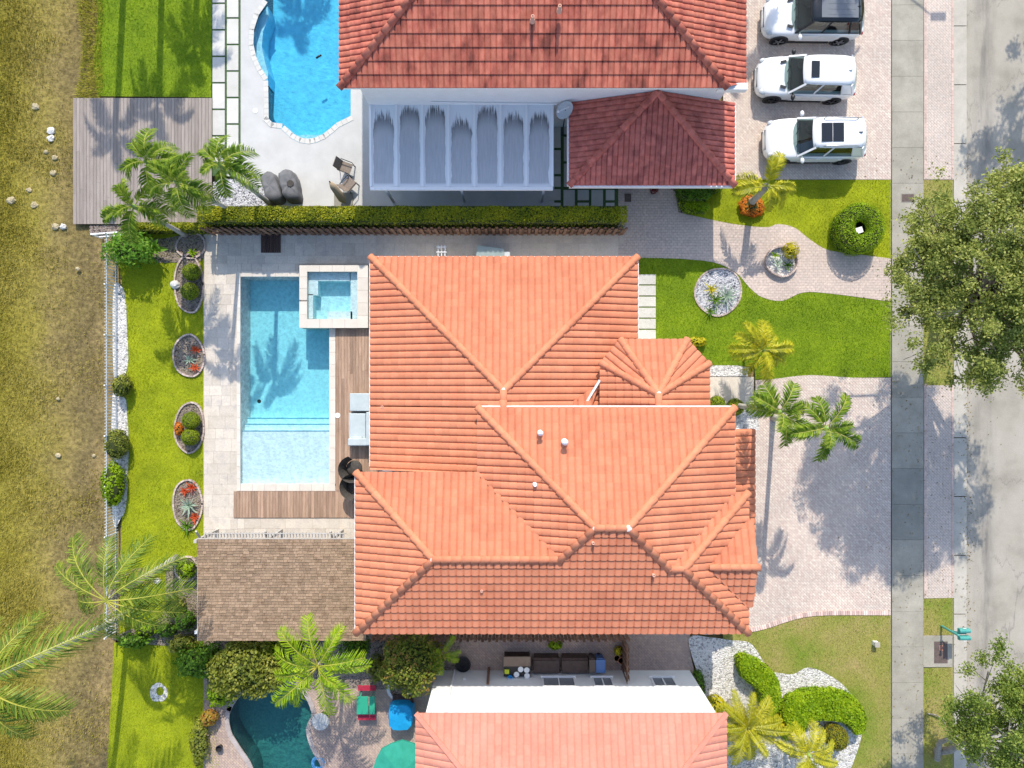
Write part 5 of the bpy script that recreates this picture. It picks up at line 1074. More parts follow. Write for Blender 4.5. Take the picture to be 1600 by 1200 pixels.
for k, (px, py, rx, ry, h, lm, lab) in enumerate(((292, 890, .42, .45, .9, l_lime, "round lime shrub in the small bed left of the pavilion"), (272, 948, .5, .45, .9, l_olive, "olive shrub under the coconut palm, left of the pavilion"), (290, 970, .45, .45, 1.1, l_deep, "deep green shrub in shade at the pavilion's lower left corner"),
                    (228, 982, .6, .35, .8, l_lime, "lime ground shrub under the coconut palm near the fence corner"), (262, 985, .45, .3, .8, l_deep, "deep green shrub at the lower garden edge under the palm"))):
    shrub("shrub", lab, px, py, (rx, ry), h, lm, 700, .12, seed=50 + k, wob=.2)
# lower yard
for k, (px, py, rx, ry, h, lm, lab) in enumerate(((452, 1006, .75, .5, 1.5, l_olive, "olive shrub below the pavilion roof, left of the clumping palm"), (556, 1012, .7, .55, 1.7, l_deep, "dark green shrub right of the clumping palm below the pavilion corner"), (592, 1044, .55, .6, 1.3, l_olive, "olive shrub between the clumping palm and the flowering shrub"),
                    (420, 1016, .6, .5, 1.7, l_lime, "lime shrub behind the large one, against the pavilion"), (208, 1001, .8, .35, 1.0, l_deep, "dark green shrub at the lower garden corner under the coconut palm"), (285, 1006, .7, .4, 1.1, l_olive, "olive shrub at the pavilion's lower left corner"))):
    shrub("shrub", lab, px, py, (rx, ry), h, lm, 1100, .13, seed=90 + k, wob=.22, depth=.4, core=.65)
shrub("large_shrub", "large leafy olive green shrub spreading over the head of the teal pool", 388, 1042, (1.75, 1.35), 2.6, l_olive, 6500, .17, seed=12, wob=.16, depth=.4, core=.72)
shrub("shrub", "dark leafy shrub left of the large one, below the pavilion", 312, 1032, (1.15, .8), 1.9, l_deep, 2300, .15, seed=13, wob=.2, depth=.4, core=.7)
shrub("shrub", "loose yellow green shrub drooping over the left rim of the teal pool", 345, 1085, (.7, .6), 1.0, l_lime, 1000, .13, seed=14, wob=.25, depth=.4, core=.6)
shrub("flowering_shrub", "large rounded shrub with orange pink flower tips beside the side yard", 642, 1036, (1.45, 1.35), 3.4, LEAF("flowering_shrub_leaf", [(.06, .11, .015), (.15, .20, .02), (.27, .28, .04), (.42, .16, .07)]), 6200, .13, seed=15, wob=.14, depth=.35, core=.75)
pl_ = thing("round_planter", "round white stone planter under the large flowering shrub", "planter", (*W(626, 1072), 0))
part("wall", MB().lathe([(.62, 0), (.62, .42), (.48, .42), (.48, .2)], (*W(626, 1070), 0), 22), M("grey_white_stone", [(.5, .5, .5), (.62, .62, .61)], 4, 5, .85), pl_); part("soil", MB().sheet([(W(626, 1070)[0] + .48 * math.cos(a), W(626, 1070)[1] + .48 * math.sin(a)) for a in [k * PI / 12 for k in range(24)]], .3), m_mulch, pl_)
shrub("shrub", "rust and yellow plant on the pale patio left of the teal pool", 327, 1122, (.42, .38), .8, LEAF("rust_leaf", [(.30, .08, .03), (.42, .25, .04), (.25, .28, .03)]), 420, .14, seed=16, core=.6)
shrub("shrub", "yellow green ground shrub at the lower left edge of the patio", 312, 1160, (.45, 1.1), .7, l_olive, 900, .12, seed=17, core=.6, wob=.2)
shrub("shrub", "low yellow green shrub at the top of the side yard fence", 868, 1008, (.35, .22), .5, l_lime, 220, .14, seed=18, core=.5)
# upper front garden
rg_c = W(1334, 362)
def ring_hedge():
    cx, cy = W(1343, 357, .85); t = thing("ring_hedge", "clipped ring shaped bush with a white meter in its hollow", "hedge", (cx, cy, 0)); rg = np.random.default_rng(8); n = 7000
    a = rg.uniform(0, 2 * PI, n); b = rg.uniform(-.9, PI + .9, n); R_, rr = .74, .42; k = 1 + rg.normal(0, .03, n); hz_ = .92
    cosb, sinb = np.cos(b), np.sin(b); P = np.c_[cx + (R_ + rr * cosb * k) * np.cos(a) * .98, cy + (R_ + rr * cosb * k) * np.sin(a) * 1.03, hz_ + .42 * sinb * k]; Nn = np.c_[cosb * np.cos(a), cosb * np.sin(a), sinb]
    n2 = 2200; a2 = rg.uniform(0, 2 * PI, n2); z2 = rg.uniform(.05, .9, n2); P2 = np.c_[cx + 1.13 * np.cos(a2), cy + 1.18 * np.sin(a2), z2]; N2 = np.c_[np.cos(a2), np.sin(a2), 0 * a2 + .2]
    link("foliage", leafmesh("foliage", np.r_[P, P2], np.r_[Nn, N2], .065, l_lime, .6, .5), None, t)
    part("opaque_core", MB().prism([(cx + 1.06 * math.cos(q), cy + 1.1 * math.sin(q)) for q in [2 * PI * i / 28 for i in range(28)]], 0, .95, holes=[[(cx + .42 * math.cos(q), cy + .42 * math.sin(q)) for q in [2 * PI * i / 20 for i in range(20)]]]), m_core, t)  # opaque ring added under the leaves as a light stop
    m_ = thing("meter_post", "white meter box standing in the hollow of the ring shaped bush", "meter", (cx - .05, cy - .1, 0)); part("box", MB().box((cx - .05, cy - .1, .8), (.32, .28, .3), .3), m_whitepaint, m_); part("post", MB().box((cx - .05, cy - .1, .35), (.1, .1, .7)), m_whitepaint, m_)
ring_hedge()
hedge("upper tier of the clipped shrubs below the dark red porch roof", PL(smooth([(1056, 296), (1078, 290), (1104, 292), (1106, 306), (1096, 318), (1062, 316)], 4), 0), 0, 1.0, l_deep, 2600, .08, "clipped_shrub")
hedge("lower tier of the clipped shrubs below the dark red porch roof", PL(smooth([(1060, 318), (1094, 319), (1104, 325), (1096, 334), (1070, 333)], 4), 0), 0, .55, l_lime, 1500, .08, "clipped_shrub")
hedge("small side clump of the clipped shrubs at the corner of the porch roof", PL(smooth([(1108, 290), (1124, 288), (1126, 298), (1112, 304)], 3), 0), 0, .7, l_lime, 700, .08, "clipped_shrub")
shrub("flower_clump", "ring of orange flowers around the pale palm trunk on the upper front lawn", 1175, 321, (.64, .55), .45, l_orange, 1200, .10, "flowers", seed=20, core=.85, wob=.12)
bed_ring("round stone edged planter of silver plants on the pink garden path", 1220, 24, 24, 409, m_gravel_w, "planter", h=.25)
for k, (px, py, lm, L, n, lab) in enumerate(((1216, 410, l_silver, .42, 16, "silver green rosette in the round path planter"), (1232, 414, l_deep, .36, 12, "green rosette at the right of the round path planter"), (1212, 398, l_lime, .3, 10, "small lime rosette at the top of the round path planter"))):
    rosette("rosette", lab, px, py, n, L, lm, .07, .6, seed=60 + k, z=.1)
shrub("croton", "bright yellow shrub at the upper right of the round path planter", 1236, 391, (.36, .42), .9, l_yel, 420, .15, seed=21, core=.55, aspect=.35)
bed_ring("round pebble bed with spiky plants on the front lawn", 1122, 36, 37, 456, m_gravel_g, h=.06)
for k, (px, py, lm, L, n, lab) in enumerate(((1136, 462, l_silver, .72, 30, "large silver agave at the right of the pebble bed"), (1112, 452, l_yel, .48, 16, "yellow rosette at the left of the pebble bed"), (1118, 468, l_deep, .6, 18, "dark green spiky plant in the pebble bed"), (1110, 486, l_deep, .42, 14, "dark green plant at the lower edge of the pebble bed"))):
    rosette("agave", lab, px, py, n, L, lm, .065, .6, seed=70 + k, droop=.4)
shrub("shrub", "small lime shrub at the edge of the tiled bay roof", 1088, 534, (.5, .25), .5, l_yel, 260, .12, seed=22, core=.5)
# lower front garden
hedge("slanted leaf shaped lime hedge on white pebbles beside the pink house", PL(smooth([(1148, 1026), (1156, 1019), (1168, 1022), (1190, 1034), (1206, 1052), (1211, 1078), (1208, 1098), (1196, 1108), (1184, 1094), (1176, 1068), (1154, 1050)], 4)), 0, .85, l_lime, 7000, .12)
hedge("curved lime hedge arching round the white pebbles on the dry lower lawn", PL(smooth([(1218, 1118), (1216, 1098), (1230, 1083), (1256, 1074), (1288, 1073), (1316, 1078), (1334, 1092), (1342, 1112), (1338, 1130), (1326, 1136), (1312, 1120), (1284, 1114), (1256, 1118), (1246, 1134), (1230, 1136)], 4)), 0, .85, l_lime, 10500, .12)
shrub("topiary_cone", "rust tinged round topiary inside the curved lime hedge", 1306, 1152, (.58, .58), 1.5, LEAF("rusty_topiary_leaf", [(.17, .16, .01), (.28, .30, .015), (.34, .22, .02)]), 2600, .06, "topiary", seed=24, wob=.03, depth=.06, core=.92)
shrub("shrub", "dark low shrub at the corner of the white wall and the side yard", 1090, 1072, (.38, .75), .8, l_deep, 900, .09, seed=25)
shrub("croton", "bright yellow shrub beside the white wall of the pink house", 1116, 1102, (.5, .5), .8, l_yel, 560, .15, seed=26, core=.6)
shrub("croton", "bright yellow shrub between the cycad and the curved hedge", 1212, 1130, (.5, .42), .8, l_yel, 520, .15, seed=27, core=.6)
shrub("croton", "yellow green shrub at the lower left foot of the curved hedge", 1232, 1145, (.45, .4), .7, l_lime, 420, .14, seed=28, core=.6)
# stones in the field
SW = M("white_rock", [(.50, .48, .44), (.66, .64, .60)], 6, 5, .9, .4, 20); ST = M("tan_rock", [(.34, .28, .16), (.46, .39, .25)], 5, 6, .9, .5, 15)
for k, (px, py, r, wht, lab) in enumerate(((79, 204, .20, 1, "white stone in the dry field, upper one of a touching pair"), (79, 216, .20, 1, "white stone in the dry field, lower one of a touching pair"), (72, 237, .12, 0, "small tan stone just below the pair of white stones"), (85, 246, .15, 0, "tan stone second below the pair of white stones"),
        (83, 270, .16, 0, "tan stone third below the pair of white stones"), (45, 297, .16, 0, "tan stone in the field, upper one of a loose trio"), (17, 313, .22, 0, "flat tan stone nearest the left edge, level with the palms"), (53, 320, .19, 0, "tan stone in the field, lower right one of a loose trio"),
        (98, 354, .17, 1, "white stone touching a tan one at the platform's lower left corner"), (86, 354, .20, 0, "tan stone touching a white one at the platform's lower left corner"), (121, 420, .11, 0, "small tan stone on the bare strip near the upper picket fence"), (55, 166, .2, 0, "tan slab like stone in the field left of the platform's top corner"),
        (90, 623, .10, 0, "small tan stone in the field, level with the olive fence shrub"), (90, 712, .14, 0, "tan stone in the field, level with the brownish fence shrub"), (146, 712, .10, 0, "small tan stone beside the picket fence near the brownish shrub"))):
    x, y = W(px, py); part("stone", MB().ball((x, y, -.02), (r, r * .85, r * .5), 10, 6, .22, k), SW if wht else ST, label=lab, cat="stone", group="stones in the dry field")
for px, py, lab, r in ((275, 445, "white rock left of the lower walkway ball shrub", .24), (247, 907, "white rock on the lawn under the coconut palm", .18), (170, 978, "white rock at the foot of the coconut palm by the fence", .26), (1200, 1120, "pale log like rock beside the cycad", .3)):
    x, y = W(px, py); part("stone", MB().ball((x, y, .08), (r, r * .8, r * .6), 10, 6, .2, px), SW, label=lab, cat="stone")
# leaf litter blown along the curb, the sidewalk and the driveway under the street tree
rg = np.random.default_rng(77); n = 1500; q = np.c_[rg.normal(1452, 48, n), rg.uniform(240, 1190, n)]; k = rg.random(n) < .35; q[k, 0] = rg.normal(1513, 4, k.sum())
P = np.array([(*W(x, y), .045 if 1392 < x < 1443 else (.02 if x < 1511 else -.105)) for x, y in q]); link("fallen_leaves", leafmesh("fallen_leaves", P, np.tile((0, 0, 1.), (n, 1)), .075, LEAF("fallen_leaf", [(.10, .07, .03), (.25, .17, .06), (.38, .30, .10)]), .5, .25), kind='stuff')
# ------------------------------------------------------------------ cars
m_carwhite = M("white_car_paint", [(.80, .80, .80)], rough=.3, spec=.5, coat=.8)
m_black = M("black_trim", [(.02, .02, .022)], rough=.4, spec=.4)
m_gloss = M("black_gloss", [(.015, .017, .02)], rough=.08, spec=.6)
m_greygloss = M("grey_roof_panel", [(.16, .17, .18)], rough=.15, spec=.6)
m_tyre = M("tyre_rubber", [(.025, .025, .025)], rough=.85)
m_rim = M("rim_metal", [(.42, .42, .43)], rough=.3, metal=.8)
m_rimdark = M("dark_rim_metal", [(.06, .06, .065)], rough=.35, metal=.6)
m_glass = GLASS("car_glass", (.50, .60, .58), .10)
m_headl = M("headlight_glass", [(.45, .48, .50)], rough=.1, spec=.7)
m_taill = M("tail_light", [(.28, .01, .01)], rough=.2, spec=.6)
m_seat = M("beige_seat", [(.42, .36, .28)], rough=.8); m_dash = M("dark_cabin", [(.03, .03, .03)], rough=.9)
m_orange_l = M("seat_dark", [(.06, .05, .05)], rough=.8)
def car(label, cx, cy, rz, L, Wd, Hh, roof='white', sun=None, rails=False, vents=False, rim=m_rim, seat=m_seat, hl=.45):
    t = thing("parked_car", label, "car", (*W(cx, cy), 0), rz, "white cars parked on the driveway"); hw = Wd / 2; X = lambda f: (f - .5) * L
    st = [(0, .46, .36, .60, .64), (.010, .62, .30, .70, .77), (.032, .80, .26, .82, .91), (.075, .915, .23, .92, 1.0), (.15, .975, .22, .97, 1.07), (.27, .99, .22, 1.0, 1.11), (.33, .99, .22, 1.02, 1.13), (.45, 1.0, .22, 1.03, 1.13), (.6, 1.0, .22, 1.05, 1.13),
          (.75, 1.0, .22, 1.06, 1.13), (.88, .985, .25, 1.07, 1.12), (.945, .935, .28, 1.05, 1.10), (.982, .84, .34, 1.0, 1.03), (1.0, .68, .42, .86, .88)]
    vs = []; fs = []; nr = 16
    for f, w, zb, zs, zc in st:
        w *= hw; half = [(.0, zb), (.85 * w, zb), (w * .985, zb + .12), (w, (zb + zs) / 2), (w * .995, zs - .14), (w * .965, zs - .03), (w * .86, zs + .02), (w * .5, zs * .3 + zc * .7), (0, zc)]
        ring = half + [(-y, z) for y, z in half[-2:0:-1]]; vs += [(X(f), y, z) for y, z in ring]
    for i in range(len(st) - 1):
        for k in range(nr): fs.append((i * nr + k, i * nr + (k + 1) % nr, (i + 1) * nr + (k + 1) % nr, (i + 1) * nr + k))
    fs.append(tuple(range(nr))); fs.append(tuple((len(st) - 1) * nr + k for k in range(nr - 1, -1, -1)))
    b = part("body", MB().add(vs, fs), m_carwhite, t, True, local=True); sb = b.modifiers.new("subsurf", 'SUBSURF'); sb.levels = 1; sb.render_levels = 2
    zb, zt = 1.04, Hh - .05; xb0, xb1, xt0, xt1 = X(.285), X(.975), X(.43), X(.885); wb, wt = hw * .90, hw * .69
    # glazed cabin: bowed windscreen, side windows, rear window
    def strip(name, bot, top, mat=m_glass):
        n = len(bot); return part(name, MB().add(bot + top, [(k, k + 1, n + k + 1, n + k) for k in range(n - 1)]), mat, t, True, local=True)
    q = [-1, -.66, -.33, 0, .33, .66, 1]
    strip("windscreen", [(xb0 - .16 * (1 - u * u) + .10 * abs(u) ** 3, u * wb * .96, zb + .04) for u in q], [(xt0 - .07 * (1 - u * u), u * wt * .98, zt - .01) for u in q])
    strip("rear_window", [(xb1 + .05 * (1 - u * u) - .14 * abs(u) ** 3, u * wb * .94, zb + .06) for u in q], [(xt1 + .04 * (1 - u * u), u * wt * .96, zt - .01) for u in q])
    for s in (-1, 1):
        xs = [.30, .43, .56, .70, .84, .95]; bt = [(X(f), s * wb, zb) for f in xs]; tp = [(xt0 + (xt1 - xt0) * k / 5, s * wt, zt - .02) for k in range(6)]
        strip("side_window", bt, tp)
        pil = MB()
        for k, w in ((0, .09), (2, .07), (4, .09), (5, .14)):
            pil.bar(Vector(bt[k]) + Vector((0, s * .008, 0)), Vector(tp[k]) + Vector((0, s * .008, 0)), w, .05)
        part("pillars", pil, m_carwhite if roof == 'white' else m_black, t, local=True)
        if roof == 'white': part("quarter_panel", MB().add([Vector(p) + Vector((0, s * .03, 0)) for p in (bt[4], bt[5], tp[5], tp[4])], [(0, 1, 2, 3) if s < 0 else (3, 2, 1, 0)]), m_carwhite, t, local=True)
        part("window_trim", MB().bar((X(.31), s * (wb + .015), zb + .0), (X(.93), s * (wb + .015), zb + .02), .03, .03), m_black if roof != 'white' else m_rim, t, local=True)
        # doors with handles, a couple of millimetres proud of the flanks
        for f0, f1 in ((.345, .555), (.562, .765)):
            d = part("door", MB().box((X((f0 + f1) / 2), s * (hw * 1.0 - .004), .70), ((f1 - f0) * L, .022, .52)), m_carwhite, t, local=True); bevel(d, .008)
            part("handle", MB().box((X(f1 - .035), s * (hw + .012), .88), (.16, .03, .03)), m_carwhite, d, local=True)
        part("sill_trim", MB().box((X(.48), s * (hw - .01), .30), (L * .42, .05, .10)), m_black, t, local=True)
        part("mirror", MB().ball((X(.345), s * (hw + .12), 1.10), (.10, .15, .09), 12, 8).box((X(.345), s * (hw - .02), 1.06), (.06, .16, .04)), m_carwhite if roof == 'white' and not vents or roof != 'white' else m_black, t, True, local=True)
        h = MB(); h.add([(X(.012), s * hw * .60, .72), (X(.035), s * hw * .86, .72), (X(.105), s * hw * .965, .86), (X(.10), s * hw * .90, .955), (X(.045), s * hw * .66, .90)], [(0, 1, 2, 3, 4)])
        h.add([(X(.008), s * hw * .60, .68), (X(.03), s * hw * .88, .68), (X(.10), s * hw * .99, .82)], []); part("headlight", MB().ball((X(.062), s * hw * .76, .82), (.20, .15, .08), 12, 8), m_headl, t, True, local=True)
        part("tail_light", MB().box((X(.982), s * hw * .76, .86), (.08, .18, .10)), m_taill, t, local=True)
        if rails: part("roof_rail", MB().tube([(xt0 + .35, s * wt * .95, Hh - .03), (xt0 + .45, s * wt * .95, Hh + .05), (xt1 - .35, s * wt * .95, Hh + .05), (xt1 - .2, s * wt * .95, Hh - .03)], .025, 6), m_rim, t, True, local=True)
        if vents: part("hood_vent", MB().box((X(.245), s * hw * .62, 1.105), (.28, .12, .03), s * .25), m_black, t, local=True)
    # roof shell, gently crowned
    n, m_ = 8, 6; vs = []; fs = []
    for i in range(n + 1):
        u = i / n; x = (xt0 - .09) + (xt1 + .10 - xt0 + .09) * u
        for k in range(m_ + 1):
            v = k / m_ * 2 - 1; bow = -.06 * (1 - v * v) * (1 if u == 0 else 0) + .06 * (1 - v * v) * (1 if u == 1 else 0)
            vs.append((x + bow, v * (wt + .03) * (1 - .10 * abs(2 * u - 1) ** 4), Hh - .035 * v * v - .05 * abs(2 * u - 1) ** 3))
    o = len(vs); vs += [(x, y, z - .05) for x, y, z in vs]
    for i in range(n):
        for k in range(m_): a = i * (m_ + 1) + k; fs.append((a, a + m_ + 1, a + m_ + 2, a + 1))
    edge_ = [k for k in range(m_ + 1)] + [i * (m_ + 1) + m_ for i in range(1, n + 1)] + [n * (m_ + 1) + k for k in range(m_ - 1, -1, -1)] + [i * (m_ + 1) for i in range(n - 1, 0, -1)]
    for a, c in zip(edge_, edge_[1:] + edge_[:1]): fs.append((a, c, c + o, a + o))
    part("roof", MB().add(vs, fs), m_carwhite if roof == 'white' else m_gloss, t, True, local=True)
    if sun:
        for (f0, f1, wf) in sun: s_ = part("sunroof", MB().box((X((f0 + f1) / 2), 0, Hh + .003), ((f1 - f0) * L, wf * Wd, .012)), m_gloss if roof == 'white' else m_greygloss, t, local=True)
    if roof != 'white':
        for k in range(4): part("roof_rib", MB().box((X(.70), (k - 1.5) * .26, Hh + .010), (L * .27, .02, .012)), m_greygloss, t, local=True)
    part("shark_fin", MB().add([(xt1 - .22, -.02, Hh - .02), (xt1 - .22, .02, Hh - .02), (xt1 - .02, .02, Hh - .04), (xt1 - .02, -.02, Hh - .04), (xt1 - .06, 0, Hh + .08)], [(0, 1, 4), (1, 2, 4), (2, 3, 4), (3, 0, 4)]), m_black if roof != 'white' or rails else m_carwhite, t, local=True)
    part("grille", MB().box((X(.014), 0, .62), (.09, hw * .95, .22)), m_black, t, local=True); part("bumper_intake", MB().box((X(.012), 0, .36), (.12, hw * 1.0, .12)), m_black, t, local=True)
    part("rear_bumper", MB().box((X(.992), 0, .45), (.10, hw * 1.2, .20)), m_black, t, local=True); part("hood_line", MB().box((X(.30), 0, 1.135), (.05, hw * 1.5, .02)), m_black, t, local=True)
    part("number_plate", MB().box((X(1.0) + .012, 0, .72), (.02, .32, .16)), m_rim, t, local=True)
    cab = MB().box((X(.62), 0, 1.135), (L * .62, wb * 1.75, .02)); part("cabin_floor", cab, m_dash, t, local=True)
    for fx in (.50, .70):
        for s in (-1, 1):
            part("seat", MB().box((X(fx), s * .36, 1.22), (.5, .5, .16)).box((X(fx) + .27, s * .36, 1.36), (.14, .48, .44)).box((X(fx) + .30, s * .36, 1.60), (.09, .26, .14)), seat, t, local=True)
    for s in (-.55, .12):
        part("wiper", MB().bar((xb0 - .02, s * wb, zb + .10), (xb0 + .16, (s + .48) * wb, zb + .20), .025, .02), m_black, t, local=True)
    part("tailgate_seam", MB().box((X(.905), 0, 1.125), (.018, hw * 1.55, .012)), m_black, t, local=True)
    part("steering_wheel", MB().lathe([(.16, 0), (.19, .015), (.16, .03), (.14, .015)], (X(.405), .36, 1.26), 14), m_black, t, local=True)
    part("dashboard", MB().box((X(.365), 0, 1.15), (.42, wb * 1.6, .10)), m_dash, t, local=True)
    for f in (.185, .80):
        for s in (-1, 1):
            part("wheel_arch", MB().lathe([(.0, -.02), (.44, -.02), (.44, .016), (0, .016)], (X(f), s * hw * .985, .40), 22, 'Y'), m_black, t, local=True)
            w = thing("wheel", None, None, (X(f), s * (hw - .10), .37)); w.parent = t; d = s
            part("tyre", MB().lathe([(.24, -.12), (.35, -.12), (.37, -.08), (.37, .08), (.35, .125), (.24, .13)], (0, 0, 0), 24, 'Y'), m_tyre, w, True, local=True)
            rm = MB().lathe([(.0, -.05), (.26, -.05), (.26, .05), (0, .05)], (0, 0, 0), 20, 'Y')
            for k in range(5): a = 2 * PI * k / 5; rm.bar((0, .125 * d, 0), (.25 * math.cos(a), .125 * d, .25 * math.sin(a)), .03, .07)
            part("rim", rm, rim, w, local=True)
    return t
car("white car with a dark glossy roof and palm shadow on it, topmost of three", 1260, 39, math.radians(-0.5), 4.75, 2.0, 1.75, roof='black', sun=[(.50, .86, .52)], vents=True, seat=M("tan_seat", [(.30, .17, .10)], rough=.8))
car("white car with a small dark sunroof and two hood vents, middle of three", 1249, 132, math.radians(-1.2), 4.70, 1.92, 1.72, sun=[(.475, .555, .40)], vents=True, rim=m_rimdark)
car("white car with a long dark panoramic sunroof and roof rails, lowest of three", 1263, 226, math.radians(.3), 4.80, 1.98, 1.74, sun=[(.48, .585, .44), (.59, .695, .44)], rails=True, rim=m_rimdark)

# ------------------------------------------------------------------ street furniture
m_teal = M("teal_paint", [(.05, .27, .24), (.08, .34, .30)], 8, 3, .45, spec=.4); m_lid = M("iron_lid", [(.10, .075, .065), (.15, .11, .095)], 6, 4, .7, .3, 40)
a, b = W(1442, 993), W(1487, 1042)
pad = thing("utility_pad", "pale concrete pad with a dark lettered lid in the verge", "utility pad", ((a[0] + b[0]) / 2, (a[1] + b[1]) / 2, 0))
part("slab", MB().box(((a[0] + b[0]) / 2, (a[1] + b[1]) / 2, -.02), (b[0] - a[0], a[1] - b[1], .10)), m_conc, pad)
la, lb = W(1459, 1002), W(1480, 1036); part("lid", MB().box(((la[0] + lb[0]) / 2, (la[1] + lb[1]) / 2, .03), (lb[0] - la[0], la[1] - lb[1], .012)), m_lid, pad)  # real lid, its dark sheet also painted over where the mailbox shadow falls
m_rust = M("rust_paint", [(.50, .22, .15)], rough=.8); ex, ey = W(1470, 1012)
part("letter", MB().box((ex - .07, ey, .040), (.04, .24, .008)).box((ex + .02, ey + .10, .040), (.14, .04, .008)).box((ex + .02, ey, .040), (.13, .04, .008)).box((ex + .02, ey - .10, .040), (.14, .04, .008)), m_rust, pad)
mbx = thing("mailbox", "teal twin mailbox on a post standing by the curb", "mailbox", (*W(1471, 978), 0)); mx_, my_ = W(1471, 978)
part("post", MB().tube([(mx_, my_, 0), (mx_, my_, 1.25)], .05, 10).bar((mx_ - .05, my_, 1.02), (mx_ + .55, my_, 1.02), .07, .07).bar((mx_, my_, .65), (mx_ + .32, my_, .98), .05, .05), m_teal, mbx)
for s in (-1, 1):
    bx = MB(); y0 = my_ + .17 * s; n = 8; vs = []
    for x in (mx_ + .12, mx_ + .62):
        vs += [(x, y0 - .1, 1.06), (x, y0 + .1, 1.06)] + [(x, y0 + .1 * math.cos(PI * k / n), 1.2 + .1 * math.sin(PI * k / n)) for k in range(n + 1)]
    m_ = n + 3; bx.add(vs, [(k, (k + 1) % m_, m_ + (k + 1) % m_, m_ + k) for k in range(m_)] + [tuple(range(m_ - 1, -1, -1)), tuple(range(m_, 2 * m_))])
    box_ = part("box", bx, m_teal, mbx); part("flag", MB().box((mx_ + .35, y0 + .12 * s, 1.24), (.16, .012, .05)), m_whitepaint, box_)
part("finial", MB().ball((mx_, my_, 1.30), .07, 10, 6), m_teal, mbx)
for px, py, lab in ((1418, 309.5, "dark utility lid set in the sidewalk beside the ring shaped bush"), (1411, 411, "dark utility lid set in the sidewalk at the end of the pink path")):
    x, y = W(px, py); u = thing("utility_hatch", lab, "utility lid", (x, y, 0)); part("frame", MB().box((x, y, .022), (.66, .44, .01)), m_conc_dark, u); part("cover", MB().box((x, y, .026), (.58, .36, .012)), m_lid, u)
x, y = W(1366, 1004); u = thing("utility_post", "small whitish utility post on the dry lawn near the sidewalk", "utility post", (x, y, 0)); part("body", MB().box((x, y, .14), (.20, .20, .28)), m_whitepaint, u); part("cap", MB().box((x, y, .30), (.24, .24, .05)), m_conc, u)
x, y = W(949, 307); u = thing("utility_hatch", "small square lid in the paved path below the dark red porch", "utility lid", (x, y, 0)); part("cover", MB().box((W(981, 309)[0], W(981, 309)[1], .008), (.32, .40, .02)), m_lid, u)

# ------------------------------------------------------------------ yard things
m_cover = M("grey_fabric_cover", [(.13, .13, .135), (.18, .18, .185)], 3, 6, .85, .3, 20); m_rattan = M("dark_rattan", [(.05, .045, .04), (.09, .08, .07)], 14, 3, .8, .5, 60)
def covered(label, pts, h, dish=False, seed=0):
    poly = PL(smooth(pts, 4)); c = np.array(poly).mean(0); t = thing("covered_lounger", label, "covered lounger", (*c, 0)); r = random.Random(seed); mb = MB(); n = len(poly); rings = [(1.04, 0), (1.0, .15), (.97, h * .75), (.90, h), (.55, h * 1.05), (.0, h * 1.02)]; vs = []; fs = []
    for j, (k, z) in enumerate(rings):
        for i, p in enumerate(poly): w = 1 + (.02 * math.sin(i * 2.3 + seed) if j < 4 else 0); vs.append((c[0] + (p[0] - c[0]) * k * w, c[1] + (p[1] - c[1]) * k * w, z + (.03 * math.sin(i * 1.7 + j) if 1 < j < 5 else 0)))
    for j in range(len(rings) - 1):
        for i in range(n): fs.append((j * n + i, j * n + (i + 1) % n, (j + 1) * n + (i + 1) % n, (j + 1) * n + i))
    part("cover", MB().add(vs, fs), m_cover, t, True)
    if dish: x, y = W(454, 287, h); part("cover_patch", MB().lathe([(0, h * 1.05), (.17, h * 1.05), (.16, h * 1.05 + .03), (0, h * 1.05 + .03)], (x, y, 0), 16), m_rattan, t)
    return t
covered("left one of two lounge chairs under grey fabric covers on the pale patio", [(414, 281), (430, 273), (440, 290), (446, 316), (426, 319), (418, 300)], .75, seed=1)
covered("right one of two lounge chairs under grey fabric covers, with a dark round patch", [(442, 277), (458, 270), (468, 283), (472, 302), (472, 317), (452, 316), (446, 300)], .8, True, 2)
m_tan = M("tan_canvas", [(.38, .29, .18), (.46, .36, .24)], 3, 5, .9, .2, 30); m_dkmetal = M("dark_metal", [(.04, .04, .045)], rough=.5, metal=.3); m_sling = M("brown_sling", [(.20, .16, .13), (.28, .23, .19)], 20, 2, .85)
um = thing("closed_umbrella", "closed tan patio umbrella leaning on the pale patio beside the folding chairs", "umbrella", (*W(537, 316), 0))
p0, p1 = W3(538, 315, .4), W3(516, 285, 1.5); part("canopy", MB().tube([p0, p0.lerp(p1, .15), p0.lerp(p1, .8), p1], [.10, .20, .16, .07], 10), m_tan, um, True); part("pole", MB().tube([W3(539, 316, 0), p0, p0.lerp(p1, 1.06)], .03, 6), m_dkmetal, um)
part("base", MB().box((*W(537, 313), .04), (.9, .75, .08)), m_conc_dark, um)
def sling_chair(label, px, py, rz):
    t = thing("patio_chair", label, "chair", (*W(px, py), 0), rz); part("seat", MB().box((0, 0, .42), (.52, .5, .03)), m_sling, t, local=True); part("backrest", MB().bar((.26, 0, .44), (.46, 0, .98), .50, .03), m_sling, t, local=True)
    for s in (-1, 1):
        part("armrest", MB().tube([(-.24, s * .28, .62), (.32, s * .28, .64)], .02, 6).tube([(-.24, s * .28, .62), (-.28, s * .28, 0)], .016, 6), m_dkmetal, t, local=True)
        for x0, x1 in ((-.22, -.26), (.24, .32)): part("leg", MB().tube([(x0, s * .25, .42), (x1, s * .26, 0)], .016, 6), m_dkmetal, t, local=True)
    return t
sling_chair("brown sling patio chair at the edge of the awning shade, upper of two", 544, 266, math.radians(160)); sling_chair("dark patio chair beside the closed tan umbrella, lower of two", 549, 291, math.radians(230))
m_cush = M("pale_grey_cushion", [(.42, .475, .485), (.49, .545, .555)], 3, 4, .9, .1, 60)
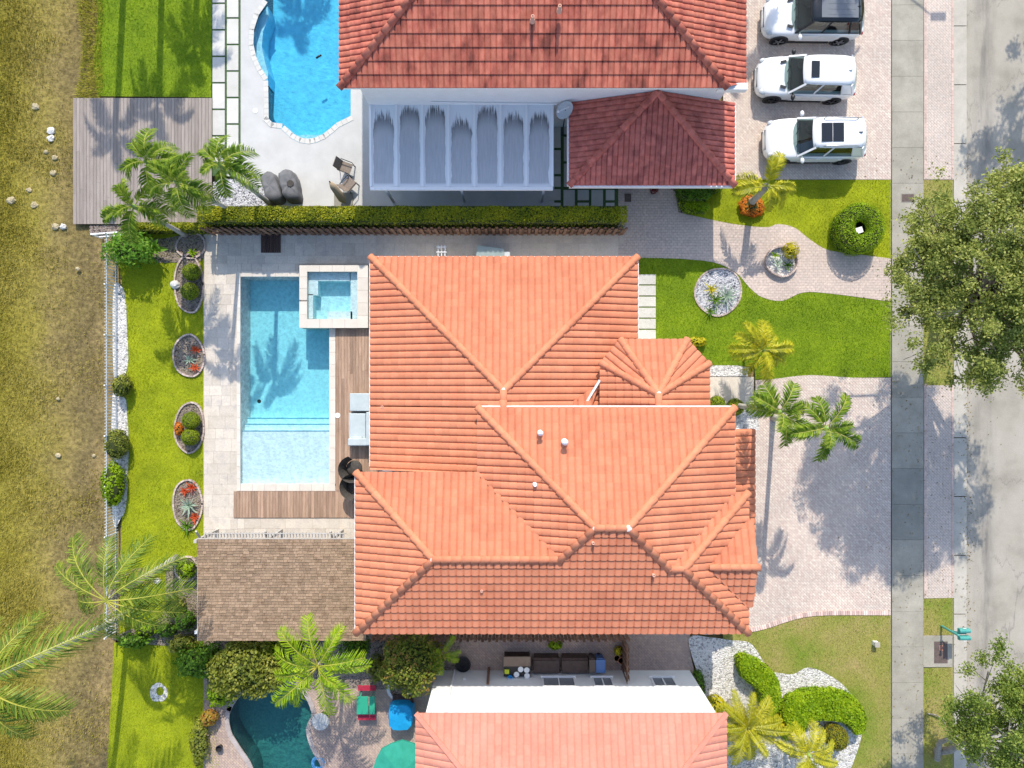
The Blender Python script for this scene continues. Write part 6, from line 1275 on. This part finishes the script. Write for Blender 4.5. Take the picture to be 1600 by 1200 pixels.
sf = thing("outdoor_sofa", "pale grey outdoor chaise sofa on the wood deck against the orange house", "sofa", (*W(561, 668), 0))
def cush(name, x0, y0, x1, y1, z0, z1):
    zm = z1; a, b = W(x0, y0, zm), W(x1, y1, zm); o = part(name, MB().box(((a[0] + b[0]) / 2, (a[1] + b[1]) / 2, (z0 + z1) / 2), (b[0] - a[0], a[1] - b[1], z1 - z0)), m_cush, sf); bevel(o, .045, 3); return o
cush("base", 545, 645, 578, 697, .10, .32); cush("seat_cushion", 546, 646, 571, 694, .33, .50); cush("backrest", 571.5, 644, 579, 696, .12, .92); cush("armrest", 543.5, 685, 576, 696.5, .12, .72); cush("pillow", 549, 682, 566, 686, .5, .62)
ot = thing("ottoman", "square pale grey ottoman at the upper end of the chaise sofa", "ottoman", (*W(561, 628), 0)); a, b = W(546.5, 614.5, .5), W(577, 642.5, .5); bevel(part("cushion", MB().box(((a[0] + b[0]) / 2, (a[1] + b[1]) / 2, .42), (b[0] - a[0], a[1] - b[1], .18)), m_cush, ot), .04, 3); part("base", MB().box(((a[0] + b[0]) / 2, (a[1] + b[1]) / 2, .2), (b[0] - a[0] - .06, a[1] - b[1] - .06, .26)), m_cush, ot)
def egg(label, px, py, s, rz):
    t = thing("rattan_chair", label, "chair", (*W(px, py), 0), rz); part("seat", MB().ball((0, 0, .35), (.42 * s, .40 * s, .12), 14, 7), m_rattan, t, True, local=True)
    n = 12; vs = []; 
    for j in range(5):
        for k in range(n + 1): th = -1.7 + 3.4 * k / n; r = .42 * s + .06 * j; vs.append((r * math.cos(th), r * math.sin(th) * 1.0, .3 + .17 * j))
    part("backrest", MB().add(vs, [(j * (n + 1) + k, j * (n + 1) + k + 1, (j + 1) * (n + 1) + k + 1, (j + 1) * (n + 1) + k) for j in range(4) for k in range(n)]), m_rattan, t, local=True)
    for a in (.8, 2.3, 3.9, 5.5): part("leg", MB().tube([(.3 * s * math.cos(a), .3 * s * math.sin(a), .3), (.34 * s * math.cos(a), .34 * s * math.sin(a), 0)], .02, 6), m_dkmetal, t, local=True)
egg("dark woven armchair beside the house wall, just below the chaise sofa", 556, 730, .95, math.radians(200)); egg("dark woven armchair half under the roof corner below the other one", 558, 757, .95, math.radians(170))
# north side walkway
tr_ = thing("trellis_rack", "small white lattice frame on the shaded walkway above the orange roof", "rack", (*W(690, 392), 0))
a, b = W(682, 383, .9), W(698, 403, .9)
part("upright", MB().box((a[0] + .12, a[1] - .05, .45), (.03, .03, .9)).box((b[0] - .12, a[1] - .05, .45), (.03, .03, .9)), m_whitepaint, tr_)
for k in range(3): part("bar", MB().bar((a[0] + .08 + (b[0] - a[0] - .16) * k / 2, a[1], .92), (a[0] + .08 + (b[0] - a[0] - .16) * k / 2, b[1], .92), .035, .035), m_whitepaint, tr_)
for k in range(3): part("bar", MB().bar((a[0], a[1] - .1 - .24 * k, .955), (b[0], a[1] - .1 - .24 * k, .955), .035, .035), m_whitepaint, tr_)
ac = thing("equipment_cover", "slanted grey green metal cover on the walkway above the orange roof", "equipment", (*W(770, 395), 0)); a, b = W(746, 386, .5), W(788, 404, .5)
part("lid", MB().add([(a[0], a[1], .9), (b[0], a[1] - .16, .9), (b[0], b[1] - .4, .9), (a[0] - .08, b[1] - .4, .9), (a[0], a[1], 0), (b[0], a[1] - .16, 0), (b[0], b[1] - .4, 0), (a[0] - .08, b[1] - .4, 0)], [(0, 3, 2, 1), (0, 1, 5, 4), (1, 2, 6, 5), (2, 3, 7, 6), (3, 0, 4, 7)]), M("grey_green_metal", [(.24, .30, .29), (.30, .36, .34)], 3, 4, .5), ac)
part("end_box", MB().box((b[0] + .14, b[1] + .0, .46), (.26, .5, .92)), M("pale_metal", [(.5, .53, .52)], rough=.5), ac)
v_ = thing("walkway_drain", "small white lid at the top edge of the walkway beside the slatted mat", "drain lid", (*W(402, 361.5), 0)); part("cover", MB().box((*W(402, 361.5), .01), (.19, .17, .03)), m_whitepaint, v_)
# satellite dish under the upper eave
dsh = thing("satellite_dish", "grey satellite dish between the awning and the dark red porch roof", "satellite dish", (*W(886, 178), 0)); dc = W3(884, 172, 3.1); vs = []; n, mr_ = 18, 4
nrm = Vector((-.55, -.30, .78)).normalized(); ta = nrm.cross(Vector((0, 0, 1))).normalized(); tb = nrm.cross(ta)
for j in range(mr_ + 1):
    for k in range(n): r = .42 * j / mr_; th = 2 * PI * k / n; vs.append(dc + (ta * math.cos(th) * .8 + tb * math.sin(th) * 1.1) * r + nrm * (.6 * r * r))
part("dish", MB().add(vs, [(j * n + k, j * n + (k + 1) % n, (j + 1) * n + (k + 1) % n, (j + 1) * n + k) for j in range(mr_) for k in range(n)]), M("grey_enamel", [(.42, .45, .47)], rough=.4), dsh, True)
part("feed_arm", MB().bar(dc - tb * .3, dc + nrm * .5 + tb * .1, .03, .03).ball(dc + nrm * .5 + tb * .1, .06, 8, 6), m_whitepaint, dsh); part("mast", MB().tube([(dc.x + .05, dc.y - .05, 0), dc], .03, 6), m_dkmetal, dsh)
# deck pot
pt = thing("iron_pot", "small dark openwork pot on the lower end of the grey plank platform", "pot", (*W(177, 333), .1)); x, y = W(177, 333); part("bowl", MB().lathe([(.10, .1), (.19, .22), (.22, .42), (.20, .42), (.17, .25), (.0, .2)], (x, y, 0), 16), m_dkmetal, pt, True); part("handle", MB().tube([(x - .2, y, .42), (x - .12, y, .68), (x + .12, y, .68), (x + .2, y, .42)], .02, 6), m_rattan, pt)
pc = thing("pool_cleaner", "small dark hose piece floating in the bright blue pool", "hose", (*W(498, 89), -.05)); part("hose", MB().tube([W3(494, 91, -.05), W3(498, 88, -.03), W3(502, 86, -.05)], .05, 8), m_black, pc, True)
# lower yard
m_green = M("green_plastic", [(.03, .34, .20)], rough=.45, spec=.4); m_redp = M("red_plastic", [(.42, .03, .06)], rough=.5); m_bluet = M("blue_tarp", [(.01, .26, .55), (.015, .32, .62)], 2, 4, .5, .2, 12)
pt = thing("picnic_table", "green topped picnic table with red benches on the mauve patio", "table", (*W(570, 1098), 0)); a, b = W(557, 1088, .7), W(586, 1116, .7); cx, cy = (a[0] + b[0]) / 2, (a[1] + b[1]) / 2
for x0, x1 in ((a[0], cx + .14), (cx + .16, b[0])): bevel(part("tabletop", MB().box(((x0 + x1) / 2, cy, .70), (x1 - x0 - .02, a[1] - b[1], .05)), m_green, pt), .02)
for s in (-1, 1):
    for k in range(3): part("bench_slat", MB().box((cx, cy + s * (.62 + .09 * k), .42), (.86, .075, .035)), m_redp, pt)
    for q in (-1, 1): part("leg", MB().bar((cx + q * .3, cy + s * .1, .68), (cx + q * .3, cy + s * .68, 0), .06, .05), m_green, pt)
bt = thing("tarp_covered_grill", "square table under a bright blue tarp with white feet on the mauve patio", "covered table", (*W(625, 1110), 0)); a, b = W(607, 1101, .95), W(644, 1142, .95); cx, cy = (a[0] + b[0]) / 2, (a[1] + b[1]) / 2
w2, h2 = (b[0] - a[0]) / 2, (a[1] - b[1]) / 2; vs = []
for k, z in ((1.06, .25), (1.0, .9), (.94, .97), (.5, .985)):
    for i in range(16): th = 2 * PI * (i + .5) / 16; e = max(abs(math.cos(th)), abs(math.sin(th))) ** .8; vs.append((cx + w2 * k * math.cos(th) / e * (1 + .02 * math.sin(i * 2.2)), cy + h2 * k * math.sin(th) / e, z + .015 * math.sin(i * 1.9)))
part("tarp", MB().add(vs, [(j * 16 + i, j * 16 + (i + 1) % 16, (j + 1) * 16 + (i + 1) % 16, (j + 1) * 16 + i) for j in range(3) for i in range(16)] + [tuple(48 + i for i in range(16))]), m_bluet, bt)
for q in (-1, 1): part("foot", MB().box((cx + q * .33, cy - h2 - .08, .06), (.18, .2, .12)), m_whitepaint, bt)
for q in (-1, 1):
    for s in (-1, 1): part("leg", MB().box((cx + q * w2 * .7, cy + s * h2 * .7, .45), (.06, .06, .9)), m_dkmetal, bt)
bn = thing("wood_bench", "dark brown wooden bench above the blue tarp covered table", "bench", (*W(628, 1092), 0)); a, b = W(613, 1086, .5), W(646, 1099, .5)
for k in range(4): part("seat_slat", MB().box(((a[0] + b[0]) / 2, a[1] - .05 - .1 * k, .45), (b[0] - a[0], .085, .03)), m_darkwood, bn)
for q in (.1, .9): part("leg", MB().box((a[0] + (b[0] - a[0]) * q, (a[1] + b[1]) / 2, .22), (.07, .36, .43)), m_darkwood, bn)
gu = thing("patio_umbrella", "green patio umbrella at the bottom edge beside the pink tiled roof", "umbrella", (*W(622, 1196, 2.2), 0)); ux, uy = W(628, 1205, 2.3); n = 8; vs = [(ux, uy, 2.62)]; fs = []
for j, (r, z) in enumerate(((.7, 2.48), (1.36, 2.22), (1.36, 2.10))):
    for k in range(n * 2): th = PI * k / n; rr = r * (1 if k % 2 == 0 else .955); vs.append((ux + rr * math.cos(th), uy + rr * math.sin(th), z - (0 if k % 2 == 0 else .02)))
m2 = n * 2; fs = [(0, 1 + k, 1 + (k + 1) % m2) for k in range(m2)] + [(1 + j * m2 + k, 1 + (j + 1) * m2 + k, 1 + (j + 1) * m2 + (k + 1) % m2, 1 + j * m2 + (k + 1) % m2) for j in range(2) for k in range(m2)]
part("canopy", MB().add(vs, fs), M("green_canvas", [(.03, .30, .21), (.04, .36, .26)], 3, 4, .8, .1, 40, transl=.2), gu); part("pole", MB().tube([(ux, uy, 0), (ux, uy, 2.68)], .025, 8), m_whitepaint, gu)
for k in range(n): th = 2 * PI * k / n; part("rib", MB().bar((ux, uy, 2.58), (ux + 1.33 * math.cos(th), uy + 1.33 * math.sin(th), 2.19), .015, .015), m_dkmetal, gu)
rt = thing("round_table", "round grey side table at the rim of the dark teal pool", "table", (*W(506, 1116), 0)); x, y = W(506, 1118); part("tabletop", MB().lathe([(0, .62), (.40, .62), (.42, .64), (.40, .67), (0, .67)], (x, y, 0), 24), M("grey_mosaic", [(.36, .37, .37), (.46, .47, .46)], 12, 4, .6), rt); part("pedestal", MB().lathe([(.2, 0), (.2, .04), (.05, .08), (.05, .62)], (x, y, 0), 12), m_dkmetal, rt)
pt2 = thing("flower_pot", "small brown pot with a rust coloured plant on the left patio of the teal pool", "pot", (*W(330, 1130), 0))
part("bowl", MB().lathe([(.1, 0), (.16, .26), (.14, .26), (.08, .1)], (*W(345, 1166), 0), 14), m_dkmetal, pt2)
# side yard by the white wall
tub2 = thing("hose_reel", "coil of dark hose in a black tub by the white wall corner", "hose reel", (*W(724, 1035), 0)); x, y = W(724, 1035)
part("tub", MB().lathe([(.30, 0), (.38, .28), (.34, .28), (.28, .08), (0, .06)], (x, y, 0), 20), m_black, tub2)
for k in range(3):
    r = .30 - .06 * k; part("hose", MB().tube([(x + r * math.cos(2 * PI * i / 18), y + r * math.sin(2 * PI * i / 18), .2 + .03 * k) for i in range(19)], .028, 6, False), m_dkmetal, tub2)
bd = thing("wall_board", "dark wooden board leaning on the shaded white wall", "board", (*W(764, 1050), 0)); part("board", MB().bar((W(764, 1048)[0], sy0 - .06, .05), (W(764, 1048)[0], sy0 - .16, 1.75), .12, .05), m_fence, bd)
ct = thing("storage_cabinet", "brown topped outdoor cabinet cluttered with plates, along the white wall", "cabinet", (*W(808, 1042), 0)); a, b = W(787, 1026, .9), W(829, 1049, .9)
part("lid", MB().box(((a[0] + b[0]) / 2, a[1] - .22, .92), (b[0] - a[0], .46, .05)), M("brown_lid", [(.20, .14, .10), (.26, .19, .14)], 2, 4, .7), ct); part("body", MB().box(((a[0] + b[0]) / 2, (a[1] + b[1]) / 2 - .05, .44), (b[0] - a[0] - .06, a[1] - b[1] - .1, .88)), m_darkwood, ct)
part("shelf", MB().box(((a[0] + b[0]) / 2, a[1] - .70, .90), (b[0] - a[0], .46, .03)), m_black, ct)
for px, py, lab in ((813.5, 1046, "white plate on the cluttered cabinet, upper left of the four"), (823, 1047, "white plate on the cluttered cabinet, upper right of the four"), (823.5, 1056, "white plate on the cluttered cabinet, lower right of the four"), (807, 1054, "white plate on the cluttered cabinet, beside the blue bucket")):
    x, y = W(px, py, .95); part("plate", MB().lathe([(0, 0), (.07, .0), (.135, .025), (.13, .035), (.06, .012), (0, .012)], (x, y, .925), 16), m_whitepaint, None, label=lab, cat="plate", group="plates on the cabinet")
x, y = W(792, 1049, .95); bevel(part("tape_box", MB().box((x, y, .97), (.22, .2, .1)), M("yellow_green_plastic", [(.55, .62, .03)], rough=.5), label="small yellow green box on the cabinet by the white wall", cat="box"), .01)
x, y = W(797, 1058, .95); t_ = thing("blue_bucket", "bright blue bucket at the edge of the cluttered cabinet", "bucket", (x, y, .92)); part("bowl", MB().lathe([(.08, .92), (.13, 1.06), (.11, 1.06), (.07, .94), (0, .94)], (x, y, 0), 16), M("blue_plastic", [(.03, .30, .62)], rough=.4), t_); part("handle", MB().tube([(x - .12, y, 1.06), (x, y - .08, 1.1), (x + .12, y, 1.06)], .01, 5), m_whitepaint, t_)
for k, (x0, x1, lab) in enumerate(((834, 874, "brown storage bench along the white wall, next to the cluttered cabinet"), (878, 919, "brown storage bench along the white wall, next to the blue bin"))):
    a, b = W(x0, 1027, .6), W(x1, 1052, .6); s_ = thing("storage_bench", lab, "storage bench", ((a[0] + b[0]) / 2, (a[1] + b[1]) / 2, 0), group="storage benches by the white wall"); cx, cy = (a[0] + b[0]) / 2, (a[1] + b[1]) / 2
    mbr = M("brown_resin", [(.085, .06, .05), (.12, .085, .07)], 6, 4, .7, .2, 40); part("body", MB().box((cx, cy, .27), (b[0] - a[0] - .05, a[1] - b[1] - .05, .54)), mbr, s_); bevel(part("lid", MB().box((cx, cy - .08, .565), (b[0] - a[0], a[1] - b[1] - .16, .05)), mbr, s_), .012); part("back_ledge", MB().box((cx, a[1] - .06, .60), (b[0] - a[0], .12, .12)), m_darkwood, s_)
for px0, px1, mt, lab in ((921, 931, M("brown_bin", [(.10, .075, .065)], rough=.5), "narrow dark brown bin beside the blue bin"), (931.5, 946, M("blue_bin", [(.06, .14, .34)], rough=.45, spec=.4), "blue wheeled bin against the white wall near the wooden gate")):
    a, b = W(px0, 1029, 1.0), W(px1, 1053, 1.0); cx, cy = (a[0] + b[0]) / 2, (a[1] + b[1]) / 2; t_ = thing("wheeled_bin", lab, "bin", (cx, cy, 0)); w2, h2 = (b[0] - a[0]) / 2, (a[1] - b[1]) / 2 - .06
    part("body", MB().add([(cx + sx * w2 * k, cy + sy * h2 * k, z) for k, z in ((.78, .06), (.98, .96)) for sx, sy in ((-1, -1), (1, -1), (1, 1), (-1, 1))], [(0, 1, 5, 4), (1, 2, 6, 5), (2, 3, 7, 6), (3, 0, 4, 7), (3, 2, 1, 0), (4, 5, 6, 7)]), mt, t_); bevel(part("lid", MB().box((cx, cy, .99), (w2 * 2.04, h2 * 2.06, .05)), mt, t_), .02)
    part("handle", MB().tube([(cx - w2 * .7, cy + h2 + .04, .95), (cx + w2 * .7, cy + h2 + .04, .95)], .02, 6), mt, t_); part("wheel", MB().lathe([(0, -.03), (.09, -.03), (.09, .03), (0, .03)], (cx, cy + h2 * .8, .09), 12, 'Y'), m_black, t_)
for k, (px, py, r, h, mt, lab) in enumerate(((963, 1026, .17, .25, m_tan, "tan pot beside the wooden gate, larger one"), (970, 1029, .18, .30, M("terracotta_pot", [(.40, .18, .10)], rough=.8), "terracotta pot against the wooden gate"), (962, 1016, .13, .2, m_conc, "pale pot next to the wooden gate, smaller one"), (968, 1012, .15, .24, m_fence, "brown pot in the corner of fence and wooden gate"))):
    x, y = W(px, py); p_ = thing("flower_pot", lab, "pot", (x, y, 0)); part("bowl", MB().lathe([(r * .7, 0), (r, h), (r * .85, h), (r * .6, h * .3), (0, h * .3)], (x, y, 0), 16), mt, p_); part("soil", MB().lathe([(0, h * .85), (r * .82, h * .85)], (x, y, 0), 14), m_mulch, p_)
shrub("shrub", "small yellow leafed plant among the pots beside the wooden gate", 966, 1017, .22, .5, l_yel, 160, .10, seed=77, core=.4)
shrub("shrub", "little dark red plant at the porch corner above the paved path", 1022, 296, .22, .4, LEAF("dark_red_leaf", [(.10, .015, .015), (.20, .04, .03)]), 200, .09, seed=78, core=.5)
fsd = thing("water_feature", "small white round lid fixed to the house side below the lower roof eave", "dish", (*W(660, 975), 0)); x, y = W(659, 984, 1.5); part("dish", MB().lathe([(0, 1.5), (.16, 1.53), (.17, 1.55), (0, 1.56)], (x, y, 0), 14), m_whitepaint, fsd); part("post", MB().tube([(x, y, 0), (x, y, 1.5)], .025, 6), m_dkmetal, fsd)
